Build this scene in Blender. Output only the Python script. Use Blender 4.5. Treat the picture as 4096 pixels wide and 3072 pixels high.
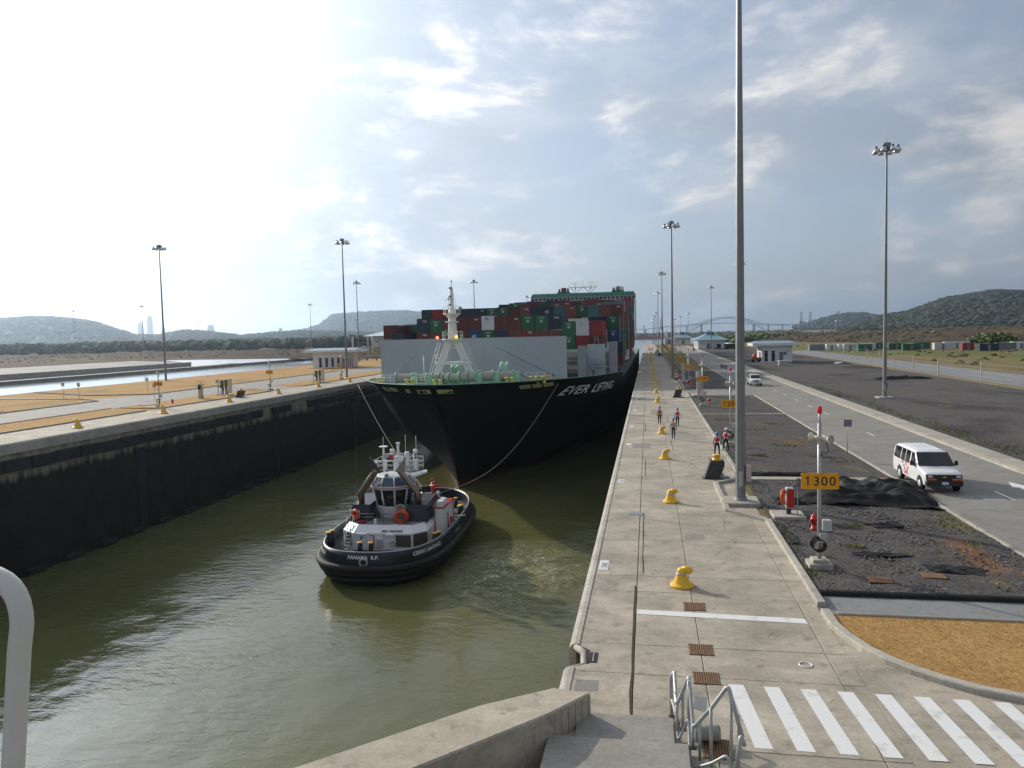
import bpy, math, random
from mathutils import Vector, Matrix, noise
R = math.radians
rnd = random.Random(7)
scene = bpy.context.scene
for o in list(bpy.data.objects): bpy.data.objects.remove(o)
col = scene.collection

# ---------------------------------------------------------------- camera
cd = bpy.data.cameras.new('camera')
cd.sensor_width = 36.0; cd.lens = 26.733
cd.clip_start = 0.1; cd.clip_end = 40000
cam = bpy.data.objects.new('camera', cd); col.objects.link(cam)
CP, CYAW, CROLL = R(3.692), R(10.196), 0.0226
_f = Vector((-math.sin(CYAW)*math.cos(CP), math.cos(CYAW)*math.cos(CP), -math.sin(CP)))
_r = Vector((math.cos(CYAW), math.sin(CYAW), 0)); _u = _r.cross(_f)
_r, _u = _r*math.cos(CROLL)-_u*math.sin(CROLL), _r*math.sin(CROLL)+_u*math.cos(CROLL)
cam.matrix_world = Matrix(((_r.x,_u.x,-_f.x,0),(_r.y,_u.y,-_f.y,0),(_r.z,_u.z,-_f.z,9.2),(0,0,0,1)))
scene.camera = cam

# ---------------------------------------------------------------- light, sky, exposure
SUN_EL, SUN_AZ = R(23), R(50)            # azimuth: degrees to the left of +Y
SUND = Vector((-math.sin(SUN_AZ)*math.cos(SUN_EL), math.cos(SUN_AZ)*math.cos(SUN_EL), math.sin(SUN_EL)))
sl = bpy.data.lights.new('sun', 'SUN'); sl.energy = 3.8; sl.angle = R(0.9); sl.color = (1.0, 0.90, 0.76)
so = bpy.data.objects.new('sun', sl); col.objects.link(so)
so.rotation_euler = SUND.to_track_quat('Z', 'Y').to_euler(); so.location = (-60, 60, 80)
vs = scene.view_settings
vs.view_transform = 'Standard'; vs.look = 'None'; vs.exposure = 0.0; vs.gamma = 1.0; vs.use_curve_mapping = False
scene.cycles.use_denoising = True
scene.cycles.max_bounces = 8; scene.cycles.volume_bounces = 0; scene.cycles.transparent_max_bounces = 8
scene.cycles.sample_clamp_indirect = 6.0

world = bpy.data.worlds.new('World'); scene.world = world; world.use_nodes = True
nt = world.node_tree; nt.nodes.clear(); lk = nt.links.new
class G:
    """tiny node-graph helper"""
    def __init__(s, tree): s.t = tree
    def n(s, typ, **kw):
        nd = s.t.nodes.new(typ)
        for k, v in kw.items():
            if k.startswith('i_'): nd.inputs[int(k[2:]) if k[2:].isdigit() else k[2:].replace('_', ' ')].default_value = v
            else: setattr(nd, k, v)
        return nd
    def l(s, a, b): s.t.links.new(a, b)
    def math(s, op, a, b=None, c=None, clamp=False):
        nd = s.t.nodes.new('ShaderNodeMath'); nd.operation = op; nd.use_clamp = clamp
        for i, x in enumerate((a, b, c)):
            if x is None: continue
            if isinstance(x, (int, float)): nd.inputs[i].default_value = x
            else: s.t.links.new(x, nd.inputs[i])
        return nd.outputs[0]
    def vmath(s, op, a, b=None, scale=None):
        nd = s.t.nodes.new('ShaderNodeVectorMath'); nd.operation = op
        for i, x in enumerate((a, b)):
            if x is None: continue
            if isinstance(x, (tuple, Vector)): nd.inputs[i].default_value = x
            else: s.t.links.new(x, nd.inputs[i])
        if scale is not None:
            if isinstance(scale, (int, float)): nd.inputs['Scale'].default_value = scale
            else: s.t.links.new(scale, nd.inputs['Scale'])
        return nd.outputs['Value'] if op in ('DOT_PRODUCT', 'LENGTH', 'DISTANCE') else nd.outputs[0]
    def noise(s, vec, scale, detail=4, rough=.55, dist=0, dim='3D'):
        nd = s.t.nodes.new('ShaderNodeTexNoise'); nd.noise_dimensions = dim
        nd.inputs['Scale'].default_value = scale; nd.inputs['Detail'].default_value = detail
        nd.inputs['Roughness'].default_value = rough; nd.inputs['Distortion'].default_value = dist
        if vec is not None: s.t.links.new(vec, nd.inputs['Vector'])
        return nd.outputs['Fac']
    def ramp(s, fac, stops, interp='LINEAR'):
        nd = s.t.nodes.new('ShaderNodeValToRGB'); nd.color_ramp.interpolation = interp
        e = nd.color_ramp.elements
        while len(e) < len(stops): e.new(0.5)
        for el, (p, c) in zip(e, stops):
            el.position = p; el.color = (c, c, c, 1) if isinstance(c, (int, float)) else (*c, 1)
        s.t.links.new(fac, nd.inputs[0]); return nd.outputs[0]
    def mix(s, fac, a, b, blend='MIX'):
        nd = s.t.nodes.new('ShaderNodeMix'); nd.data_type = 'RGBA'; nd.blend_type = blend
        for i, x in ((0, fac), (6, a), (7, b)):
            if isinstance(x, (int, float)) and i == 0: nd.inputs[0].default_value = x
            elif isinstance(x, tuple): nd.inputs[i].default_value = (*x, 1) if len(x) == 3 else x
            else: s.t.links.new(x, nd.inputs[i])
        return nd.outputs[2]
g = G(nt)
tc = g.n('ShaderNodeTexCoord'); dr = g.vmath('NORMALIZE', tc.outputs['Generated'])
sky = g.n('ShaderNodeTexSky'); sky.sky_type = 'NISHITA'; sky.sun_disc = False
sky.sun_elevation = SUN_EL; sky.sun_rotation = -SUN_AZ; sky.air_density = 1.0; sky.dust_density = 2.0; sky.altitude = 20
sep = g.n('ShaderNodeSeparateXYZ'); g.l(dr, sep.inputs[0])
zz = g.math('MAXIMUM', sep.outputs[2], 0.0)
sd = g.math('MAXIMUM', g.vmath('DOT_PRODUCT', dr, tuple(SUND)), 0.0)
near = g.math('POWER', sd, 7.0); near2 = g.math('POWER', sd, 30.0); broad = g.math('POWER', sd, 2.0)
# layered cloud: broad soft decks, puffed mid cloud with edges lit from the sun side
cp_ = g.vmath('ADD', g.vmath('MULTIPLY', dr, (1.0, 1.0, 2.3)), (2.9, 6.1, 5.2))
off = g.vmath('ADD', cp_, tuple(SUND*.045))
n1 = g.noise(cp_, 1.7, 6, .55, .25)
n2 = g.noise(cp_, 3.9, 9, .58, .25); n2o = g.noise(off, 3.9, 9, .58, .25)
n3 = g.noise(cp_, 9.5, 6, .6, .2)
deck = g.ramp(n1, [(0.36, 0.0), (0.62, 1.0)], 'EASE')
puff = g.ramp(g.math('ADD', g.math('MULTIPLY', n2, .8), g.math('MULTIPLY', n3, .2)), [(0.42, 0.0), (0.60, 1.0)], 'EASE')
rim = g.math('MULTIPLY', g.math('MULTIPLY', g.math('SUBTRACT', n2, n2o), 9.0, clamp=True), puff)
cover = g.math('ADD', g.math('ADD', .42, g.math('MULTIPLY', deck, .42)), g.math('MULTIPLY', puff, .36), clamp=True)
cover = g.math('ADD', cover, g.math('MULTIPLY', near, .6), clamp=True)
bright = g.math('ADD', g.math('ADD', 4.3, g.math('MULTIPLY', broad, 4.3)), g.math('MULTIPLY', near, 4.2))
bright = g.math('ADD', bright, g.math('MULTIPLY', near2, 34.0))
bright = g.math('SUBTRACT', bright, g.math('MULTIPLY', deck, g.math('SUBTRACT', 1.0, puff, clamp=True)))
bright = g.math('ADD', bright, g.math('MULTIPLY', rim, g.math('ADD', 1.5, g.math('MULTIPLY', broad, 3.0))))
bright = g.math('ADD', bright, g.math('MULTIPLY', puff, .45))
tint = g.mix(g.math('MULTIPLY', rim, 1.0, clamp=True), (0.855, 0.945, 1.07), (1.05, 1.0, 0.96))
cc = g.vmath('SCALE', tint, None, scale=bright)
skb = g.vmath('MULTIPLY', sky.outputs[0], (0.95, 1.08, 1.28))
hz = g.math('POWER', g.math('SUBTRACT', 1.0, zz), 11.0)
skc = g.mix(cover, skb, cc)
hcol = g.vmath('SCALE', g.mix(near, (0.84, 0.96, 1.12), (1.05, 1.0, 0.93)), None, scale=g.math('ADD', g.math('ADD', 3.0, g.math('MULTIPLY', broad, 4.2)), g.math('MULTIPLY', near, 5.0)))
skc = g.mix(g.math('MULTIPLY', hz, .6), skc, hcol)
bg = g.n('ShaderNodeBackground'); bg.inputs['Strength'].default_value = 0.1
g.l(skc, bg.inputs['Color'])
ow = g.n('ShaderNodeOutputWorld'); g.l(bg.outputs[0], ow.inputs['Surface'])

# ---------------------------------------------------------------- mesh helpers
class MB:
    def __init__(s): s.v = []; s.f = []; s.m = []; s.s = []
    def add(s, vs, fs, mi=0, smooth=False):
        o = len(s.v); s.v.extend([tuple(x) for x in vs])
        for f in fs: s.f.append(tuple(i+o for i in f)); s.m.append(mi); s.s.append(smooth)
        return s
    def bx(s, x0, x1, y0, y1, z0, z1, mi=0):
        return s.add([(x0,y0,z0),(x1,y0,z0),(x1,y1,z0),(x0,y1,z0),(x0,y0,z1),(x1,y0,z1),(x1,y1,z1),(x0,y1,z1)],
              [(3,2,1,0),(4,5,6,7),(0,1,5,4),(1,2,6,5),(2,3,7,6),(3,0,4,7)], mi)
    def cbx(s, x0, x1, y0, y1, z0, z1, c=.03, mi=0):
        """box with chamfered top edges and vertical corners"""
        P = lambda d, z: [(x0+d,y0,z),(x1-d,y0,z),(x1,y0+d,z),(x1,y1-d,z),(x1-d,y1,z),(x0+d,y1,z),(x0,y1-d,z),(x0,y0+d,z)]
        a, b = P(c, z0), P(c, z1-c)
        t = [(x0+c,y0+c,z1),(x1-c,y0+c,z1),(x1-c,y0+c,z1),(x1-c,y1-c,z1),(x1-c,y1-c,z1),(x0+c,y1-c,z1),(x0+c,y1-c,z1),(x0+c,y0+c,z1)]
        vs = a+b+t; fs = []
        for i in range(8):
            j = (i+1) % 8; fs.append((i, j, 8+j, 8+i))
            if i % 2 == 0: fs.append((8+i, 8+j, 16+j, 16+i))
            else: fs.append((8+i, 8+j, 16+i))
        fs.append((16, 17, 19, 21)); fs.append(tuple(range(7, -1, -1)))
        return s.add(vs, fs, mi)
    def rbox(s, c, size, rz=0, mi=0, rx=0):
        o = MB().bx(-size[0]/2, size[0]/2, -size[1]/2, size[1]/2, -size[2]/2, size[2]/2)
        M = Matrix.Rotation(rz, 3, 'Z') @ Matrix.Rotation(rx, 3, 'X')
        return s.add([M @ Vector(v) + Vector(c) for v in o.v], o.f, mi)
    def tube(s, path, r, n=8, mi=0, caps=True, smooth=True):
        pts = [Vector(p) for p in path]; rs = r if isinstance(r, (list, tuple)) else [r]*len(pts)
        vs = []; up = None
        for i, p in enumerate(pts):
            a = pts[max(i-1, 0)]; b = pts[min(i+1, len(pts)-1)]; t = (b-a)
            if t.length < 1e-9: t = Vector((0,0,1))
            t.normalize()
            if up is None: up = Vector((0,0,1)) if abs(t.z) < .95 else Vector((1,0,0))
            x = up.cross(t)
            if x.length < 1e-5: x = Vector((1,0,0)).cross(t)
            x.normalize(); y = t.cross(x); up = y
            for k in range(n):
                q = 2*math.pi*k/n; vs.append(p + (x*math.cos(q)+y*math.sin(q))*rs[i])
        fs = []
        for i in range(len(pts)-1):
            for k in range(n):
                k2 = (k+1) % n; fs.append((i*n+k, i*n+k2, (i+1)*n+k2, (i+1)*n+k))
        s.add(vs, fs, mi, smooth)
        if caps:
            o = len(s.v)-len(vs)
            s.f.append(tuple(o+k for k in range(n-1, -1, -1))); s.m.append(mi); s.s.append(False)
            s.f.append(tuple(o+(len(pts)-1)*n+k for k in range(n))); s.m.append(mi); s.s.append(False)
        return s
    def cyl(s, p0, p1, r0, r1=None, n=12, mi=0, smooth=True): return s.tube([p0, p1], [r0, r0 if r1 is None else r1], n, mi, True, smooth)
    def lathe(s, prof, c=(0,0,0), n=16, mi=0, M=None, smooth=True):
        vs = []; fs = []
        for r, z in prof:
            for k in range(n):
                a = 2*math.pi*k/n; v = Vector((r*math.cos(a), r*math.sin(a), z))
                if M is not None: v = M @ v
                vs.append(v+Vector(c))
        for i in range(len(prof)-1):
            for k in range(n):
                k2 = (k+1) % n; fs.append((i*n+k, i*n+k2, (i+1)*n+k2, (i+1)*n+k))
        s.add(vs, fs, mi, smooth)
        o = len(s.v)-len(vs)
        s.f.append(tuple(o+k for k in range(n-1, -1, -1))); s.m.append(mi); s.s.append(False)
        s.f.append(tuple(o+(len(prof)-1)*n+k for k in range(n))); s.m.append(mi); s.s.append(False)
        return s
    def prism(s, poly, z0, z1, mi=0):
        n = len(poly); a = sum(poly[i][0]*poly[(i+1)%n][1]-poly[(i+1)%n][0]*poly[i][1] for i in range(n))
        if a < 0: poly = poly[::-1]
        vs = [(x,y,z0) for x,y in poly]+[(x,y,z1) for x,y in poly]
        return s.add(vs, [tuple(range(n-1,-1,-1)), tuple(range(n,2*n))]+[(i,(i+1)%n,n+(i+1)%n,n+i) for i in range(n)], mi)
    def quad(s, a, b, c, d, mi=0): return s.add([a,b,c,d], [(0,1,2,3)], mi)
    def torus(s, c, R0, r, n=20, m=8, M=None, mi=0):
        vs = []; fs = []
        for i in range(n):
            a = 2*math.pi*i/n
            for k in range(m):
                b = 2*math.pi*k/m; v = Vector(((R0+r*math.cos(b))*math.cos(a), (R0+r*math.cos(b))*math.sin(a), r*math.sin(b)))
                if M is not None: v = M @ v
                vs.append(v+Vector(c))
        for i in range(n):
            for k in range(m):
                fs.append((i*m+k, ((i+1)%n)*m+k, ((i+1)%n)*m+(k+1)%m, i*m+(k+1)%m))
        return s.add(vs, fs, mi, True)
    def blob(s, c, r, mi=0, sq=1.0):
        t = (1+5**.5)/2
        V = [(-1,t,0),(1,t,0),(-1,-t,0),(1,-t,0),(0,-1,t),(0,1,t),(0,-1,-t),(0,1,-t),(t,0,-1),(t,0,1),(-t,0,-1),(-t,0,1)]
        F = [(0,11,5),(0,5,1),(0,1,7),(0,7,10),(0,10,11),(1,5,9),(5,11,4),(11,10,2),(10,7,6),(7,1,8),(3,9,4),(3,4,2),(3,2,6),(3,6,8),(3,8,9),(4,9,5),(2,4,11),(6,2,10),(8,6,7),(9,8,1)]
        q = rnd.random()*6.28; ca, sa = math.cos(q), math.sin(q); vs = []
        for x, y, z in V:
            k = r/1.9*rnd.uniform(.7, 1.3); x, y = x*ca-y*sa, x*sa+y*ca
            vs.append((c[0]+x*k, c[1]+y*k, c[2]+z*k*sq))
        return s.add(vs, F, mi)
    def mesh(s, name, mats):
        me = bpy.data.meshes.new(name); me.from_pydata(s.v, [], s.f)
        for m in (mats if isinstance(mats, (list, tuple)) else [mats]): me.materials.append(M_[m] if isinstance(m, str) else m)
        me.polygons.foreach_set('material_index', s.m); me.polygons.foreach_set('use_smooth', s.s)
        me.update(); return me
    def build(s, name, mats, parent=None, loc=None, rz=0):
        o = bpy.data.objects.new(name, s.mesh(name, mats)); col.objects.link(o)
        if parent is not None: o.parent = parent
        if loc is not None: o.location = loc
        if rz: o.rotation_euler.z = rz
        return o
M_ = {}
def tag(o, label=None, cat=None, group=None, kind=None):
    if label: o['label'] = label
    if cat: o['category'] = cat
    if group: o['group'] = group
    if kind: o['kind'] = kind
    return o
def thing(name, label, cat, loc=(0,0,0), rz=0, group=None):
    o = bpy.data.objects.new(name, None); o.empty_display_size = .3; col.objects.link(o)
    o.location = loc; o.rotation_euler.z = rz
    return tag(o, label, cat, group)
def struct(o): o['kind'] = 'structure'; return o
def kids(o): return [c for c in bpy.data.objects if c.parent == o]
def copy_tree(o, parent=None, cache={}):
    c = o.copy(); col.objects.link(c); c.parent = parent
    ch = cache.get(o.name)
    if ch is None: ch = cache[o.name] = [k for k in bpy.data.objects if k.parent == o]
    for k in ch: copy_tree(k, c)
    return c
def obj(name, me, parent=None, loc=None, rz=0):
    o = bpy.data.objects.new(name, me); col.objects.link(o)
    if parent is not None: o.parent = parent
    if loc is not None: o.location = loc
    if rz: o.rotation_euler.z = rz
    return o
def text_geo(s, size, shear=0, spacing=1.0, bold=0.0):
    """flat lettering as (verts2d, faces), origin at left baseline"""
    cu = bpy.data.curves.new('lettering', 'FONT'); cu.body = s; cu.size = size; cu.shear = shear
    cu.space_character = spacing; cu.offset = bold; cu.resolution_u = 3
    ob = bpy.data.objects.new('lettering', cu); col.objects.link(ob)
    dg = bpy.context.evaluated_depsgraph_get(); me = ob.evaluated_get(dg).to_mesh()
    vs = [(v.co.x, v.co.y) for v in me.vertices]; fs = [tuple(p.vertices) for p in me.polygons]
    ob.evaluated_get(dg).to_mesh_clear(); bpy.data.objects.remove(ob); bpy.data.curves.remove(cu)
    return vs, fs
def text_on(mb, s, size, fn, shear=0, spacing=1.0, bold=0.0, center=False, mi=0):
    vs, fs = text_geo(s, size, shear, spacing, bold)
    w = max(v[0] for v in vs); off = w/2 if center else 0
    mb.add([fn(x-off, y) for x, y in vs], fs, mi); return w
def lerp_tab(tab, x):
    if x <= tab[0][0]: return tab[0][1]
    for (a, b), (c, d) in zip(tab, tab[1:]):
        if x <= c: return b+(d-b)*(x-a)/(c-a)
    return tab[-1][1]

# ---------------------------------------------------------------- materials
def mat(name, c, rough=.6, var=.0, scale=3.0, spec=.5, metal=0, bump=0, bscale=None, world=False, c2=None, lo=.35, hi=.65, coat=0, rand=0):
    m = bpy.data.materials.new(name); m.use_nodes = True; t = m.node_tree; b = t.nodes['Principled BSDF']; gg = G(t)
    b.inputs['Roughness'].default_value = rough; b.inputs['Metallic'].default_value = metal
    b.inputs['Specular IOR Level'].default_value = spec
    if coat: b.inputs['Coat Weight'].default_value = coat; b.inputs['Coat Roughness'].default_value = .08
    b.inputs['Base Color'].default_value = (*c, 1)
    if var or c2 or bump or rand:
        vec = gg.n('ShaderNodeNewGeometry').outputs['Position'] if world else gg.n('ShaderNodeTexCoord').outputs['Object']
        nf = gg.noise(vec, scale, 7, .62)
        if c2: cc_ = gg.mix(gg.ramp(nf, [(lo, 0.0), (hi, 1.0)]), c, c2)
        else:
            k0, k1 = 1-var, 1+var
            cc_ = gg.mix(gg.ramp(nf, [(.3, 0.0), (.7, 1.0)]), tuple(x*k0 for x in c), tuple(x*k1 for x in c))
        if rand:
            oi = gg.n('ShaderNodeObjectInfo'); rr = gg.math('ADD', 1-rand, gg.math('MULTIPLY', oi.outputs['Random'], 2*rand))
            cc_ = gg.vmath('SCALE', cc_, None, scale=rr)
        gg.l(cc_, b.inputs['Base Color'])
        if bump:
            bn = gg.n('ShaderNodeBump'); bn.inputs['Strength'].default_value = bump; bn.inputs['Distance'].default_value = .02
            gg.l(gg.noise(vec, bscale or scale*4, 5, .6), bn.inputs['Height']); gg.l(bn.outputs[0], b.inputs['Normal'])
    M_[name] = m; return m
def concrete(name, c, dark=.55, stain=(.16,.12,.08), rand=.08, rough=.85, bl=1.0):
    m = bpy.data.materials.new(name); m.use_nodes = True; t = m.node_tree; b = t.nodes['Principled BSDF']; gg = G(t)
    pos = gg.n('ShaderNodeNewGeometry').outputs['Position']
    st = gg.vmath('MULTIPLY', pos, (0.8, 1.15, 1.0))
    big = gg.noise(pos, .22, 5, .6); mid = gg.noise(st, .55, 8, .70, .5); fine = gg.noise(pos, 9, 5, .7); spot = gg.noise(pos, 2.3, 3, .5)
    a = gg.mix(gg.ramp(mid, [(.30, 0.0), (.68, 1.0)]), tuple(x*dark for x in c), tuple(x*1.08 for x in c))
    a = gg.mix(gg.math('MULTIPLY', gg.ramp(big, [(.45, 0.0), (.7, 1.0)]), .45), a, tuple(x*.62 for x in c))
    a = gg.mix(gg.math('MULTIPLY', gg.ramp(spot, [(.58, 0.0), (.72, 1.0)]), .45), a, stain)
    a = gg.mix(.28, a, gg.ramp(fine, [(.3, .12), (.7, .62)]), 'OVERLAY')
    oi = gg.n('ShaderNodeObjectInfo'); a = gg.vmath('SCALE', a, None, scale=gg.math('ADD', 1-rand, gg.math('MULTIPLY', oi.outputs['Random'], 2*rand)))
    gg.l(a, b.inputs['Base Color']); b.inputs['Roughness'].default_value = rough; b.inputs['Specular IOR Level'].default_value = .3
    bn = gg.n('ShaderNodeBump'); bn.inputs['Strength'].default_value = .35*bl; bn.inputs['Distance'].default_value = .02
    gg.l(gg.math('ADD', gg.noise(pos, 14, 4, .6), mid), bn.inputs['Height']); gg.l(bn.outputs[0], b.inputs['Normal'])
    M_[name] = m; return m
concrete('slab', (.49,.435,.345), .52); concrete('coping', (.50,.47,.41), .7); concrete('kerb', (.47,.44,.37), .7); concrete('road', (.30,.285,.255), .74, rand=.03)
concrete('parapet', (.54,.48,.38), .55); concrete('joint', (.10,.085,.06), .6); concrete('lining', (.40,.38,.35), .7); concrete('lane', (.27,.275,.275), .8)
concrete('step', (.34,.32,.28), .75)
def lockwall():
    m = bpy.data.materials.new('lockwall'); m.use_nodes = True; t = m.node_tree; b = t.nodes['Principled BSDF']; gg = G(t)
    pos = gg.n('ShaderNodeNewGeometry').outputs['Position']; sp = gg.n('ShaderNodeSeparateXYZ'); gg.l(pos, sp.inputs[0])
    st = gg.vmath('MULTIPLY', pos, (1, 1.2, .25)); n = gg.noise(st, .9, 6, .65); n2 = gg.noise(pos, .5, 5, .6)
    k = gg.math('ADD', sp.outputs[2], gg.math('MULTIPLY', gg.math('SUBTRACT', n, .5), 2.4))
    k = gg.math('MULTIPLY', gg.math('ADD', k, 3.7), 1.2, clamp=True)
    dry = gg.mix(gg.ramp(n, [(.3, 0.0), (.7, 1.0)]), (.17,.155,.115), (.40,.375,.30))
    wet = gg.mix(gg.ramp(n2, [(.35, 0.0), (.65, 1.0)]), (.006,.0055,.004), (.015,.013,.009))
    gg.l(gg.mix(k, wet, dry), b.inputs['Base Color']); b.inputs['Roughness'].default_value = .75
    b.inputs['Specular IOR Level'].default_value = .25
    bn = gg.n('ShaderNodeBump'); bn.inputs['Strength'].default_value = .5; bn.inputs['Distance'].default_value = .05
    gg.l(gg.noise(pos, 3, 5, .6), bn.inputs['Height']); gg.l(bn.outputs[0], b.inputs['Normal']); M_['lockwall'] = m
lockwall()
def earth(name, base, base2, patches, scale=.5, fine=12, bump=.6):
    """ground: two-tone base plus ragged patches [(colour, noise scale, lo, hi, seed)]"""
    m = bpy.data.materials.new(name); m.use_nodes = True; t = m.node_tree; b = t.nodes['Principled BSDF']; gg = G(t)
    pos = gg.n('ShaderNodeNewGeometry').outputs['Position']
    nf = gg.noise(pos, fine, 6, .75); nb = gg.noise(pos, scale, 6, .6)
    a = gg.mix(gg.ramp(nf, [(.34, 0.0), (.66, 1.0)]), base, base2)
    a = gg.mix(gg.math('MULTIPLY', nb, .45), a, tuple(x*.55 for x in base))
    for c, sc, lo, hi, sd_ in patches:
        v = gg.vmath('ADD', pos, (sd_*13.7, sd_*7.1, 0)); v = gg.vmath('MULTIPLY', v, (1.0, .55, 1))
        k = gg.ramp(gg.math('ADD', gg.math('MULTIPLY', gg.noise(v, sc, 6, .6, .3), .8), gg.math('MULTIPLY', gg.noise(pos, fine*.6, 4, .7), .2)), [(lo, 0.0), (hi, 1.0)])
        cv = gg.mix(gg.ramp(nf, [(.3, 0.0), (.7, 1.0)]), tuple(x*.55 for x in c), tuple(x*1.25 for x in c))
        a = gg.mix(k, a, cv)
    gg.l(a, b.inputs['Base Color']); b.inputs['Roughness'].default_value = .95; b.inputs['Specular IOR Level'].default_value = .12
    bn = gg.n('ShaderNodeBump'); bn.inputs['Strength'].default_value = bump; bn.inputs['Distance'].default_value = .04
    gg.l(nf, bn.inputs['Height']); gg.l(bn.outputs[0], b.inputs['Normal']); M_[name] = m
GREEN, OCHRE, RUST = (.10,.125,.035), (.20,.16,.065), (.22,.10,.04)
earth('gravel', (.045,.042,.043), (.175,.158,.148), [(OCHRE, .42, .575, .66, 1), (GREEN, .5, .60, .68, 2), (RUST, .22, .60, .70, 3)], fine=7)
earth('gravel_field', (.060,.056,.056), (.185,.168,.155), [((.05,.047,.045), .08, .5, .62, 7), (GREEN, .13, .60, .68, 4), (OCHRE, .2, .62, .68, 5)], fine=5)
earth('drygrass', (.40,.235,.085), (.56,.355,.145), [((.33,.19,.075), .9, .54, .70, 6), ((.46,.32,.10), .3, .56, .70, 8)], fine=7)
earth('drygrass2', (.40,.22,.06), (.55,.32,.095), [((.30,.20,.06), .12, .5, .62, 6), ((.22,.10,.04), .3, .62, .68, 9)], fine=5, scale=.2)
earth('field', (.16,.13,.06), (.27,.21,.09), [((.13,.15,.04), .03, .48, .58, 1), ((.25,.12,.05), .02, .55, .62, 2), ((.14,.12,.10), .05, .6, .66, 3)], fine=2, scale=.1)
earth('bank', (.052,.034,.023), (.100,.068,.043), [((.13,.105,.045), .05, .5, .62, 1), ((.10,.11,.04), .09, .60, .66, 3)], fine=1.2, scale=.1)
earth('plain', (.09,.09,.045), (.15,.14,.07), [((.06,.075,.03), .01, .45, .55, 1)], fine=.3, scale=.02)

def watermat():
    m = bpy.data.materials.new('water'); m.use_nodes = True; t = m.node_tree; b = t.nodes['Principled BSDF']; gg = G(t)
    pos = gg.n('ShaderNodeNewGeometry').outputs['Position']
    n0 = gg.noise(pos, .06, 4, .6)
    # thruster wash beside the tug: churned, paler, foamy patch
    wx = gg.vmath('LENGTH', gg.vmath('MULTIPLY', gg.vmath('SUBTRACT', pos, (-12.5, 70.5, -13.2)), (.16, .12, 1)))
    wn = gg.noise(pos, .35, 6, .65, 1.2)
    wash = gg.math('MULTIPLY', gg.math('SUBTRACT', 1.5, wx, clamp=True), gg.ramp(wn, [(.34, 0.0), (.56, 1.0)]), clamp=True)
    foam = gg.math('MULTIPLY', gg.math('SUBTRACT', 1.3, wx, clamp=True), gg.ramp(gg.noise(pos, .8, 9, .75, 2.4), [(.53, 0.0), (.63, 1.0)]), clamp=True)
    c = gg.mix(gg.ramp(n0, [(.35, 0.0), (.65, 1.0)]), (.094,.094,.036), (.132,.130,.050))
    c = gg.mix(gg.math('MULTIPLY', wash, .9), c, (.25,.245,.11)); c = gg.mix(foam, c, (.62,.62,.54))
    gg.l(c, b.inputs['Base Color']); b.inputs['IOR'].default_value = 1.333; b.inputs['Specular IOR Level'].default_value = .5
    gg.l(gg.math('ADD', .04, gg.math('MULTIPLY', foam, .5)), b.inputs['Roughness'])
    st = gg.vmath('MULTIPLY', pos, (.8, 1.7, 1)); calm = gg.ramp(gg.noise(pos, .045, 3, .5), [(.40, .25), (.62, 1.0)])
    w1 = gg.noise(st, .9, 3, .5, .6); w2 = gg.noise(st, 3.4, 4, .55, .4); w3 = gg.noise(pos, .22, 2, .5)
    hgt = gg.math('ADD', gg.math('MULTIPLY', w1, .20), gg.math('MULTIPLY', w2, .06))
    hgt = gg.math('MULTIPLY', hgt, calm)
    hgt = gg.math('ADD', hgt, gg.math('MULTIPLY', w3, .30)); hgt = gg.math('ADD', hgt, gg.math('MULTIPLY', gg.math('MULTIPLY', wash, wn), 1.2))
    bn = gg.n('ShaderNodeBump'); bn.inputs['Strength'].default_value = .44; bn.inputs['Distance'].default_value = 1.0
    gg.l(hgt, bn.inputs['Height']); gg.l(bn.outputs[0], b.inputs['Normal']); M_['water'] = m
    m2 = mat('seawater', (.10,.11,.09), .12, bump=.2, bscale=.5, world=True); 
watermat()
mat('white_paint', (.72,.71,.69), .65, .10, 1.6, world=True, c2=(.44,.42,.38), lo=.56, hi=.74); mat('white_metal', (.78,.78,.76), .38, .05, 1.5); mat('galv', (.42,.43,.43), .45, .18, 4, metal=.35)
mat('galv_pole', (.235,.235,.24), .5, .10, .8, metal=.4); mat('rail_paint', (.62,.60,.56), .35, .06, 5); mat('black', (.012,.012,.013), .5, .2, 2); mat('rubber', (.010,.010,.011), .75, .3, 2)
mat('yellow', (.80,.46,.02), .40, .12, 5, bump=.05, c2=(.62,.36,.03), lo=.55, hi=.75); mat('amber', (.78,.34,.008), .45, .05, 2); mat('dark_steel', (.035,.037,.04), .55, .3, 3)
mat('red', (.48,.02,.015), .35, .1, 3); mat('red_lens', (.75,.01,.01), .15); mat('orange', (.70,.09,.02), .5, .1, 4); mat('glass', (.012,.016,.018), .06, spec=.6); mat('glass_blue', (.05,.09,.13), .08, spec=.7)
mat('rust_grate', (.20,.105,.050), .7, .3, 8); mat('grate_void', (.02,.018,.015), .9)
mat('wall_white', (.72,.72,.74), .7, .05, .6); mat('roof_blue', (.16,.28,.36), .45, .10, .8); mat('roof_dkblue', (.03,.07,.16), .45, .1, 1); mat('door_grey', (.16,.19,.21), .5, .1, 1)
mat('tarp', (.012,.011,.010), .5, .4, 3, spec=.2, bump=.4, bscale=12); mat('wood', (.22,.16,.10), .8, .2, 5); mat('cream', (.62,.58,.44), .6, .05, 2)
mat('ltgrey', (.45,.46,.46), .5, .06, 2); mat('pedestal', (.50,.42,.38), .6, .05, 2); mat('cable', (.012,.012,.012), .5); mat('tin', (.55,.60,.64), .35, .1, 2, metal=.3)
mat('bolt', (.05,.05,.05), .6); concrete('patch', (.30,.28,.25), .75); mat('slot_dirt', (.045,.032,.02), .95, .4, 4)

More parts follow.
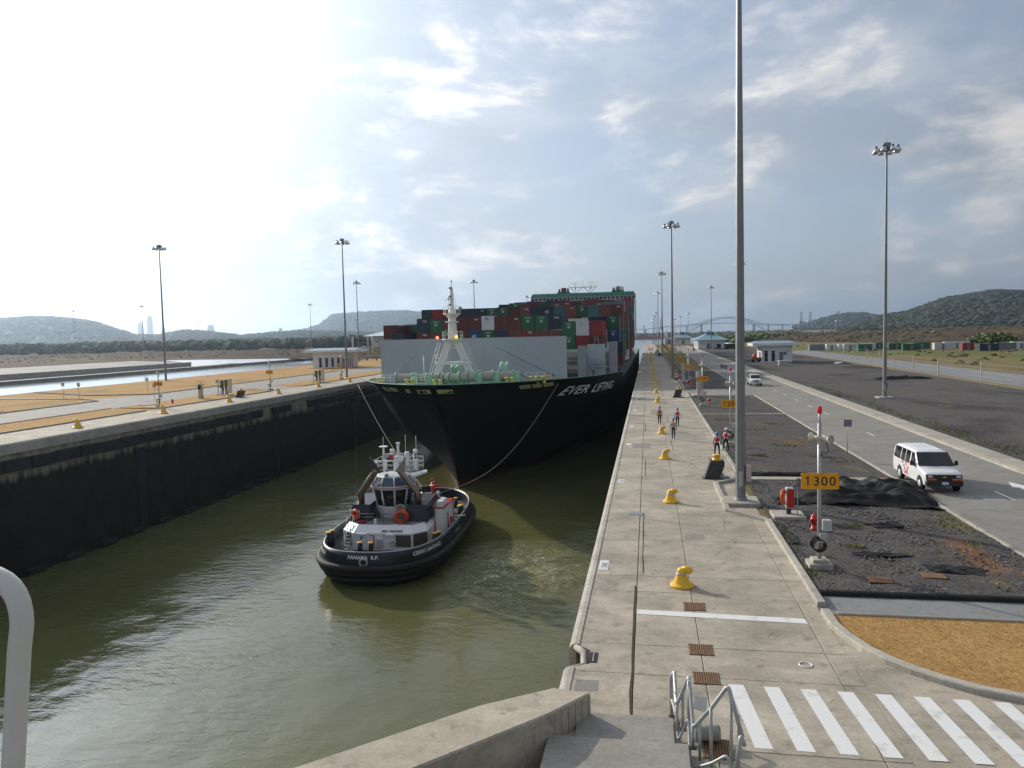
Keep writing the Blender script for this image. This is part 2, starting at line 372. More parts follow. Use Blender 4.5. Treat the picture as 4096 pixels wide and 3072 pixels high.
# ---------------------------------------------------------------- water and land
w = MB()
w.quad((-62,-40,-13.2),(0,-40,-13.2),(0,760,-13.2),(-62,760,-13.2))
struct(w.build('lock_water', 'water'))
w = MB(); w.quad((-400,760.0,-13.2),(900,760.0,-13.2),(900,9000,-13.2),(-400,9000,-13.2)); struct(w.build('channel_water', 'seawater'))

gd = MB()
def fan(m, pts, z): m.add([(x,y,z) for x,y in pts], [tuple(range(len(pts)))])
# right bank sheet out to the horizon
fan(gd, [(5.3,-80),(6000,-80),(6000,1500),(420,1500),(160,1250),(75,900),(40,575),(5.3,560)], -.03)
fan(gd, [(420,1500),(6000,1500),(6000,12000),(900,12000),(700,5200),(500,2600)], -.035)
struct(gd.build('ground', 'field'))
gd = MB(); fan(gd, [(5.3,560),(40,575),(75,900),(60,990),(-2.2,990),(-2.2,590)], -7.5); struct(gd.build('lower_ground', 'field'))
# left bank
gl = MB()
fan(gl, [(-66.8,-80),(-66.8,700),(-90,760),(-119,760),(-119,-80)], -.03)
struct(gl.build('ground', 'drygrass2'))
gp = MB()
fan(gp, [(-119,335),(-119,2500),(-260,6000),(-9000,6000),(-9000,-80),(-269,-80),(-280,290),(-252,350),(-135,335)], .3)
struct(gp.build('plain', 'plain'))
gp = MB(); fan(gp, [(-260,2600),(500,2600),(700,5200),(900,12000),(-260,12000)], -12.4); struct(gp.build('far_shore', 'plain'))

# quay body, slabs, coping
qb = MB(); qb.prism([(-2.2,-60),(-2.2,20.55),(-1.8,20.8),(-1.9,21.5),(-2.2,21.9),(-2.2,590),(5.44,590),(5.44,-60)], -16, -.035)
quay = struct(qb.build('quay', 'joint'))
ys = [-12,-6,0,6,12,16.68,20.22,22.17,26.85,28.6,33.6,38.6,48.78,56.7,59.7,65.4,71,77.6,85,93,102.4,111,120,129,138,147,156,165]
ys += [165+10*k for k in range(1, 43)]
xs = [(-2.12,-.5),(-.47,1.39),(1.41,4.84),(4.86,5.42)]
for i, (a, b) in enumerate(zip(ys, ys[1:])):
    for j, (x0, x1) in enumerate(xs):
        if a > 300 and j == 3: continue
        if j == 0 and a < 21 < b:
            m = MB().prism([(x0+.35,a+.01),(x1,a+.01),(x1,b-.01),(x0,b-.01),(x0,21.95),(x0+.38,21.6),(x0+.42,20.7),(x0,20.45),(x0,a+.01)], -.034, 0); m.build('slab', 'slab', quay); continue
        gy = .008 if b < 60 else .02
        if 39.0 < a < 48 and j == 3: continue
        MB().cbx(x0, x1, a+gy, b-gy, -.034, rnd.uniform(-.004, .003), .012).build('slab', 'slab', quay)
def coping(x, sgn, y0, y1, parent):
    m = MB(); prof = [(0,-1.0),(-.02,-.22),(0,-.10),(.06,-.02),(.16,.03),(.30,.03),(.30,-.03),(.24,-.4),(.24,-1.0)]
    vs = [(x+sgn*px, y, pz) for y in (y0, y1) for px, pz in prof]; n = len(prof)
    fs = [(i, (i+1) % n, n+(i+1) % n, n+i) for i in range(n)]+[tuple(range(n))[::-1], tuple(range(n, 2*n))]
    if sgn < 0: fs = [f[::-1] for f in fs]
    m.add(vs, fs); return m.build('coping', 'coping', parent)
yy = -30.0
while yy < 590:
    b = yy+7.5
    if yy < 20.5 < b:
        coping(-2.40, 1, yy, 20.4, quay); coping(-2.40, 1, 21.95, b+3, quay); yy = b+3; continue
    coping(-2.40, 1, yy+.01, b-.01, quay); yy = b
m = MB()   # light rounded lip inside the ladder notch
m.tube([(-2.2,20.42,-.08),(-1.86,20.72,-.08),(-1.94,21.6,-.08),(-2.2,21.95,-.08)], .10, 8); m.build('notch_edge', 'coping', quay)
# dark open cable slot, drawn as real recess covers
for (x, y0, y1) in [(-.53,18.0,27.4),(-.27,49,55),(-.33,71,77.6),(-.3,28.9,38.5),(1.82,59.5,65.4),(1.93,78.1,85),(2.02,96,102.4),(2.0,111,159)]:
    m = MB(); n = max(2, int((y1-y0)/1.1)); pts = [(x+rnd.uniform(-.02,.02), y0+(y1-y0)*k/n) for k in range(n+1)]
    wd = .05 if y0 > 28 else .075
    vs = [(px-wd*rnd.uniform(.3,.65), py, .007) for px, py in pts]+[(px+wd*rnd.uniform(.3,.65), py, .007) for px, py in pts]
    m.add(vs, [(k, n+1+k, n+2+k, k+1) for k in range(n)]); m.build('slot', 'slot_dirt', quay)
# white lines, crossing stripes, stencilled plates
def flat(parent, name, mt, pts, z=.006):
    m = MB(); m.add([(x,y,z) for x,y in pts], [tuple(range(len(pts)))]); return m.build(name, mt, parent)
flat(quay, 'painted_line', 'white_paint', [(-.45,24.64),(4.82,24.41),(4.80,24.82),(-.45,25.05)])
for k in range(9):
    x = 1.95+.888*k; flat(quay, 'crossing_stripe', 'white_paint', [(x+.27,16.84),(x+.66,16.84),(x+.39,19.90-.02*k),(x,19.90-.02*k)], .0072)
for (x, y, w_, l_) in [(-2.0,29.2,.36,1.25),(-1.9,46.6,.36,1.1),(-1.85,62.5,.36,.9),(-1.85,74.5,.36,.9),(-1.8,90,.36,.9),(-1.8,105,.36,.9),(-1.8,121,.36,.9),(-1.8,137,.36,.9)]:
    p_ = flat(quay, 'stencil_plate', 'white_paint', [(x,y),(x+w_,y),(x+w_,y+l_),(x,y+l_)], .006)
    if y < 60:
        tm = MB(); text_on(tm, '1300' if y < 40 else '1250', .34, lambda u, v: (x+.32-v, y+.12+u*1.15, .010)); tm.build('lettering', 'dark_steel', p_)
for k in range(26): flat(quay, 'white_tick', 'white_paint', [(-1.7,100+k*7.5),(-1.2,100+k*7.5),(-1.2,100.35+k*7.5),(-1.7,100.35+k*7.5)], .006)
for (x0, x1, y0, y1) in [(-1.35,.1,60.6,63.4),(-2.0,-1.35,19.0,19.7),(-1.9,-.7,104,107.5),(-1.6,.6,114,117),(.2,1.2,86,91),(2.0,3.6,69.5,70.7),(1.5,2.4,33.9,34.8)]: flat(quay, 'repair_patch', 'patch', [(x0,y0),(x1,y0+.05),(x1-.03,y1),(x0+.02,y1-.04)], .0045)
for (x, y, l_, a_) in [(2.6,31.5,3.2,1.45),(3.4,36.0,2.4,1.7),(1.9,44.0,3.0,1.2),(3.1,52.0,3.8,1.6),(2.4,22.9,2.0,.3),(4.3,19.2,2.2,.9),(-1.4,33.5,1.2,.1),(-1.6,25.6,1.3,.2)]:
    m = MB(); p = Vector((x,y)); pts = [p.copy()]
    for k in range(9): a_ += rnd.uniform(-.5,.5); p = p+Vector((math.cos(a_),math.sin(a_)))*l_/9; pts.append(p.copy())
    w_ = [.004+.010*rnd.random() for _ in pts]; n = len(pts); m.add([(q.x-c_,q.y-c_*.5,.0052) for q, c_ in zip(pts,w_)]+[(q.x+c_,q.y+c_*.5,.0052) for q, c_ in zip(pts,w_)], [(k,k+1,n+k+1,n+k) for k in range(n-1)]); m.build('crack', 'slot_dirt', quay)
# grates in the quay
def grate(parent, x0, x1, y0, y1, z=0.004, n=11, mt='rust_grate'):
    m = MB(); m.add([(x0,y0,z),(x1,y0,z),(x1,y1,z),(x0,y1,z)], [(0,1,2,3)]); gobj = m.build('drain_grate', 'grate_void', parent)
    for k in range(n):
        a = x0+(x1-x0)*(k+.12)/n; b = x0+(x1-x0)*(k+.80)/n; MB().bx(a, b, y0, y1, z+.001, z+.02).build('grate_bar', mt, gobj)
    f = MB(); f.bx(x0-.02,x1+.02,y0-.025,y0,z,z+.022); f.bx(x0-.02,x1+.02,y1,y1+.025,z,z+.022); f.build('grate_frame', mt, gobj)
for (a, b, c, d) in [(1.09,1.77,25.17,25.84),(1.08,1.74,21.67,22.34),(1.09,1.76,19.85,20.48),(1.08,1.74,16.3,17.05)]: grate(quay, a, b, c, d)
grate(quay, -1.1, -.35, 38.3, 38.8, mt='galv')
m = MB(); m.torus((4.15,21.35,.004), .17, .022, 20, 6); m.build('cover_ring', 'white_paint', quay)
m = MB(); m.bx(-1.75,-1.5,20.75,21.45,-.02,.0065); m.build('mooring_recess', 'grate_void', quay)
m = MB(); m.bx(-1.64,-1.61,20.85,21.35,.007,.02); m.build('recess_bar', 'galv', quay)

# kerbs (a real step)
def strip(path, w0, z0, z1, name, mt, parent=None, ch=.03):
    """kerb following a path; w0 to the left of travel"""
    n = len(path); L = []; Rr = []
    for i, p in enumerate(path):
        a = Vector(path[max(i-1,0)]); b = Vector(path[min(i+1,n-1)]); t = (b-a).normalized(); nn = Vector((-t.y, t.x))
        L.append(Vector(p)+nn*w0); Rr.append(Vector(p))
    vs = []; fs = []
    for l, r in zip(L, Rr):
        d = (l-r).normalized()*ch
        vs += [(r.x,r.y,z0),(r.x,r.y,z1-ch),(r.x+d.x,r.y+d.y,z1),(l.x-d.x,l.y-d.y,z1),(l.x,l.y,z1-ch),(l.x,l.y,z0)]
    for i in range(n-1):
        for k in range(5): fs.append((i*6+k, (i+1)*6+k, (i+1)*6+k+1, i*6+k+1))
    fs.append(tuple(range(6))[::-1]); fs.append(tuple((n-1)*6+k for k in range(6)))
    fs = [f[::-1] for f in fs]
    m = MB(); m.add(vs, fs); return m.build(name, mt, parent)
def kerb_run(path, w0, z1=.15, step=3.0):
    root = None; pts = [Vector(path[0])]
    for a, b in zip(path, path[1:]):
        a, b = Vector(a), Vector(b); n = max(1, round((b-a).length/step))
        for k in range(n):
            p, q = a+(b-a)*(k/n), a+(b-a)*((k+1)/n); e = (b-a).normalized()*.006
            o = strip([tuple(p+e), tuple(q-e)], w0, -.05, z1+rnd.uniform(-.004,.004), 'kerb' if root is None else 'kerb_stone', 'kerb', root)
            if root is None: root = struct(o)
    return root
kerb_run([(5.42,37.4),(5.42,26.0)], .28, .17); kerb_run([(3.75,46.5),(3.75,39.45),(5.42,37.4)], .28, .17, 2)
kerb_run([(5.45,116.5),(5.45,48.2),(3.75,46.5)], .26, .15, 4); kerb_run([(5.55,420),(5.55,124)], .26, .15, 8)
cv = [(5.39,25.4),(5.40,24.2),(5.58,23.3),(5.88,22.4),(6.27,21.7),(6.74,21.12),(7.35,20.55),(8.01,20.1),(8.9,19.75),(10.2,19.5),(12.5,19.4),(18,19.4)]
o = strip(cv, .30, -.05, .16, 'kerb', 'kerb'); struct(o)
kerb_run([(14.6,-5),(14.6,110)], .22, .14, 4); kerb_run([(14.6,124),(14.6,480)], .22, .14, 8)
kerb_run([(22.65,480),(22.65,-5)], -.22, .14, 6)

# road, walkway, verge, fields
m = MB(); m.bx(14.58,22.66,-10,482,-.05,-.004); road = struct(m.build('road', 'road'))
for k in range(-1, 50):
    y = 1.6+8.32*k; flat(road, 'lane_dash', 'white_paint', [(18.68,y),(18.80,y),(18.80,y+2.3),(18.68,y+2.3)], .002)
# painted arrow on the road
ax = 20.6; flat(road, 'road_arrow', 'white_paint', [(ax-.12,44.4),(ax+.12,44.4),(ax+.12,46.6),(ax+.5,46.6),(ax,48.3),(ax-.5,46.6),(ax-.12,46.6)], .002)
flat(road, 'stop_line', 'white_paint', [(17.3,43.2),(18.4,43.2),(18.4,43.4),(17.3,43.4)], .002)
m = MB(); m.bx(22.9,24.3,-10,480,-.05,.13); struct(m.build('walkway', 'kerb'))
m = MB(); m.bx(5.5,14.6,110.2,123.8,-.05,-.006); struct(m.build('service_lane', 'road'))
def bumpy(x0, x1, y0, y1, nx, ny, amp, z, name, mt, sc=.5):
    m = MB(); vs = []
    for j in range(ny+1):
        for i in range(nx+1):
            x = x0+(x1-x0)*i/nx; y = y0+(y1-y0)*j/ny
            ed = min(1, min(i, nx-i, j, ny-j)/2)
            vs.append((x, y, z+amp*ed*(noise.noise((x*sc, y*sc, 1.3))+.5*noise.noise((x*sc*3, y*sc*3, 7))))) 
    m.add(vs, [(j*(nx+1)+i, j*(nx+1)+i+1, (j+1)*(nx+1)+i+1, (j+1)*(nx+1)+i) for j in range(ny) for i in range(nx)], 0, True)
    return struct(m.build(name, mt))
bumpy(5.7,14.6,27.2,47.5,40,90,.09,.07,'gravel_verge','gravel'); bumpy(5.7,14.6,48.6,84.5,36,110,.07,.06,'gravel_verge','gravel')
bumpy(5.7,14.6,85.1,110.2,30,60,.06,.06,'gravel_verge','gravel'); bumpy(5.8,14.6,124.0,178,24,90,.06,.06,'gravel_verge','gravel'); bumpy(5.8,14.6,178.5,478,20,150,.08,.07,'gravel_verge','field')
bumpy(24.3,51.5,-8,480,40,240,.10,.05,'gravel_field','gravel_field',.15)
m = MB(); m.bx(53.5,66,-20,330,-.05,.03); struct(m.build('perimeter_lane', 'lane'))
for (y0, y1, z1) in [(47.6,48.5,.12),(84.5,85.0,.14),(148.7,149.1,.14),(177.9,178.4,.14),(212,212.4,.15),(245,245.4,.15)]:
    m = MB(); m.bx(5.75,14.55,y0,y1,-.05,z1); struct(m.build('concrete_strip', 'kerb'))
m = MB(); m.prism([(5.45,26.75),(5.75,27.1),(60,27.1),(60,25.3),(5.75,25.3),(5.45,25.9)], -.05, -.012); struct(m.build('service_lane', 'lane'))
dry = [(5.75,25.2)]+[(x+.30*(.3 if i < 3 else .75), y+.30*(.1 if i < 3 else .7)) for i, (x, y) in enumerate(cv[1:])]+[(18,25.2)]
m = MB(); m.prism(dry, -.05, .06); struct(m.build('dry_lawn', 'drygrass'))
strip([(18,25.18),(5.85,25.22)], .1, -.05, .13, 'kerb', 'kerb').__setitem__('kind', 'structure')
m = MB(); m.prism([(5.4,25.3),(5.45,24),(8.9,19.7),(18,19.4),(18,-10),(5.4,-10)], -.05, -.008); struct(m.build('apron', 'slab'))
# dry grass tufts (stuff)
def inside(p, poly):
    c = False; n = len(poly)
    for i in range(n):
        x1, y1 = poly[i]; x2, y2 = poly[(i+1) % n]
        if (y1 > p[1]) != (y2 > p[1]) and p[0] < (x2-x1)*(p[1]-y1)/(y2-y1)+x1: c = not c
    return c
def tufts(name, label, poly, n, h, mats, z0, cat='grass'):
    m = MB(); xs_ = [p[0] for p in poly]; ys_ = [p[1] for p in poly]; k = 0
    while k < n:
        x, y = rnd.uniform(min(xs_), max(xs_)), rnd.uniform(min(ys_), max(ys_))
        if not inside((x, y), poly): continue
        k += 1; mi = rnd.randrange(len(mats))
        for b in range(3):
            a = rnd.random()*6.28; l = h*rnd.uniform(.5, 1.3); wd = h*.16
            dx, dy = math.cos(a), math.sin(a); px_, py_ = x+rnd.uniform(-.05,.05), y+rnd.uniform(-.05,.05)
            m.add([(px_-dy*wd, py_+dx*wd, z0), (px_+dy*wd, py_-dx*wd, z0), (px_+dx*l*.7, py_+dy*l*.7, z0+l)], [(0,1,2)], mi)
    o = m.build(name, mats); tag(o, label, cat, kind='stuff'); return o
mat('straw', (.55,.345,.14), .9, .2, 3); mat('straw2', (.50,.28,.085), .9, .2, 3); mat('straw3', (.52,.31,.10), .9, .2, 3); mat('weed', (.10,.15,.03), .8, .25, 3); mat('weed2', (.22,.20,.05), .8, .25, 3)
tufts('dry_grass', 'short dry orange grass on the lawn behind the curved kerb', dry, 12000, .04, ['straw','straw2','straw3'], .058)
wz = MB()
def weeds(name, label, spots, n, h):
    m = MB()
    for (cx, cy, rx, ry) in spots:
        for _ in range(n):
            a = rnd.random()*6.28; q = rnd.random()**.6; x, y = cx+math.cos(a)*rx*q, cy+math.sin(a)*ry*q
            for b in range(3):
                d = rnd.random()*6.28; l = h*rnd.uniform(.4, 1.3); dx, dy = math.cos(d), math.sin(d)
                m.add([(x-dy*.03, y+dx*.03, .03), (x+dy*.03, y-dx*.03, .03), (x+dx*l*.6, y+dy*l*.6, .05+l)], [(0,1,2)], rnd.randrange(2))
    tag(m.build(name, ['weed','weed2']), label, 'weeds', kind='stuff')
weeds('roadside_weeds', 'low green weeds growing through the gravel beside the kerbs',
   [(5.95,34.5,.2,2.4),(5.95,29.5,.15,1.5),(8.3,33.2,.5,.35),(6.9,31.3,.4,.3),(13.3,33.8,.5,.7),(10.8,32.4,.8,.3),(9.2,36.6,.7,.4),(8,57,1,.5),(12.5,54.5,1.3,.6),(10.5,62,1.5,.8),(9,72,1.6,.8),(11.5,76,1.5,.7),(7.5,80,1.2,.7),(8.5,92,1.3,.8),(12,97,1.2,.7),(6.3,66,.3,5)]
   +[(25.3+rnd.random()*1.2, 40+k*3.1, .9, 1.7) for k in range(28)], 60, .13)
# ---------------------------------------------------------------- left bank of the lock
lw = MB(); lw.bx(-66.95,-59.85,-60,760,-16,-.01); lwall = tag(lw.build('lock_wall', 'lockwall'), kind='structure')
yy = -30.0
while yy < 420:
    coping(-59.55, -1, yy+.01, yy+9.99, lwall); yy += 10
m = MB()
for k in range(64): m.cbx(-66.6,-59.9,-30+k*7.5+.015,-22.5+k*7.5-.015,-.009,rnd.uniform(.008,.016),.01)
m.build('slab_course', 'slab', lwall)
# vertical ladder slots and fenders
for y in (80, 113.5, 147): MB().bx(-59.86,-59.72,y,y+1.6,-13.5,-3.2).build('ladder_slot', 'black', lwall)
fm = MB().cbx(0,.55,.06,3.15,0,1.15,.06).mesh('fender', 'rubber')
for k in range(36):
    y = 54.5+k*3.25
    if 106.5 < y < 112: continue
    if abs(y-121) < 2: continue
    obj('fender', fm, lwall, (-59.86, y, -2.75+(.05 if k % 3 else 0)))
fb = MB().cbx(0,.5,0,2.4,0,.45,.04).mesh('fender_block', 'rubber')
for k in range(14): obj('fender_block', fb, lwall, (-59.86, 58+k*5.1, -13.05))
# paved roads and lawns
def sheet(name, mt, poly, z1): m = MB(); m.prism(poly, -.06, z1); return struct(m.build(name, mt))
sheet('road', 'road', [(-75,-60),(-75,700),(-87,700),(-87,-60)], .004)
sheet('road', 'road', [(-87,96),(-87,122),(-92,113),(-119,118),(-119,104),(-92,100)], .0)
sheet('verge', 'road', [(-66.9,128.5),(-75,136),(-75,142),(-66.9,140)], .002)
sheet('lawn', 'drygrass2', [(-67.3,-50),(-67.3,92.6),(-74.6,95.6),(-74.8,-50)], .07)
sheet('lawn', 'drygrass2', [(-67.3,95.6),(-67.3,127.5),(-69,131),(-71,132.6),(-74.6,128.3),(-74.6,97)], .07)
sheet('lawn', 'drygrass2', [(-67.3,141),(-67.3,500),(-74.6,500),(-74.6,146),(-71,141)], .07)
sheet('lawn', 'drygrass2', [(-88.3,92),(-88,108.5),(-93,111.8),(-118.5,112.5),(-118.5,92)], .07)
sheet('lawn', 'drygrass2', [(-88,123),(-88,205),(-118.9,221),(-118.9,131),(-99,121.5)], .10)
for pth in ([(-67.2,92.6),(-67.2,30)], [(-67.2,127.5),(-67.2,95.6)], [(-67.2,400),(-67.2,141)], [(-74.9,20),(-74.9,95.6)]): kerb_run(pth, -.25 if pth[0][0] > -70 else .25, .16, 10)
for pth in ([(-87.6,205),(-87.6,122.4),(-99,120.9),(-118.5,130)], [(-118.5,113),(-93,112.3),(-87.7,108.7),(-87.9,60)]): o = strip(pth, .3, -.05, .16, 'kerb', 'kerb'); struct(o)
# water-saving basins
m = MB(); m.bx(-119.6,-119,60,335,-6,.02); m.build('basin_wall','lining').__setitem__('kind','structure')
m = MB(); m.quad((-160,40,-.6),(-119.3,40,-.6),(-119.3,335,-.6),(-160,335,-.6)); struct(m.build('basin_water', 'seawater'))
m = MB(); m.quad((-195,40,-1.2),(-160,40,-1.2),(-160,330,-1.2),(-195,330,-1.2)); struct(m.build('basin_floor', 'lining'))
for (x, y1, zt) in [(-160.5,331,.15),(-195.5,300,.40)]:
    m = MB(); m.bx(x-.5,x+.5,40,y1,-6,zt); m.bx(x-.7,x+.7,40,y1,zt,zt+.18); wl = struct(m.build('basin_wall', 'lining'))
m = MB(); m.prism([(-160,331),(-172,345),(-172,347),(-158,333)], -6, .3); struct(m.build('basin_wall', 'lining'))
# sloped lining panels, each a slab
sl_ = MB(); sl_.add([(-196,40,.2),(-224,40,1.45),(-224,318,1.45),(-196,300,.2)], [(3,2,1,0)]); lin = struct(sl_.build('basin_slope', 'joint'))
for k in range(34):
    y = 42+k*7.6; MB().add([(-196.3,y+.15,.26),(-223.6,y+.15,1.50),(-223.6,y+7.4,1.50),(-196.3,y+7.4,.26)], [(3,2,1,0)]).build('lining_slab', 'lining', lin)
foot = [(-224,30,1.4),(-224,250,1.4),(-224,300,1.4),(-212,322,1.3),(-146,326,.6),(-119,326,.05)]
topc = [(-269,-10,4.5),(-276,200,4.5),(-280,290,4.5),(-252,350,4.5),(-135,345,4.5),(-118,345,4.5)]
bm_ = MB(); rows = 6; vs = []
NS = 80
def chain(c, t):
    q = t*(len(c)-1); i = min(int(q), len(c)-2); return Vector(c[i]).lerp(Vector(c[i+1]), q-i)
for i in range(NS+1):
    for j in range(rows+1):
        p = chain(foot, i/NS).lerp(chain(topc, i/NS), j/rows); k = 0 if j in (0,) else .35
        vs.append((p.x, p.y, p.z+k*noise.noise((p.x*.08, p.y*.08, 2))+(.25 if j == rows else 0)))
bm_.add(vs, [(i*(rows+1)+j, i*(rows+1)+j+1, (i+1)*(rows+1)+j+1, (i+1)*(rows+1)+j) for i in range(NS) for j in range(rows)], 0, True)
struct(bm_.build('earth_bank', 'bank'))
m = MB(); m.prism([(-119,318),(-146,326),(-150,331),(-150,335),(-119,335)], -.5, .05); struct(m.build('basin_end', 'lining'))
m = MB()
for i in range(700):
    t = rnd.random(); p = chain(foot, t).lerp(chain(topc, t), rnd.uniform(.3, 1.02)); m.blob((p.x, p.y, p.z), rnd.uniform(.2, .6), rnd.randrange(2), .6)
mat('scrub', (.105,.082,.038), .95, .3, .6); mat('scrub2', (.10,.10,.04), .95, .3, .6); mat('scrub3', (.085,.048,.028), .95, .3, .6)
tag(m.build('bank_scrub', ['scrub','scrub3']), 'dry brown scrub covering the earth bank behind the basins', 'scrub', kind='stuff')
# ---------------------------------------------------------------- spoil bank and fields on the right
vs = []; NS, rows = 90, 8; m = MB()
f2 = [(75,640,0),(110,520,0),(150,450,.3),(230,400,.6),(420,350,1),(900,330,1)]; t2 = [(150,900,4),(190,640,6.5),(230,560,8),(320,520,9.0),(560,480,10),(1100,460,10)]
for i in range(NS+1):
    for j in range(rows+1):
        p = chain(f2, i/NS).lerp(chain(t2, i/NS), j/rows); q = j/rows
        z = p.z*0 + (chain(f2, i/NS).z+(chain(t2, i/NS).z-chain(f2, i/NS).z)*(q*q*(3-2*q)))
        vs.append((p.x, p.y, z+(.9*noise.noise((p.x*.03, p.y*.03, 4)) if j else 0)))
for i in range(NS+1):
    p = chain(t2, i/NS); vs.append((p.x+p.x*.9, p.y+p.y*.9, 2))
F_ = [(i*(rows+1)+j, (i+1)*(rows+1)+j, (i+1)*(rows+1)+j+1, i*(rows+1)+j+1) for i in range(NS) for j in range(rows)]
o2 = (NS+1)*(rows+1); F_ += [(i*(rows+1)+rows, (i+1)*(rows+1)+rows, o2+i+1, o2+i) for i in range(NS)]
m.add(vs, F_, 0, True); struct(m.build('spoil_bank', 'bank'))
m = MB()
for i in range(1500):
    t = rnd.random()**1.3; q = rnd.random(); p = chain(f2, t).lerp(chain(t2, t), q); z = chain(f2, t).z+(chain(t2, t).z-chain(f2, t).z)*(q*q*(3-2*q))
    m.blob((p.x, p.y, z), rnd.uniform(.4, 1.5)*(1.5 if t < .35 else 1), rnd.randrange(3), .5)
tag(m.build('bank_scrub', ['scrub','scrub2','scrub3']), 'patchy scrub over the brown spoil bank beyond the container yard', 'scrub', kind='stuff')
m = MB()
for i in range(420):
    t = rnd.random(); x = 44+t*110+rnd.uniform(-12,12); y = 560+t*330+rnd.uniform(-30,30); m.blob((x, y, rnd.uniform(0,4)), rnd.uniform(1.5,4), rnd.randrange(2), .8)
tag(m.build('shore_thicket', ['scrub2','weed']), 'green thicket along the shore behind the blue roofed building', 'thicket', kind='stuff')

m = MB()
for k in range(5200):
    x, y = rnd.uniform(5.85, 14.4), rnd.uniform(27.4, 47.2)
    if noise.noise((x*.5, y*.5, 3)) < -.15: continue
    m.blob((x, y, .085), rnd.uniform(.018, .055), rnd.randrange(3), .7)
mat('stone_dark', (.04,.038,.038), .9); mat('stone_mid', (.13,.12,.115), .9); mat('stone_pale', (.24,.22,.20), .9)
tag(m.build('loose_gravel', ['stone_dark','stone_mid','stone_pale']), 'loose dark gravel stones scattered over the near verge', 'gravel', kind='stuff')
# ---------------------------------------------------------------- far hills, woods, city, bridge, cranes
mat('forest', (.035,.050,.022), .95, .45, .02, world=True); mat('forest2', (.042,.053,.026), .95, .3, .05); mat('forest3', (.030,.040,.020), .95, .3, .05)
def hill(prof, Y, depth, nblob, br, zb=0, seed=0):
    m = MB(); n = 70; rows = 9; vs = []
    def top(t):
        r0, r1 = prof[0][0], prof[-1][0]; r = r0+(r1-r0)*t; return r, 9.2+lerp_tab(prof, r)*Y
    def pt(t, q):
        r, z = top(t); a = math.sin(min(q,1)*math.pi/2); y = Y-depth*(1-q) if q <= 1 else Y+depth*.8*(q-1)
        zz_ = zb+(z-zb)*(a if q <= 1 else math.cos((q-1)*1.3)); return Vector((r*y, y, zz_))
    for i in range(n+1):
        for j in range(rows+1):
            p = pt(i/n, j/rows*1.6); p.z += (p.z-zb)*.10*noise.noise((p.x*.004+seed, p.y*.004, 0)); vs.append(p)
    m.add(vs, [(i*(rows+1)+j, (i+1)*(rows+1)+j, (i+1)*(rows+1)+j+1, i*(rows+1)+j+1) for i in range(n) for j in range(rows)], 0, True)
    h_ = struct(m.build('hill', 'forest'))
    m = MB()
    for k in range(nblob):
        q = 1-abs(rnd.gauss(0, .3)) if k % 3 == 0 else rnd.uniform(.03, 1.0)
        p = pt(rnd.random(), max(.02, q)); m.blob((p.x, p.y, p.z+br*.2), br*rnd.uniform(.5, 1.3), rnd.randrange(2), .75)
    return h_, m
hs = [([(-1.10,.034),(-.9642,.0395),(-.90,.0408),(-.84,.036),(-.8068,.0313),(-.77,.020),(-.7394,.0105),(-.70,.0085),(-.6572,.0150),(-.62,.012),(-.5706,.0052),(-.53,.0075),(-.4858,.0100),(-.44,.008),(-.36,.004)], 2700, 700, 5200, 10, 'wooded hill rising behind the left bank with a domed tower on top'),
      ([(-.50,.006),(-.4509,.0175),(-.4297,.0318),(-.40,.0328),(-.3756,.0339),(-.3225,.0338),(-.30,.030),(-.2902,.0240),(-.25,.012),(-.20,.004)], 5300, 800, 2600, 17, 'wood on the broad flat topped hill far behind the ship'),
      ([(.235,-.003),(.2531,.0012),(.2797,.0100),(.3113,.0148),(.33,.021),(.3527,.0290),(.38,.033),(.4086,.0369),(.4397,.0345),(.52,.036),(.65,.030),(.8,.02)], 2300, 800, 9000, 8.5, 'dense dark wood over the steep hill on the right'),
      ([(.18,.002),(.205,.007),(.225,.013),(.2422,.0155),(.262,.0150),(.28,.011),(.32,.004)], 4200, 500, 1500, 13, 'wood on the lower pale hill behind the harbour cranes')]
for i, (pr, Y, dp, nb, br, lb) in enumerate(hs):
    h_, m = hill(pr, Y, dp, nb, br, 0, i*3.1)
    tag(m.build('hill_wood', ['forest2','forest3']), lb, 'woodland', kind='stuff')
m = MB()
for k in range(2600):
    Y = 640+1900*rnd.random()**1.6; r = -rnd.uniform(.17, 1.02)
    if r > -.33 and Y < 520: continue
    hmax = min(19, 9.2+.0042*Y); h_ = hmax*rnd.uniform(.45, 1.05); x = r*Y
    cr = h_*rnd.uniform(.35, .62)
    for b in range(4): m.blob((x+rnd.uniform(-1,1)*cr*1.1, Y+rnd.uniform(-1,1)*cr, h_-cr*.8+rnd.uniform(-.35,.15)*cr), cr*rnd.uniform(.55,.95), rnd.randrange(3), .8)
tag(m.build('woodland', ['forest2','forest3','scrub2']), 'far wood of broad trees standing beyond the basins on the left', 'woodland', kind='stuff')
m = MB()
for k in range(420):
    Y = rnd.uniform(2620, 3000); x = rnd.uniform(-150, 520); h_ = rnd.uniform(6, 20); m.blob((x, Y, -12+h_*.4), h_*.8, rnd.randrange(2), .7)
tag(m.build('far_woodland', ['forest2','forest3']), 'low wooded far shore across the bright channel water', 'woodland', kind='stuff')
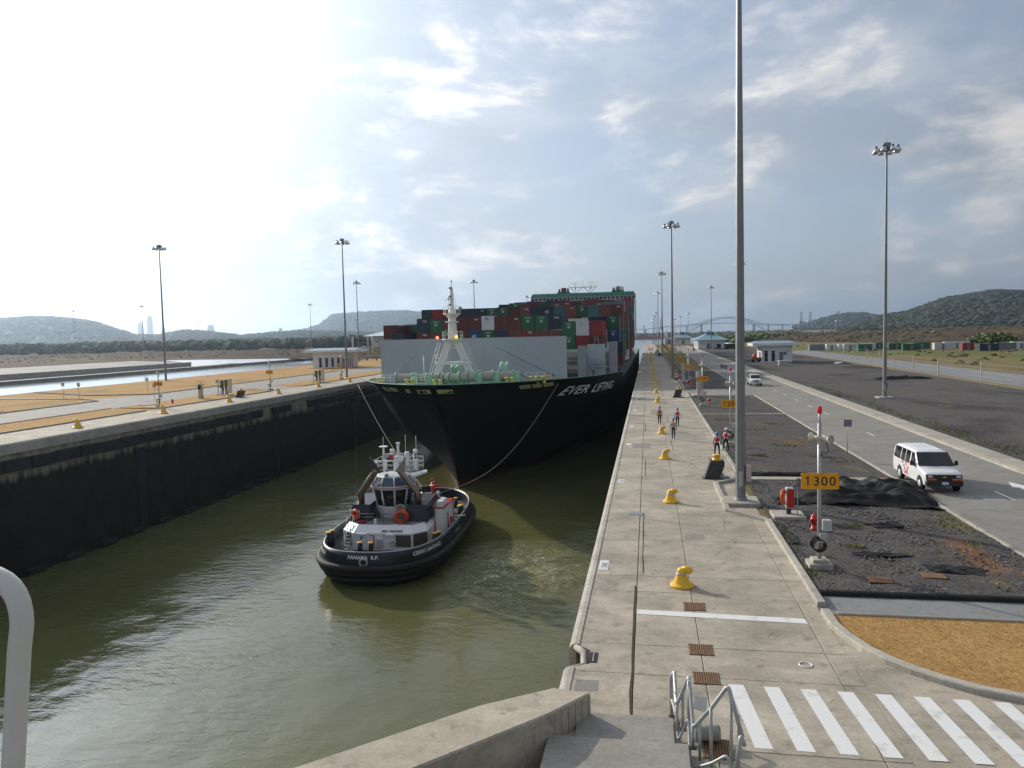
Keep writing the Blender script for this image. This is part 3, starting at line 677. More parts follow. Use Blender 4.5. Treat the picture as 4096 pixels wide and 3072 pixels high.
# city towers far behind
mat('tower', (.22,.25,.29), .4, .1, .02); mat('tower_glass', (.12,.16,.2), .2, .1, .02)
tows = [(-.7129,.0397,38,1.0,'slender tapered tower, tallest of the far skyline'),(-.7284,.0310,42,.9,'broad shouldered tower beside the tallest far tower'),(-.6920,.0225,30,.95,'short far tower just right of the tallest one'),(-.6810,.0165,70,1.0,'low wide far block beside the short tower'),(-.6166,.0240,46,1.0,'lone square far tower above the wooded ridge'),(-.5210,.0135,60,.9,'stepped far block left of the broad hill'),(-.5090,.0165,34,.9,'narrow far tower standing over the stepped block')]
for r, s, w_, tp, lb in tows:
    Y = 5700; x = r*Y; z = 9.2+s*Y; t = thing('tower_block', lb, 'tower', (x, Y, 0))
    m = MB(); m.add([(-w_/2,-w_/2,0),(w_/2,-w_/2,0),(w_/2,w_/2,0),(-w_/2,w_/2,0),(-w_/2*tp*.8,-w_/2*tp*.8,z*.92),(w_/2*tp*.8,-w_/2*tp*.8,z*.92),(w_/2*tp*.8,w_/2*tp*.8,z*.92),(-w_/2*tp*.8,w_/2*tp*.8,z*.92)], [(0,1,5,4),(1,2,6,5),(2,3,7,6),(3,0,4,7),(4,5,6,7)])
    m.build('shaft', 'tower', t); m = MB(); m.bx(-w_*.28*tp,w_*.28*tp,-w_*.28*tp,w_*.28*tp,z*.92,z); m.build('crown', 'tower', t)
    m = MB()
    for k in range(5): m.bx(-w_/2*1.005+w_*.2*k+.03*w_, -w_/2+w_*.2*k+.16*w_, -w_/2*1.006-.3, -w_/2-.1, z*.05, z*.30)
    m.build('window_bay', 'tower_glass', t)
dm = thing('hilltop_tower', 'small domed tower on top of the wooded hill', 'tower', (-.918*2700, 2690, 112)); m = MB(); m.lathe([(4,-8),(4,6),(6.5,8),(7,12),(5.5,16),(2,19)], n=12); m.build('dome', 'tower', dm); m = MB(); m.cyl((0,0,-10),(0,0,-7),5,5); m.build('base', 'tower', dm)
# radio masts on the broad hill
for r, s in ((-.402,.040),(-.392,.037),(-.345,.041)):
    Y = 5290; z1 = 9.2+s*Y; z0 = 9.2+.0325*Y; t = thing('radio_mast', 'thin lattice radio mast on the broad flat topped hill', 'mast', (r*Y, Y, z0), group='radio masts on the far hill')
    m = MB(); a = 3.5
    for (sx, sy) in ((1,1),(1,-1),(-1,1),(-1,-1)): m.tube([(sx*a,sy*a,-6),(0,0,z1-z0)], [.7,.3], 4)
    for k in range(1, 6):
        q = a*(1-k/6); h_ = (z1-z0)*k/6; m.tube([(-q,-q,h_),(q,-q,h_),(q,q,h_),(-q,q,h_)], .35, 4)
    m.build('lattice', 'tower', t)
# arch bridge across the channel mouth
mat('bridge_steel', (.16,.19,.22), .6, .1, .05)
BY = 4700
br = thing('arch_bridge', 'long steel arch bridge far beyond the lock', 'bridge', (0, BY, 0))
def bz(x): return lerp_tab([(-400,12),(-62,20),(150,38),(315,47.3),(470,48),(618,39.8),(845,31.8),(1200,18)], x)
m = MB(); xs_ = [-400+40*k for k in range(41)]
for a, b in zip(xs_, xs_[1:]): m.add([(a,-6,bz(a)),(b,-6,bz(b)),(b,6,bz(b)),(a,6,bz(a)),(a,-6,bz(a)+3.4),(b,-6,bz(b)+3.4),(b,6,bz(b)+3.4),(a,6,bz(a)+3.4)], [(0,3,2,1),(4,5,6,7),(0,1,5,4),(2,3,7,6)])
m.build('deck', 'bridge_steel', br)
def arch(x): u = (x-466)/172; return 87-(36)*u*u
def arch2(x): u = (x-466)/172; return 79-50*u*u
for sy in (-6, 6):
    m = MB(); A = [250+12*k for k in range(37)]
    up = [(x, sy, max(bz(x)+4, arch(x))) for x in A]; lo = [(x, sy, arch2(x)) for x in A]
    m.tube(up, 1.3, 4); m.tube(lo, 1.3, 4)
    for k in range(0, len(A)-1): m.tube([up[k], lo[k]], .5, 3); m.tube([lo[k], up[k+1]], .5, 3)
    for k in range(2, len(A)-2, 2):
        x = A[k]; m.tube([(x,sy,min(lo[k][2],bz(x))),(x,sy,max(lo[k][2],bz(x)))], .5, 3)
    for x0, x1 in ((130,250),(684,820)):
        n = 8
        for k in range(n):
            xa = x0+(x1-x0)*k/n; xb = x0+(x1-x0)*(k+1)/n; m.tube([(xa,sy,bz(xa)-7),(xb,sy,bz(xb)-7)], .7, 3); m.tube([(xa,sy,bz(xa)-7),(xb,sy,bz(xb))], .5, 3); m.tube([(xb,sy,bz(xb)-7),(xb,sy,bz(xb))], .5, 3)
    m.build('arch_truss', 'bridge_steel', br)
for x, w_ in [(-300,5),(-200,5),(-100,5),(-10,5),(70,6),(150,6),(230,6),(315,11),(618,11),(700,6),(780,6),(850,5)]:
    m = MB(); m.bx(x-w_/2,x+w_/2,-7,-3,-13,bz(x)); m.bx(x-w_/2,x+w_/2,3,7,-13,bz(x)); m.bx(x-w_/2*.8,x+w_/2*.8,-3,3,bz(x)*.5,bz(x)*.5+3); m.build('pier', 'bridge_steel', br)
# quay cranes with raised booms
mat('crane_blue', (.10,.16,.20), .5, .1, .1); mat('crane_house', (.6,.6,.58), .5)
def crane(x, y, z0, h_, lb, k=1.0, grp=None):
    t = thing('harbour_crane', lb, 'crane', (x, y, z0), group=grp); s = h_/100
    m = MB()
    for sx in (-11, 11):
        for sy in (-14, 14): m.tube([(sx*s,sy*s,0),(sx*s*.9,sy*s,46*s)], 1.3*s, 4)
    for z in (12, 28, 46):
        for sy in (-14, 14): m.tube([(-11*s,sy*s,z*s),(11*s,sy*s,z*s)], 1.0*s, 4)
        for sx in (-11, 11): m.tube([(sx*s,-14*s,z*s),(sx*s,14*s,z*s)], 1.0*s, 4)
    m.tube([(-11*s,-14*s,12*s),(11*s,-14*s,28*s)], .7*s, 4); m.tube([(11*s,-14*s,12*s),(-11*s,-14*s,28*s)], .7*s, 4)
    m.build('legs', 'crane_blue', t)
    m = MB()
    for sx in (-4.5, 4.5):
        m.tube([(sx*s,-14*s,46*s),(sx*s*1.1,-12*s,98*s)], 1.0*s, 4); m.tube([(sx*s,10*s,46*s),(sx*s*.7,-6*s,72*s),(sx*s*.6,-11*s,98*s)], .8*s, 4)
    for z in (58, 70, 82, 92, 98): m.tube([(-4.7*s,-13*s,z*s),(4.7*s,-13*s,z*s)], .8*s, 4)
    for z in (58, 70, 82): m.tube([(-4.7*s,-13*s,z*s),(4.7*s,-13*s,(z+12)*s)], .5*s, 4)
    m.build('boom', 'crane_blue', t)
    m = MB(); m.cbx(-9*s,13*s,-4*s,14*s,47*s,55*s,.5); m.build('machine_house', 'crane_house', t)
crane(.1878*3300, 3300, -5, 82, 'first of the two close harbour cranes with raised boom'); crane(.1985*3300, 3300, -5, 82, 'second of the two close harbour cranes with raised boom'); crane(.2314*3100, 3100, -4, 78, 'lone harbour crane nearest the dark right hill')
crane(-.0045*3000, 3000, -12, 48, 'squat harbour crane across the channel beside the ship'); crane(.0168*3000, 3000, -12, 70, 'tall harbour crane across the channel behind the lamp masts')
# red hulled ship lying far off by the channel
mat('far_red', (.30,.06,.05), .6); t = thing('barge', 'long low red hulled barge far off across the channel', 'barge', (10, 2350, -13.2))
m = MB(); m.prism([(-75,-9),(48,-9),(60,0),(48,9),(-75,9)], -.5, 9); m.build('hull', 'far_red', t); m = MB(); m.cbx(-70,-52,-7,7,9,19,.5); m.build('deckhouse', 'crane_house', t)

m = MB()
for k in range(260):
    y = rnd.uniform(150, 420); x = rnd.uniform(72, 72+y*.5); m.blob((x, y, .1), rnd.uniform(.3, 1.3), rnd.randrange(3), .6)
tag(m.build('field_scrub', ['scrub','scrub2','weed']), 'scattered low bushes over the dry field beyond the perimeter lane', 'scrub', kind='stuff')
# ---------------------------------------------------------------- container ship
mat('hull_black', (.003,.0055,.0045), .6, .3, .15, spec=.1); mat('boot_red', (.07,.018,.012), .6, .3, .3); mat('ship_green', (.34,.58,.44), .5, .12, 1.2); mat('deck_green', (.16,.30,.22), .7, .2, 1)
mat('ship_white', (.80,.79,.76), .45, .05, .6); mat('breakwater_grey', (.43,.46,.50), .55, .06, .25, c2=(.38,.40,.42), lo=.45, hi=.75); mat('bridge_green', (.02,.19,.13), .45, .05, .5); mat('rope', (.42,.38,.32), .9, .2, 3)
mat('pale_green', (.45,.52,.36), .6, .1, 1); mat('letter_grey', (.85,.86,.86), .6, .1, 1); mat('fair_yellow', (.62,.55,.12), .5, .15, 2); mat('soot', (.07,.045,.035), .8, .2, 1); mat('funnel_grey', (.25,.27,.29), .6)
mat('lamp_amber', (1.0,.45,.05), .3); M_['lamp_amber'].node_tree.nodes['Principled BSDF'].inputs['Emission Color'].default_value = (1,.45,.05,1); M_['lamp_amber'].node_tree.nodes['Principled BSDF'].inputs['Emission Strength'].default_value = 3
mat('lamp_red', (1.0,.12,.05), .3); M_['lamp_red'].node_tree.nodes['Principled BSDF'].inputs['Emission Color'].default_value = (1,.2,.1,1); M_['lamp_red'].node_tree.nodes['Principled BSDF'].inputs['Emission Strength'].default_value = 3
SX, SY = -27.8, 96.0
ship = thing('container_ship', 'huge black hulled container ship with grey breakwater filling the lock chamber', 'ship', (SX, SY, -13.2))
Gt = [(0,0),(.35,2.4),(1.2,3.9),(3,6.0),(6.7,9.7),(12,13.0),(19,16.2),(30,19.2),(45,21.4),(55,22.5),(65,22.9),(400,22.9)]
def zb(s): return 13.2+lerp_tab([(0,2.84),(20,2.40),(45,1.75),(58,1.45),(60.5,.25),(70,.1),(400,-.1)], s)      # top of bulwark above water
def ZT(s): return lerp_tab([(0,16.0),(20,15.58),(45,14.93),(58,14.63),(400,14.5)], s)
def hb(s, z):
    T = max(0, min(1, z/ZT(s))); s0 = 12.0*(1-T**1.35); q = s-s0
    if q <= 0: return 0.0
    b_ = max(0, min(1, (s-6)/26)); W = (1-b_)*T**2.6+b_*(1-(1-T)**2.3); u = min(q/115, 1); g0 = 22.9*(1-(1-u)**1.75)
    return W*lerp_tab(Gt, q)+(1-W)*g0
ss = [0,.12,.35,.7,1.2,2,3,4.5,6.7,9,12,15,19,21.5,24,27,30,33.5,37,41,45,48.5,52,55,58,60.5,65,72,85,105,140,200,260,330]
TN = 26; m = MB()
def hull_pts(side):
    P = []
    for i, s in enumerate(ss):
        top = zb(s); 
        for k in range(TN+1):
            z = -1.6+(top+1.6)*k/TN; T = max(0, min(1, z/ZT(s))); s0 = 12.0*(1-T**1.35)
            sE = s0+(s)*(330-s0)/330; P.append((side*hb(sE, z), sE, z))
    return P
for side in (1, -1):
    P = hull_pts(side); F = []; mi = []
    for i in range(len(ss)-1):
        for k in range(TN):
            f = (i*(TN+1)+k, (i+1)*(TN+1)+k, (i+1)*(TN+1)+k+1, i*(TN+1)+k+1); F.append(f if side > 0 else f[::-1])
    o0 = len(m.v); m.v.extend(P)
    for f in F:
        zc = sum(P[i][2] for i in f)/4; m.f.append(tuple(i+o0 for i in f)); m.m.append(1 if zc < .9 else 0); m.s.append(True)
hull = m.build('hull', ['hull_black','boot_red'], ship)
# bulwark: thin inner skin and a pale rail on top
def FD(s): return lerp_tab([(0,.32),(14,.38),(22,.6),(40,1.0),(60,1.1)], s)
m = MB(); m2 = MB()
sb = [0,.12,.35,.7,1.2,2,3,4.5,6.7,9,12,15,19,21.5,24,27,30,33.5,37,41,45,48.5,52,55,58,60.4]
for side in (1, -1):
    rail = []; vs = []
    for s in sb:
        z = zb(s); b = hb(s, z); dz = FD(s); sl0 = s+12.0*(1-min(1,(z-dz)/ZT(s))**1.35)
        rail.append((side*b, s, z+.05)); vs += [(side*max(b-.22,0), s+.2, z), (side*max(hb(sl0, z-dz)-.2,0), sl0+.25, z-dz)]
    m.tube(rail, .07, 6); m2.add(vs, [((2*i, 2*i+1, 2*i+3, 2*i+2) if side > 0 else (2*i+2, 2*i+3, 2*i+1, 2*i)) for i in range(len(sb)-1)])
m.build('bulwark_rail', 'deck_green', ship); m2.build('bulwark_inside', 'pale_green', ship)
# decks
L = []
for s in sb:
    z = zb(s)-FD(s); sl0 = s+12.0*(1-min(1, z/ZT(s))**1.35); L.append((max(hb(sl0, z)-.12, 0), sl0+.12, z+.02))
n = len(L); m = MB(); m.add([(x, y, z) for x, y, z in L]+[(-x, y, z) for x, y, z in L], [(i, i+1, n+i+1, n+i) for i in range(n-1)]); m.build('forecastle_deck', 'deck_green', ship)
m = MB(); m.add([(-22.7,61,13.0),(22.7,61,13.0),(22.7,330,12.9),(-22.7,330,12.9)], [(0,1,2,3)]); m.build('main_deck', 'deck_green', ship)
m = MB(); m.add([(-22.9,330,-1),(22.9,330,-1),(22.9,330,13.1),(-22.9,330,13.1)], [(0,1,2,3)]); m.build('transom', 'hull_black', ship)
m = MB()
for side in (1, -1): m.tube([(side*22.9, s, zb(s)+.05) for s in (61, 120, 200, 329)], .12, 5)
m.build('deck_edge', 'hull_black', ship)
# fairlead openings in the bow plating
def onhull(a, v, out=.06):
    """a: angle-like station along starboard(+)/port(-); v: height above water"""
    s = abs(a); sd = 1 if a > 0 else -1; b = hb(s, v); b2 = hb(s+.4, v); t = Vector((sd*(b2-b), .4, 0)).normalized(); nrm = Vector((t.y*sd, -t.x*sd, -.25)).normalized()
    return Vector((sd*b, s, v))+nrm*out
def stn(bx, v):
    lo, hi = 0.0, 60.0
    for _ in range(40):
        md = (lo+hi)/2
        if hb(md, v) < abs(bx): lo = md
        else: hi = md
    return hi*(1 if bx > 0 else -1)
for (x0, x1) in [(-14.3,-12.6),(-10.1,-8.6),(-8.2,-6.6),(-4.6,-3.9),(-2.5,-.6),(.3,2.3),(9.9,11.2),(11.4,12.5),(12.7,13.9)]:
    v0, v1 = 14.9, 15.35
    if abs(x0) > 9: v0, v1 = 14.75, 15.25
    A = [onhull(stn(x, v), v, .05) for v in (v0, v1) for x in (x0, x1)]
    f = MB(); f.tube([A[0],A[1],A[3],A[2],A[0]], .07, 5); fo = f.build('fairlead', 'pale_green', ship)
    q = MB(); c = sum(A, Vector())/4; A2 = [p+(c-p)*.08-Vector((0,0,0)) for p in A]; q.add([A2[0],A2[1],A2[3],A2[2]], [(0,1,2,3)]); q.build('opening', 'fair_yellow', fo)
    for k in (1,):
        p0 = A[0].lerp(A[1], .5); p1 = A[2].lerp(A[3], .5); MB().tube([p0,p1], .08, 5).build('roller', 'pale_green', fo)
# name on the bow, mapped on the plating
tm = MB(); gw = text_geo('EVER LIFTING', 2.05, .32, 1.05, .03); W_ = max(v[0] for v in gw[0]); 
def arcs():
    a = [(20.0, 0.0)]; s = 20.0
    while s < 60:
        d = math.hypot(.25, hb(s+.25,13.3)-hb(s,13.3)); s += .25; a.append((s, a[-1][1]+d))
    return a
AR = arcs(); inv = [(l, s) for s, l in AR]; Ltot = lerp_tab(AR, 46.5)-.1
vs_ = []
for x, y in gw[0]:
    s = lerp_tab(inv, .1+x/W_*Ltot); vs_.append(onhull(s, 12.95-.75*x/W_+y*.95, .14))
gap = W_*.37
for wd_ in (0, 1):
    ff = [f for f in gw[1] if (gw[0][f[0]][0] > gap) == bool(wd_)]; us = sorted({i for f in ff for i in f}); ix = {i: k for k, i in enumerate(us)}
    tm = MB(); tm.add([vs_[i] for i in us], [tuple(ix[i] for i in f) for f in ff]); tm.build('ship_name', 'letter_grey', ship)
# thin draught line / seam on the starboard bow
# breakwater wall
m = MB(); m.add([(-14.6,21.0,14.95),(15.4,21.0,14.95),(15.4,21.0,22.05),(-14.6,21.0,22.05),(-14.6,21.35,14.95),(15.4,21.35,14.95),(15.4,21.35,22.05),(-14.6,21.35,22.05)], [(0,1,2,3),(5,4,7,6),(3,2,6,7),(1,5,6,2),(4,0,3,7)]); bw = m.build('breakwater', 'breakwater_grey', ship)
m = MB()
for k in range(11): m.add([(-14+k*2.8,21.36,15.0),(-14+k*2.8,21.36,22),(-14+k*2.8,22.8,15.0)], [(0,1,2)])
m.build('breakwater_stay', 'breakwater_grey', ship)
for k in range(1, 8): MB().bx(-14.6+k*3.75-.03,-14.6+k*3.75+.03,20.97,21.0,14.5,22.0).build('weld_seam', 'breakwater_grey', bw)
for p0, p1 in [((-13.6,18,15.2),(-6.5,14.0,19.6)),((13.8,19,16),(6.0,13.5,20.6))]: MB().tube([p0, p1], .035, 4).build('stay_wire', 'dark_steel', ship); MB().tube([Vector(p0).lerp(Vector(p1), .02), Vector(p0).lerp(Vector(p1), .16)], .10, 5).build('stay_wire', 'dark_steel', ship)
# grey hatch end walls to starboard of the breakwater
m = MB(); m.bx(15.6,17.0,38,40,13.5,20.2); m.build('hatch_wall', 'funnel_grey', ship)
m = MB(); m.cbx(17.0,20.2,41.5,42,13.5,20.4,.05); m.build('hatch_wall', 'breakwater_grey', ship)
m = MB(); m.bx(17.1,20.1,40.6,41.5,16.3,16.42); m.build('hatch_ledge', 'breakwater_grey', ship)
for k in range(6): MB().add([(17.2+k*.55,41.49,16.4),(17.2+k*.55,41.49,18.0),(17.2+k*.55,40.75,16.4)], [(0,1,2)]).build('bracket', 'breakwater_grey', ship)
m = MB(); m.cbx(20.3,21.9,53.5,54,14.0,20.7,.05); m.build('hatch_wall', 'breakwater_grey', ship)
# hatch covers / coamings under the stacks
m = MB(); m.bx(-21,20.2,43.5,56,13.2,15.0); m.build('hatch_coaming', 'dark_steel', ship)
for k in range(8): MB().bx(-22.3,22.3,66+k*20.5,84+k*20.5,13.2,14.6).build('hatch_coaming', 'dark_steel', ship)
# ---- foremast
MY = 11.0; fmst = MB()
for sd in (-1, 1):
    fmst.add([(sd*3.15-.5,MY-.4,15.3),(sd*3.15+.5,MY-.4,15.3),(sd*3.15+.5,MY+.5,15.3),(sd*3.15-.5,MY+.5,15.3),(sd*.62-.46,MY-.4,21.7),(sd*.62+.46,MY-.4,21.7),(sd*.62+.46,MY+.4,21.7),(sd*.62-.46,MY+.4,21.7)], [(0,1,5,4),(1,2,6,5),(2,3,7,6),(3,0,4,7),(4,5,6,7)])
leg = fmst.build('mast_leg', 'ship_white', ship)
m = MB(); m.lathe([(.66,21.6),(.62,23.5),(.50,26.0),(.42,26.2)], (0,MY,0), 14); m.lathe([(.26,26.2),(.22,29.4),(.16,29.5)], (0,MY,0), 10); m.tube([(0,MY,29.4),(0,MY,30.2)], .06, 6); mst = m.build('mast_column', 'ship_white', ship)
def platform(z, r, mname='mast_platform'):
    m = MB(); m.lathe([(.5,z-.75),(r*.9,z-.12),(r,z-.1),(r,z)], (0,MY,0), 18); o = m.build(mname, 'ship_white', ship)
    rl = MB(); n = 14
    for k in range(n):
        a = 6.283*k/n; x, y = math.cos(a)*r*.95, math.sin(a)*r*.95+MY; rl.tube([(x,y,z),(x,y,z+1.05)], .025, 4)
    for h_ in (.55, 1.05): rl.torus((0,MY,z+h_), r*.95, .026, 24, 4)
    rl.build('guard_rail', 'ship_white', o); return o
platform(22.0, 1.55); platform(25.7, 1.30)
m = MB(); m.lathe([(.45,24.2),(1.0,24.45),(1.0,24.52)], (0,MY,0), 14); m.build('mast_platform', 'ship_white', ship)
m = MB(); m.cbx(-2.55,2.55,MY-.55,MY+.55,18.3,18.75,.05); cb = m.build('cross_beam', 'ship_white', ship)
rl = MB()
for x0, x1 in ((-2.5,-.4),(1.6,2.5)):
    for h_ in (.5, 1.0): rl.tube([(x0,MY-.5,18.75+h_),(x1,MY-.5,18.75+h_)], .025, 4)
    for k in range(4): x = x0+(x1-x0)*k/3; rl.tube([(x,MY-.5,18.75),(x,MY-.5,19.75)], .025, 4)
rl.build('guard_rail', 'ship_white', cb)
for sd in (-1, 1):   # ladders on the legs
    l_ = MB(); a = Vector((sd*4.0, MY-.2, 15.4)); b = Vector((sd*2.0, MY-.2, 21.4))
    for w_ in (-.22, .22): l_.tube([a+Vector((w_,0,0)), b+Vector((w_,0,0))], .025, 4)
    for k in range(22): p = a.lerp(b, k/21); l_.tube([p-Vector((.22,0,0)), p+Vector((.22,0,0))], .018, 3)
    l_.build('ladder', 'ship_white', ship)
m = MB(); m.tube([(-.9,MY,18.75),(-.9,MY,20.0),(-.6,MY,20.55),(0,MY,20.7),(.3,MY,20.7)], .05, 6); m.build('handrail_arch', 'ship_white', ship)
for (x, z, r, mt) in [(-.55,22.85,.42,'ship_green'),(1.75,26.3,.25,'ship_green')]:
    Mx = Matrix.Rotation(R(90), 3, 'X'); m = MB(); m.lathe([(r*.25,.0),(r*.3,.35),(r*.7,.75),(r,1.0),(r*.98,1.02),(r*.6,.8)], (x,MY-1.0,z), 14, 0, Mx); m.build('fog_horn', mt, ship)
for (x, z, mt) in [(-1.85,22.25,'lamp_red'),(.95,22.3,'lamp_amber')]: MB().lathe([(.06,-.22),(.2,-.1),(.22,.08),(.05,.2)], (x,MY-1.6,z), 10).build('mast_light', mt, ship)
for (x, y_, z, r) in [(1.75,MY-1.5,22.3,.2),(-.15,MY-.25,24.6,.09),(-.2,MY-.3,26.9,.13),(-.2,MY-.3,28.1,.13),(-.15,MY-.28,29.3,.14),(0,MY,30.3,.1)]: MB().lathe([(r*.6,-r),(r,-.5*r),(r,r),(r*.5,1.2*r)], (x,y_,z), 8).build('signal_lamp', 'dark_steel' if r < .15 else 'ship_green', ship)
m = MB()
for w_ in (.25, .55): m.tube([(w_,MY+.1,26.3),(w_,MY+.1,28.6)], .02, 4)
for k in range(9): m.tube([(.25,MY+.1,26.4+k*.27),(.55,MY+.1,26.4+k*.27)], .015, 3)
m.build('ladder', 'ship_white', ship)
m = MB(); m.tube([(-3.1,6.5,15.5),(-3.1,6.5,19.6)], .07, 6); m.tube([(-3.1,6.5,19.6),(-3.05,6.4,19.75)], .11, 6); m.build('jack_staff', 'ship_white', ship)
# ---- mooring winches and windlasses
def winch(x, y, w_, nd, r):
    t = MB(); z = 15.75+r; 
    t.cyl((x-w_/2,y,z),(x+w_/2,y,z),.16,None,10); 
    for k in range(nd+1):
        xx = x-w_/2+w_*k/nd; t.cyl((xx-.06,y,z),(xx+.06,y,z),r,None,18)
    t.cbx(x+w_/2+.05,x+w_/2+.75,y-.5,y+.5,15.4,z+.55,.06); t.bx(x-w_/2,x+w_/2,y-.5,y+.5,15.4,15.75)
    o = t.build('winch', 'ship_green', ship)
    for k in range(nd):
        a = x-w_/2+w_*k/nd+.1; b = x-w_/2+w_*(k+1)/nd-.1; d = MB(); n = max(3, int((b-a)/.14))
        prof = [(r*.70+(.03 if i % 2 else 0), (b-a)*i/n) for i in range(n+1)]; d.lathe(prof, (a,y,z), 16, 0, Matrix.Rotation(R(90), 3, 'Y')); d.build('rope_drum', 'rope', o)
winch(-6.3,7.6,2.4,1,.85); winch(-4.0,8.2,1.6,1,.80); winch(.9,7.6,1.4,1,.80); winch(3.0,7.4,2.4,2,.92); winch(5.4,8.5,2.0,1,.95); winch(-1.8,9.8,2.2,2,.75); winch(7.8,11,2.2,1,.9)
for (x, y, r) in [(-.1,12.5,1.35),(7.2,12.5,1.45),(-.4,9.6,.75)]:
    m = MB(); m.lathe([(r*.55,-.5),(r,-.45),(r,-.2),(r*.72,-.1),(r*.72,.3),(r,.4),(r,.6),(r*.5,.65)], (x,y,15.6+r*1.05), 20, 0, Matrix.Rotation(R(90), 3, 'Y')); m.cbx(x-.5,x+.5,y+.2,y+1.2,15.3,15.6+r*1.9,.08); m.build('windlass', 'ship_green', ship)
for i, (x0, x1, y_) in enumerate([(-12.4,-8.4,13.2),(9.9,13.7,14.6),(-4.6,-2.6,5.6)]):
    m = MB(); z = 15.55
    n = max(3, int((x1-x0)/.9))
    for k in range(n+1): x = x0+(x1-x0)*k/n; m.tube([(x,y_,z),(x,y_,z+1.25)], .03, 5)
    for h_ in (.45,.85,1.25): m.tube([(x0,y_,z+h_),(x1,y_,z+h_)], .03, 5); m.tube([(x1,y_,z+h_),(x1,y_+1.4,z+h_)], .03, 5); m.tube([(x0,y_,z+h_),(x0,y_+1.4,z+h_)], .03, 5)
    m.build('guard_rail', 'ship_white', ship)
m = MB()
for k in range(40):
    x = -4.5+rnd.uniform(-1,1); y = 11+rnd.uniform(-.6,.6); m.torus((x,y,15.6+k*.012), rnd.uniform(.4,.9), .05, 14, 5)
m.build('rope_coil', 'rope', ship)
m = MB()
for k in range(26):
    t = k/25; m.torus((8.6+t*2.6,12.2+.2*math.sin(k),17.2-1.2*t), .13, .05, 8, 5, Matrix.Rotation(R(90)*(k % 2), 3, 'X'))
m.build('anchor_chain', 'rope', ship)
for (x, y_, mt) in [(-6.4,13.5,'amber'),(12.7,16,'amber'),(-12.9,14.5,'fair_yellow'),(-4.9,4.2,'fair_yellow'),(-.4,2.2,'fair_yellow'),(11.3,11.5,'fair_yellow'),(12.2,12.2,'fair_yellow'),(8.3,8.4,'fair_yellow')]:
    m = MB(); z = zb(y_)-FD(y_)
    m.lathe([(.34,0),(.30,.1),(.22,.2),(.2,.75),(.3,.85),(.3,1.0),(.1,1.05)], (x,y_,z), 12); m.lathe([(.34,0),(.30,.1),(.22,.2),(.2,.75),(.3,.85),(.3,1.0),(.1,1.05)], (x+.8,y_+.1,z), 12); m.build('bitts', mt, ship)
# ---- deckhouse and bridge
dh = thing; z0 = 13.2
m = MB(); m.bx(-20,20,236,249,13,35); m.build('deckhouse', 'ship_white', ship)
m = MB(); m.bx(-22.9,22.9,236.5,243,35.7,36.7); m.bx(-22.9,22.9,236.5,237,34.7,35.7); m.bx(-22.9,-20,237,243,34.7,35.7); m.bx(20,22.9,237,243,34.7,35.7); m.bx(22.3,22.9,236.6,243,20,35.7); m.bx(-22.9,-22.3,236.6,243,26,35.7); bd = m.build('bridge_wing', 'ship_white', ship)
m = MB(); m.add([(-22.9,236.3,38.45),(22.9,236.3,38.45),(22.9,244,38.45),(-22.9,244,38.45),(-21.9,236.9,40.0),(21.9,236.9,40.0),(21.9,243.5,40.0),(-21.9,243.5,40.0)], [(0,1,5,4),(1,2,6,5),(2,3,7,6),(3,0,4,7),(4,5,6,7),(3,2,1,0)]); m.build('bridge_roof', 'bridge_green', ship)
m = MB(); m.bx(-22.6,22.6,236.9,243,36.7,38.46); m.build('bridge_front', 'ship_white', ship)
wm = MB().bx(-.72,.72,-.03,.03,0,1.15).mesh('window', 'glass')
for k in range(26): obj('window', wm, bd, (-22.0+k*1.76, 236.87, 36.95))
ZU = 1.4
for (x, mt) in [(-11.2,'soot'),(14.2,'funnel_grey')]:
    m = MB(); m.cbx(x-2.7,x+2.7,262,270,34,39.6+ZU,.2); fn = m.build('funnel', 'ship_white', ship); m = MB(); m.lathe([(1.2,39.5+ZU),(1.25,42.4+ZU),(1.15,42.6+ZU)], (x,265,0), 16); m.build('exhaust', mt, fn)
    m = MB(); m.bx(x-2.7,x+2.7,261.9,270.1,39.6+ZU,40.7+ZU); m.build('funnel_top', 'dark_steel', fn)
    m = MB()
    for dx in (-2.2,-1.7,1.8,2.3): m.cyl((x+dx,264,40.6+ZU),(x+dx,264,42.0+ZU+.3*(dx > 0)),.25,None,8)
    m.build('exhaust', 'soot', fn)
m = MB()
for sd in (-1, 1):
    m.tube([(sd*3.2,240,40.0),(sd*3.4,240,41.3)], .3, 6); m.tube([(sd*3.3,240,38.8),(sd*.4,240,41.2)], .16, 5); m.tube([(sd*5.5,240,41.3),(sd*3.3,240,38.8)], .16, 5); m.tube([(sd*5.9,240,41.2),(sd*5.9,240,44)], .10, 5); m.tube([(sd*5.5,240,43.7),(sd*6.3,240,43.7)], .06, 4)
    m.tube([(sd*3.4,240,41.3),(sd*3.4,240,43.1)], .16, 5); m.tube([(sd*3.4-1.4,240,43.2),(sd*3.4+1.4,240,43.2)], .12, 5)
m.bx(-6.2,6.2,239.4,240.6,41.2,41.45); m.tube([(0,240,41.4),(0,240,44.9)], .12, 5); m.tube([(-.5,240,44.1),(.5,240,44.1)], .06, 4)
for k in range(13): m.tube([(-6+k,239.5,41.4),(-6+k,239.5,42.3)], .04, 4)
m.tube([(-6,239.5,42.3),(6,239.5,42.3)], .04, 4); m.v = [(x,y,z+1.25) for x,y,z in m.v]; m.build('radar_mast', 'ship_white', ship)
for x in (-21,-18.5,-15.6,17,19.5,21.5): MB().tube([(x,240,39.9),(x,240,41.2+rnd.random())], .1, 5).build('antenna', 'ship_white', ship)
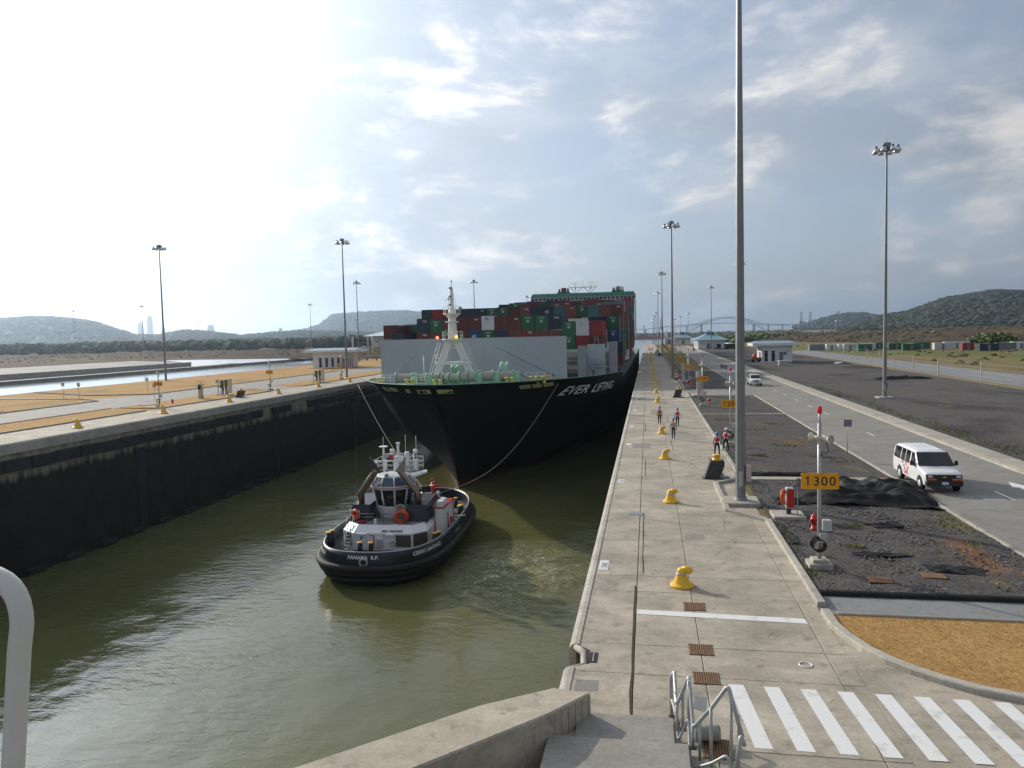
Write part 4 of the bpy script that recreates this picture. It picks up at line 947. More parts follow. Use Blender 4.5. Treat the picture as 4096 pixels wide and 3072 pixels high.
# ---------------------------------------------------------------- containers, each a thing of its own
CC = {'maroon':((.11,.022,.018),'dark maroon'),'red':((.22,.022,.022),'red'),'brown':((.17,.055,.038),'rust brown'),'green':((.018,.105,.045),'green'),'navy':((.016,.026,.048),'dark navy'),'blue':((.015,.05,.13),'blue'),'teal':((.06,.14,.145),'grey teal'),'white':((.55,.55,.56),'white'),'grey':((.16,.18,.2),'grey')}
for k, (c, _) in CC.items(): mat('cont_'+k, c, .55, .14, .8, rand=.14)
mat('cont_mark', (.60,.60,.58), .6)
def cont_mesh(h_, L_):
    m = MB(); w_ = 1.2; n = 9
    # corrugated end (facing -Y): folded steel between the corner posts
    xs_ = []; 
    for k in range(n*4+1):
        x = -w_+.12+(2*w_-.24)*k/(n*4); d = (.0,.045,.045,.0)[k % 4]; xs_.append((x, .02+d))
    vs = [(x, y, .15) for x, y in xs_]+[(x, y, h_-.12) for x, y in xs_]; q = len(xs_); m.add(vs, [(i, i+1, q+i+1, q+i) for i in range(q-1)])
    # corrugated +X side
    nn = int(L_/.6); ysd = []
    for k in range(nn*4+1): ysd.append((.15+(L_-.3)*k/(nn*4), w_-.02-(.0,.04,.04,.0)[k % 4]))
    vs = [(x, y, .15) for y, x in ysd]+[(x, y, h_-.12) for y, x in ysd]; q = len(ysd); m.add(vs, [(i, i+1, q+i+1, q+i) for i in range(q-1)])
    for sx in (-w_, w_-.12):
        for y in (0, L_-.15): m.bx(sx, sx+.12, y, y+.15, 0, h_)
    m.bx(-w_+.12,w_-.12,0,.12,0,.15); m.bx(-w_+.12,w_-.12,0,.12,h_-.12,h_-.002); m.bx(w_-.12,w_,.15,L_-.15,0,.15); m.bx(w_-.12,w_,.15,L_-.15,h_-.12,h_-.002)
    m.add([(-w_,.1,h_-.03),(w_,.1,h_-.03),(w_,L_,h_-.03),(-w_,L_,h_-.03)], [(0,1,2,3)]); m.add([(-w_,.1,.05),(-w_,L_,.05),(-w_,L_,h_-.02),(-w_,.1,h_-.02)], [(0,1,2,3)]); m.add([(-w_,L_-.02,.05),(w_,L_-.02,.05),(w_,L_-.02,h_-.03),(-w_,L_-.02,h_-.03)], [(0,1,2,3)])
    return m
HC = {}
def container(colr, x, y, z, h_=2.6, L_=12.2, mark=None, where='', bars=False):
    key = (round(h_,2), L_)
    if key not in HC: HC[key] = cont_mesh(h_, L_).mesh('shipping_container', 'cont_maroon')
    o = obj('shipping_container', HC[key], None, (x, y, z))
    o.material_slots[0].link = 'OBJECT'; o.material_slots[0].material = M_['cont_'+colr]
    cn = CC[colr][1]; mk = {'ring':' with a round white emblem','45':' marked 45','bars':' with lashing bars across its end','word':' with pale lettering', 'apl':' with blue lettering','T':' with a red letter T'}.get(mark, '')
    tag(o, f'{cn} shipping container{mk} {where}', 'container', f'{cn} containers{mk} {where}')
    fy = -.012
    if mark == 'ring':
        m = MB(); m.torus((0,fy,h_*.60), .23, .055, 14, 4, Matrix.Rotation(R(90),3,'X')); m.add([(math.cos(a)*.09, fy-.0, h_*.60+math.sin(a)*.16) for a in [k*6.283/8 for k in range(8)]], [tuple(range(8))[::-1]]); m.build('emblem', 'cont_mark', o)
        t_ = MB(); text_on(t_, 'EVERGREEN', .20, lambda u, v: (u, fy, h_*.80+v), 0, 1.1, .008, True); t_.build('lettering', 'cont_mark', o)
    elif mark in ('45','word','apl','T'):
        t_ = MB(); s_ = {'45':'45','word':rnd.choice(['APL','tex','MOL','CAI']),'apl':'APL','T':'T'}[mark]; sz = .95 if mark == '45' else .5
        text_on(t_, s_, sz, lambda u, v: (u+(.35 if mark == 'word' else -.2), fy, h_*(.42 if mark == '45' else .74)+v), 0, 1.0, .015, True); t_.build('lettering', {'apl':'roof_dkblue','T':'red'}.get(mark, 'cont_mark'), o)
    elif mark == 'bars':
        t_ = MB()
        for sx in (-1, 1):
            t_.tube([(sx*1.1,-.05,.1),(-sx*.4,-.05,h_-.1)], .03, 4); t_.tube([(sx*.35,-.05,.1),(sx*.35,-.05,h_-.1)], .03, 4)
        t_.build('lashing_bar', 'galv', o)
    return o
A_Y = 139.5; wA = 'behind the breakwater'; wB = 'in the second stack'; wR = 'in a taller stack before the bridge'; wS = 'along the ship side facing the quay'
# first stack: columns counted from the quay side
colsA = [(0,[('maroon','bars',6.3,2.55),('red',None,8.85,2.6)]),(1,[('red',None,6.3,2.5),('white','T',8.82,2.6)]),(2,[('green','ring',6.3,2.55),('green','ring',8.85,2.6)]),
 (3,[('brown',None,7.3,2.6),('navy','word',10.0,2.75)]),(4,[('brown',None,7.4,2.6),('green','ring',10.05,2.65)]),(5,[('red','word',7.5,2.6),('green','ring',10.1,2.65)]),
 (6,[('brown',None,7.5,2.6),('maroon','word',10.1,2.6)]),(7,[('navy',None,7.5,2.6),('maroon',None,10.1,2.6)]),(8,[('green','ring',7.55,2.6),('white','apl',10.2,2.6)]),
 (9,[('blue','45',7.6,2.6),('maroon','word',10.2,2.55)]),(10,[('maroon',None,7.6,2.6),('maroon',None,10.2,2.5)]),(11,[('maroon',None,7.4,2.6),('brown',None,10.0,2.1)]),
 (12,[('brown',None,7.4,2.6),('green','ring',10.0,2.3)]),(13,[('maroon','word',7.4,2.6),('navy','word',10.0,2.6)]),(14,[('maroon',None,7.5,2.6)]),(15,[('navy',None,7.5,2.5)]),(16,[('maroon',None,8.95,2.6),('maroon',None,6.3,2.6)])]
for k, tiers in colsA:
    for ti, (c, mk, z, h_) in enumerate(tiers):
        container(c, -9.25-2.52*k, A_Y+(2.5 if k in (14,16) else 0)+(5 if k == 14 else 0), z+.003*k, h_, 12.2, mk, (wA+', on top') if z == max(q[2] for q in tiers) else (wA+', underneath'))
container('green',-45.7,147.5,9.6,2.0,12.2,'word',wA); container('maroon',-48.2,148,9.0,2.6,12.2,None,wA)
for c, z, mk in [('blue',7.35,'ring'),('green',9.98,'ring')]: container(c, -6.75, 151.5, z, 2.6, 12.2, mk, 'in the column nearest the quay wall')
# second stack, one tier higher
colsB = ['maroon','brown','teal','green','brown','teal','navy','navy','brown','maroon','green','green','navy','navy','navy','red','red','navy']
mkB = ['word',None,None,'ring','word',None,'45',None,'word',None,'ring','ring','word',None,None,None,None,None]
for k in range(18):
    container(colsB[k], -6.55-2.5*k, 166, 12.65+(.15 if k in (3,10) else 0), 2.62, 12.2, mkB[k], wB+', on top')
    if k < 3 or k > 9: container(rnd.choice(['maroon','brown','navy','blue']), -6.55-2.5*k, 166.2, 10.0, 2.6, 12.2, None, wB+', underneath')
names = ['maroon']*5+['brown']*4+['green']*4+['navy']*3+['blue','teal','red','red','white','grey']
bays = [(180.4,13.9,.8),(207,15.0,1),(221,15.5,1.0),(248,17.3,.9),(262,17.9,1),(289,19.0,.95),(303,19.5,1.0)]
for by, zt, cov in bays:
    for k in range(18):
        if rnd.random() > cov: continue
        if by < 230 and k > 14: continue
        dz = -2.6 if (k > 13 and by < 285) else 0
        container(rnd.choice(names), -6.55-2.5*k, by, zt+dz+(.0 if k % 5 else .28), 2.6, 12.2, rnd.choice([None,None,'ring','word']) if by < 210 else None, wR)
    for i in range(1, 8):
        z = zt-2.62*i
        if z < 1.3: break
        container(rnd.choice(names), -6.55, by, z, 2.6, 12.2, None, wS)
for i in range(1, 5): container(rnd.choice(names), -6.55, 166, 12.65-2.62*i, 2.6, 12.2, None, wS)
# ---------------------------------------------------------------- tug
mat('tug_navy', (.012,.018,.032), .38, .2, .6, spec=.5); mat('tug_deck', (.045,.043,.045), .85, .25, 2); mat('tug_white', (.74,.75,.76), .45, .06, 1.0); mat('tug_red', (.42,.025,.018), .45, .1, 2)
mat('louvre', (.075,.055,.040), .7, .2, 6); mat('steel_pipe', (.30,.23,.17), .28, .12, 2, metal=.9); mat('deck_grey', (.20,.20,.20), .8, .15, 2); mat('letter_white', (.78,.78,.78), .5); mat('tug_black', (.02,.02,.022), .7, .3, 3)
tug = thing('tugboat', 'dark navy tugboat with white wheelhouse turning ahead of the big ship', 'tugboat', (-25.85, 77.9, -13.2), R(2.5)); tug.scale = (1.06,1.05,1.0)
def thw(y):      # half width of the tug at sheer, y from stern (-) to bow (+)
    return 5.75*(1-(abs(y)/13.9)**(4.2 if y < 0 else 2.6))**(.40 if y < 0 else .47) if abs(y) < 13.9 else 0
NY = 72
def ring(off, z, sc=1.0):
    P = []
    for k in range(NY):
        a = 2*math.pi*k/NY; cy = -math.cos(a); y = 13.9*cy*abs(cy)**.0; 
        x = thw(max(-13.8999, min(13.8999, y)))*(1 if math.sin(a) >= 0 else -1)
        P.append((x, y))
    return P
def outline(off):
    base = []
    n = 120
    for k in range(n): 
        t = k/n*2*math.pi; c, s = math.cos(t), math.sin(t)
        y = -13.9*c; p = 4.2 if y < 0 else 2.6; q = .40 if y < 0 else .47
        x = (1 if s >= 0 else -1)*5.75*max(0, 1-(abs(y)/13.9)**p)**q; base.append(Vector((x, y)))
    out = []
    for k in range(n):
        t = (base[(k+1) % n]-base[k-1]).normalized(); nn = Vector((t.y, -t.x)); out.append(base[k]+nn*off*(1 if True else 1))
    return base, out
OB, ON = outline(1.0); nrm = [b-a for a, b in zip(OB, ON)]
if nrm[30].x < 0: nrm = [-v for v in nrm]
def lv(off, z): return [(OB[k].x+nrm[k].x*off, OB[k].y+nrm[k].y*off, z) for k in range(120)]
def loft(levels, name, mt, mi=None, par=tug, smooth=True):
    m = MB(); vs = []
    for L_ in levels: vs += L_
    F = [(i*120+k, i*120+(k+1) % 120, (i+1)*120+(k+1) % 120, (i+1)*120+k) for i in range(len(levels)-1) for k in range(120)]
    m.add(vs, F, 0, smooth); return m.build(name, mt, par)
loft([lv(-1.5,-1.0), lv(-.75,0.0), lv(-.35,.7), lv(-.05,1.5), lv(.05,2.0)], 'hull', 'tug_black')
blw = loft([lv(.05,2.0), lv(.08,2.35), lv(-.05,2.9), lv(-.12,3.25), lv(-.30,3.27), lv(-.32,3.1), lv(-.30,2.1)], 'bulwark', 'tug_navy')
m = MB(); m.add(lv(-.28, 2.1), [tuple(range(120))]); m.build('deck', 'tug_deck', tug)
# rubber fenders: three stacked rolls
for z, o_, r in ((1.85,.25,.34),(1.35,.12,.26),(.75,-.22,.26)):
    m = MB(); pts = lv(o_, z); m.tube(pts+[pts[0], pts[1]], r, 8, 0, False); m.build('fender', 'rubber', tug)
m = MB(); pts = lv(-.2, 3.27); m.tube(pts+[pts[0]], .05, 5, 0, False); m.build('bulwark_cap', 'galv', tug)
# names wrapped round the stern bulwark
cum = [0.0]
for k in range(120): cum.append(cum[-1]+(OB[(k+1) % 120]-OB[k]).length)
def along(l):
    L0 = cum[-1]; l = l % L0
    for k in range(120):
        if cum[k+1] >= l:
            f = (l-cum[k])/(cum[k+1]-cum[k]); a, b = k, (k+1) % 120; return OB[a].lerp(OB[b], f), nrm[a].lerp(nrm[b], f)
    return OB[0], nrm[0]
sgn = 1 if OB[3].x > 0 else -1
def wrap(s, size, l0, z, off=.09, sh=0):
    m = MB(); vs, fs = text_geo(s, size, sh, 1.05, .012); w_ = max(v[0] for v in vs); P = []
    for x, y in vs:
        p, nn = along(sgn*(l0+x-w_/2)); q = (y/size); P.append((p.x+nn.x*(off-.10*q), p.y+nn.y*(off-.10*q), z+y))
    if sgn < 0: fs = [f[::-1] for f in fs]
    m.add(P, fs); m.build('lettering', 'letter_white', blw)
wrap('PANAMA  R.P.', .42, -.05, 2.72); wrap('CERRO SANTIAGO', .46, 6.3, 2.66); wrap('CERRO SANTIAGO', .46, -6.3, 2.66)
m = MB(); m.torus((0,-14.0,2.42), .33, .09, 18, 6, Matrix.Rotation(R(90),3,'X')); m.build('stern_fairlead', 'galv', tug)
m = MB(); m.lathe([(.30,0),(.30,.04)], (0,-13.97,2.42), 16, 0, Matrix.Rotation(R(90),3,'X')); m.build('fairlead_opening', 'black', tug)
# main house
hp = [(-2.5,-9.2),(3.0,-9.2),(4.1,-7.9),(4.1,2.8),(-3.9,2.8),(-3.9,-7.9),(-3.6,-8.3)]
m = MB(); m.prism(hp, 2.1, 3.75); house = m.build('main_house', 'tug_white', tug)
hp2 = [(-2.3,-8.3),(2.7,-8.3),(3.6,-7.2),(3.6,2.6),(-3.5,2.6),(-3.5,-7.2)]
m = MB(); n_ = 6; lo = [(-2.5,-9.2),(3.0,-9.2),(4.1,-7.9),(4.1,2.8),(-3.9,2.8),(-3.9,-7.9)]
m.add([(x,y,3.75) for x,y in lo]+[(x,y,4.35) for x,y in hp2], [(i,(i+1)%6,6+(i+1)%6,6+i) for i in range(6)]); m.build('house_shoulder', 'tug_white', tug)
m = MB(); m.add([(x,y,4.352) for x,y in hp2], [tuple(range(6))]); m.build('boat_deck', 'deck_grey', tug)
def louv(a, b, z0, z1, n=9):
    a, b = Vector(a), Vector(b); t = (b-a).normalized(); nn = Vector((t.y, -t.x)); g_ = MB(); p = a+nn*.03; q = b+nn*.03
    g_.add([(p.x,p.y,z0),(q.x,q.y,z0),(q.x,q.y,z1),(p.x,p.y,z1)], [(0,1,2,3)]); o = g_.build('vent_louvre', 'louvre', house)
    for k in range(n):
        z = z0+(z1-z0)*(k+.5)/n; w_ = MB(); r = a+nn*.07; s = b+nn*.07; w_.add([(p.x,p.y,z+.05),(q.x,q.y,z+.05),(s.x,s.y,z-.05),(r.x,r.y,z-.05)], [(0,1,2,3)]); w_.build('louvre_blade', 'louvre', o)
louv((3.05,-9.14),(4.05,-7.96),2.45,3.65); louv((-3.62,-8.26),(-2.75,-9.0),2.45,3.65); louv((1.45,-9.2),(2.85,-9.2),2.45,3.6)
t_ = MB(); text_on(t_, 'IMO 9669495', .34, lambda u, v: (.1+u, -9.2+.9*(.12+v/.6*.62)-.02, 3.75+.6*(.12+v/.6*.62)+.03), 0, 1.02, .01); t_.build('lettering', 'black', house)
for (x, w_, h_) in [(-1.7,.75,1.45),(.95,.7,1.4)]:
    m = MB(); m.cbx(x-w_/2,x+w_/2,-9.25,-9.18,2.2,2.2+h_,.02); dr_ = m.build('door', 'tug_white', house); MB().cyl((x-.2,-9.3,2.9),(x-.1,-9.3,2.9),.02,None,6).build('handle', 'galv', dr_)
    m = MB(); m.cbx(x-w_*.6,x+w_*.6,-9.4,-9.1,2.15+h_,2.3+h_,.03); m.build('door_hood', 'tug_white', house)
def disc(x, y, z, r, mt, par=house):
    m = MB(); m.lathe([(r,0),(r,.02)], (x,y,z), 14, 0, Matrix.Rotation(R(90),3,'X')); m.build('placard', mt, par)
disc(-1.75,-9.26,3.3,.15,'blue_sign' if False else 'roof_blue'); disc(-1.75,-9.26,2.65,.13,'red')
m = MB(); m.cbx(-.35,.25,-9.32,-9.2,2.35,3.2,.03); m.build('equipment_box', 'ltgrey', house); m = MB(); m.bx(-.62,-.54,-9.24,-9.2,2.3,3.6); m.build('fire_pipe', 'tug_red', house)
m = MB()
for k in range(6): m.torus((1.15,-9.3,2.75), .16+.02*k, .018, 14, 4, Matrix.Rotation(R(90),3,'X') @ Matrix.Rotation(R(9*k-20),3,'Z'))
m.build('rope_coil', 'rope', house)
for k, x in enumerate((-2.3,-.9,-.75,.35,.6,1.45)): MB().cyl((x,-9.3,3.55),(x,-9.2,3.55),.05,None,8).build('deck_lamp', 'red' if k % 2 else 'galv', house)
# raked companion stairs on the port quarter
m = MB()
for sx in (-3.3, -2.75): m.tube([(sx,-9.9,2.2),(sx,-8.2,4.3)], .04, 5); m.tube([(sx,-9.9,3.1),(sx,-8.2,5.2)], .025, 5); m.tube([(sx,-9.9,2.2),(sx,-9.9,3.1)], .02, 5); m.tube([(sx,-8.2,4.3),(sx,-8.2,5.2)], .02, 5)
for k in range(8): m.bx(-3.3,-2.75,-9.85+k*.22,-9.68+k*.22,2.35+k*.26,2.38+k*.26)
m.build('stairs', 'galv', tug)
# wheelhouse: cone base, raked windows all round, upper sloped windows and brow
WC = (0.05, -4.6); NW = 10
def poly(r, z, rx=1.0): return [(WC[0]+r*rx*math.cos(2*math.pi*(k+.5)/NW-math.pi/2-math.pi/NW*0), WC[1]+r*math.sin(2*math.pi*(k+.5)/NW-math.pi/2), z) for k in range(NW)]
def frus(r0, z0, r1, z1, name, mt, cap=False, par=tug):
    m = MB(); m.add(poly(r0,z0)+poly(r1,z1), [(k,(k+1)%NW,NW+(k+1)%NW,NW+k) for k in range(NW)]+([tuple(range(NW,2*NW))] if cap else [])); return m.build(name, mt, par)
wh = frus(1.35,4.36,1.75,5.55,'wheelhouse','tug_white')
frus(1.62,5.56,2.0,7.35,'window_band','glass'); frus(2.16,7.35,2.2,7.72,'window_brow','tug_white'); frus(2.1,7.72,1.6,8.5,'window_band','glass_blue')
frus(1.62,8.48,1.5,8.62,'roof','tug_white',True); frus(1.76,5.52,1.72,5.60,'sill','tug_white',True); frus(2.0,7.36,2.17,7.37,'soffit','tug_white')
for k in range(NW):
    for (r0,z0,r1,z1,w_) in ((1.66,5.55,2.04,7.38,.085),(2.14,7.7,1.63,8.52,.075)):
        a = poly(r0,z0)[k]; b = poly(r1,z1)[k]; m = MB(); m.tube([a,b], w_, 4); m.build('mullion', 'tug_white', wh)
m = MB(); pp = poly(2.23,7.52); m.tube(pp+[pp[0],pp[1]], .035, 5, 0, False); m.build('red_band', 'tug_red', wh)
m = MB(); m.torus((.1,-6.18,5.0), .18, .02, 16, 5, Matrix.Rotation(R(80),3,'X')); m.build('crest', 'ltgrey', wh)
# bridge wing brow on the starboard side
m = MB(); m.add([(1.4,-4.8,8.0),(3.0,-3.0,8.4),(2.7,-2.2,8.4),(1.0,-3.0,8.1),(1.4,-4.8,8.2),(3.0,-3.0,8.6),(2.7,-2.2,8.6),(1.0,-3.0,8.3)], [(0,3,2,1),(4,5,6,7),(0,1,5,4),(1,2,6,5),(2,3,7,6)]); m.build('brow_wing', 'tug_white', wh)
# funnel casings with bent exhausts
for sd in (-1, 1):
    cx = sd*2.75+.1
    m = MB(); m.add([(cx-1.0,-7.0,4.3),(cx+1.0,-7.0,4.3),(cx+1.0,-2.2,4.3),(cx-1.0,-2.2,4.3),(cx-.85-.1*sd,-6.6,5.9),(cx+.85-.1*sd,-6.6,5.9),(cx+.9,-2.3,6.1),(cx-.9,-2.3,6.1)], [(0,1,5,4),(1,2,6,5),(2,3,7,6),(3,0,4,7),(4,5,6,7)]); fc = m.build('funnel_casing', 'tug_navy', tug)
    x0 = cx
    m = MB(); m.tube([(x0,-6.2,5.9),(x0,-6.2,6.9),(x0-sd*.12,-6.2,7.1),(x0-sd*1.55,-6.5,9.2),(x0-sd*1.65,-6.5,9.4)], .30, 10); m.build('exhaust_pipe', 'steel_pipe', fc)
    m = MB(); a = Vector((x0-sd*1.62,-6.5,9.2)); m.add([a+Vector((-.42,-.2,0)), a+Vector((.42,-.2,0)), a+Vector((.42,.3,0)), a+Vector((-.42,.3,0)), a+Vector((sd*.62-.06,-.05,1.45)), a+Vector((sd*.62+.06,-.05,1.45)), a+Vector((sd*.55+.06,.1,1.45)), a+Vector((sd*.55-.06,.1,1.45))], [(0,1,5,4),(1,2,6,5),(2,3,7,6),(3,0,4,7),(4,5,6,7),(3,2,1,0)]); m.build('exhaust_cowl', 'dark_steel' if sd < 0 else 'steel_pipe', fc)
    m = MB(); m.tube([(x0+sd*.55,-6.4,6.7),(x0-sd*1.35,-6.65,9.3)], .05, 6); m.tube([(x0+sd*.55,-6.4,6.7),(x0+sd*.55,-6.4,5.7)], .03, 5); m.build('vent_pipe', 'galv', fc)
# mast, radars, domes above the wheelhouse
m = MB(); m.tube([(-1.15,-3.6,8.6),(-1.15,-3.6,11.25)], .10, 8); m.lathe([(.42,11.2),(.42,11.28)], (-1.15,-3.6,0), 14); mm = m.build('signal_mast', 'tug_white', tug)
m = MB(); m.tube([(.2,-3.2,8.6),(.2,-3.2,11.4)], .12, 8); m.cbx(-.2,.6,-3.5,-2.9,8.6,10.2,.05); m.tube([(.2,-3.2,11.4),(.2,-3.2,11.6)], .2, 8); m.build('signal_mast', 'tug_white', tug)
m = MB(); m.tube([(1.0,-3.0,8.6),(1.0,-3.0,10.6)], .22, 8); m.tube([(1.5,-2.4,8.6),(1.5,-2.4,10.3)], .09, 6); m.build('signal_mast', 'tug_white', tug)
for (x,y,z,r) in [(-.35,-3.4,10.75,.24),(1.75,-2.6,10.6,.24)]: MB().lathe([(r*.5,-r),(r,-.4*r),(r,.3*r),(r*.7,.8*r),(r*.1,r)], (x,y,z), 12).build('radar_dome', 'tug_white', tug)
m = MB(); m.lathe([(.36,0),(.34,.06)], (-1.7,-3.9,9.65), 14); m.tube([(-1.7,-3.9,8.6),(-1.7,-3.9,9.65)], .04, 6); m.build('radar_scanner', 'tug_white', tug)
m = MB(); m.lathe([(.12,-.28),(.2,-.2),(.26,.2),(.24,.22)], (-.75,-4.1,10.35), 12, 0, Matrix.Rotation(R(70),3,'X')); m.build('searchlight', 'galv', tug); m = MB(); m.cbx(-.5,-.2,-4.0,-3.7,10.0,10.4,.03); m.build('signal_lamp', 'red', tug)
m = MB(); m.lathe([(.1,-.2),(.17,-.1),(.17,.15)], (-.15,-6.1,8.75), 12, 0, Matrix.Rotation(R(90),3,'X')); m.build('searchlight', 'galv', tug)
m = MB()
for z in (9.0, 9.5, 9.95):
    m.tube([(-1.9,-4.6,z),(1.9,-4.6,z),(2.3,-1.8,z),(-1.9,-1.8,z),(-1.9,-4.6,z)], .025, 5)
for (x, y) in [(-1.9,-4.6),(-.9,-4.6),(.1,-4.6),(1.1,-4.6),(1.9,-4.6),(2.1,-3.2),(2.3,-1.8),(1,-1.8),(-.5,-1.8),(-1.9,-1.8),(-1.9,-3.2)]: m.tube([(x,y,8.55),(x,y,9.95)], .025, 5)
m.build('roof_rail', 'tug_white', tug)
# red fire monitors, starboard lockers and red framing
m = MB(); m.tube([(2.5,1.2,4.2),(2.5,1.2,6.6)], .20, 10); m.tube([(2.2,.9,6.2),(3.4,.7,6.3)], .13, 8); m.torus((2.5,1.2,6.75), .22, .06, 14, 6, Matrix.Rotation(R(90),3,'X')); m.build('fire_monitor', 'tug_red', tug)
m = MB(); m.cbx(4.15,5.0,-5.2,-1.0,2.1,5.2,.08); lk_ = m.build('locker', 'tug_white', tug); m = MB(); m.bx(4.1,5.03,-1.0,-.85,2.1,5.3); m.bx(4.1,5.03,-5.2,-.85,5.2,5.32); m.build('locker_frame', 'tug_red', lk_)
for y in (-4.6,-3.5): MB().cbx(4.3,4.9,y-.4,y+.4,5.3,5.9,.08).build('vent_head', 'tug_white', lk_)
m = MB(); m.torus((5.06,-2.2,3.4), .32, .06, 16, 6, Matrix.Rotation(R(90),3,'Y')); m.tube([(5.06,-3.6,2.2),(5.06,-3.6,4.4)], .06, 6); m.build('hose_wheel', 'tug_red', lk_)
m = MB(); m.tube([(4.55,-6.9,2.1),(4.55,-6.9,4.4)], .09, 8); m.cbx(4.3,4.8,-7.3,-6.7,2.1,2.6,.05); m.build('fire_pipe', 'tug_red', tug)
m = MB(); m.tube([(5.0,-.4,3.2),(6.0+.05,-.1,3.25)], .12, 8); m.build('pipe_stub', 'galv', tug)
# orange life gear on the boat deck
def lifering(x, y, z, r, rx, rz):
    Mx = Matrix.Rotation(rz,3,'Z') @ Matrix.Rotation(rx,3,'X'); m = MB(); m.torus((x,y,z), r, r*.36, 20, 8, Mx); m.torus((x,y,z)+Vector((0,0,0)) if False else (x,y+.25,z), r*.98, r*.36, 20, 8, Mx); o = m.build('rescue_float', 'orange', tug)
    b_ = MB()
    for k in range(4):
        a = k*math.pi/2+.4; d = Mx @ Vector((math.cos(a)*r, math.sin(a)*r, 0)); b_.torus((x+d.x,y+d.y,z+d.z), r*.39, .02, 10, 4, Mx @ Matrix.Rotation(a,3,'Z') @ Matrix.Rotation(R(90),3,'X'))
    b_.build('strap', 'tug_red', o)
lifering(1.55,-7.6,4.95,.50,R(90),R(8)); lifering(-2.95,-7.3,5.05,.40,R(90),R(-35))
m = MB(); m.torus((1.1,-6.2,5.35), .42, .14, 18, 8, Matrix.Rotation(R(82),3,'X')); m.build('towing_hose', 'rope', tug)
m = MB()
for sx in (-3.3,-2.4): m.tube([(sx,-7.6,4.35),(sx,-7.6,5.6)], .025, 5)
m.tube([(-3.35,-7.65,5.65),(-2.3,-7.65,5.35)], .03, 5); m.tube([(-3.35,-7.65,5.1),(-2.3,-7.65,4.95)], .025, 5); m.build('float_cradle', 'galv', tug)
m = MB()
for x in (-1.9,-1.0,0,1.0,2.0): m.tube([(x,-8.1,4.35),(x,-8.1,5.35)], .022, 5)
for z in (4.7,5.02,5.35): m.tube([(-2.2,-8.1,z),(2.6,-8.1,z)], .018, 5)
m.build('guard_rail', 'dark_steel', tug)
m = MB(); m.cbx(-2.4,-1.75,-8.0,-7.7,4.36,4.62,.03); m.build('hatch', 'tug_red', tug); m = MB(); m.cbx(-.9,-.6,-8.2,-7.95,4.36,4.85,.03); m.build('equipment_box', 'tug_white', tug)
# deck bitts with yellow tops
for (x, y) in [(-1.4,-10.7),(-.4,-10.7),(-5.05,-8.6),(-5.0,-7.9),(4.9,2.6),(5.0,3.1),(4.85,-8.4),(5.1,-7.9),(-3.2,7.5),(3.4,8.0)]:
    z = 2.1 if abs(x) < 4 else 2.1
    m = MB(); m.cyl((x,y,z),(x,y,z+(1.15 if abs(x) < 4 else 1.5)),.22,None,12); b_ = m.build('bitt', 'tug_black', tug); m = MB(); zt = z+(1.15 if abs(x) < 4 else 1.5); m.lathe([(.25,zt),(.25,zt+.06),(.2,zt+.09)], (x,y,0), 12); m.build('bitt_cap', 'yellow', b_)
# towing winch and gear on the fore deck
m = MB(); m.cyl((-1.3,6.5,3.1),(1.3,6.5,3.1),.55,None,16); m.cyl((-1.4,6.5,3.1),(-1.25,6.5,3.1),.95,None,18); m.cyl((1.25,6.5,3.1),(1.4,6.5,3.1),.95,None,18); m.cbx(1.45,2.3,5.9,7.1,2.1,3.7,.06); m.build('towing_winch', 'tug_black', tug)
m = MB()
for x in (-.9,.9): m.tube([(x,10.2,2.1),(x,10.2,3.6)], .18, 8)
m.tube([(-1.2,10.2,3.3),(1.2,10.2,3.3)], .14, 8); m.build('tow_staple', 'galv', tug)
m = MB(); m.tube([(1.2,2.2,5.0),(2.0,1.8,6.4)], .05, 5); m.tube([(1.4,2.6,5.0),(2.2,2.2,6.4)], .05, 5); m.tube([(.7,2.0,5.9),(2.7,2.0,5.95)], .06, 5); m.cbx(1.0,1.9,2.2,2.9,5.2,5.9,.1); m.build('deck_crane', 'black', tug)
t_ = MB(); text_on(t_, '*CANAL', .55, lambda u, v: (5.86, -4.2+u*1.1, 2.4+v*.95)); t_.build('lettering', 'letter_white', blw)
# tow lines to the ship
m = MB(); a = Vector((-44.3,111.5,2.0)); b = Vector((-26.6,88.5,-10.0)); pts = [a.lerp(b, k/24)-Vector((0,0,1.2*math.sin(math.pi*k/24))) for k in range(25)]; m.tube(pts, .045, 5); o = m.build('tow_line', 'rope'); tag(o, 'thin pale tow line from the left bow of the big ship to the tug', 'rope')
m = MB(); a = Vector((-13.2,112.5,1.9)); b = Vector((-25.8,88.8,-10.0)); pts = [a.lerp(b, k/28)-Vector((0,0,3.6*math.sin(math.pi*k/28))) for k in range(29)]; m.tube(pts, .04, 5); o = m.build('tow_line', 'rope'); tag(o, 'slack thin tow line from the lettered bow side of the ship to the tug', 'rope')

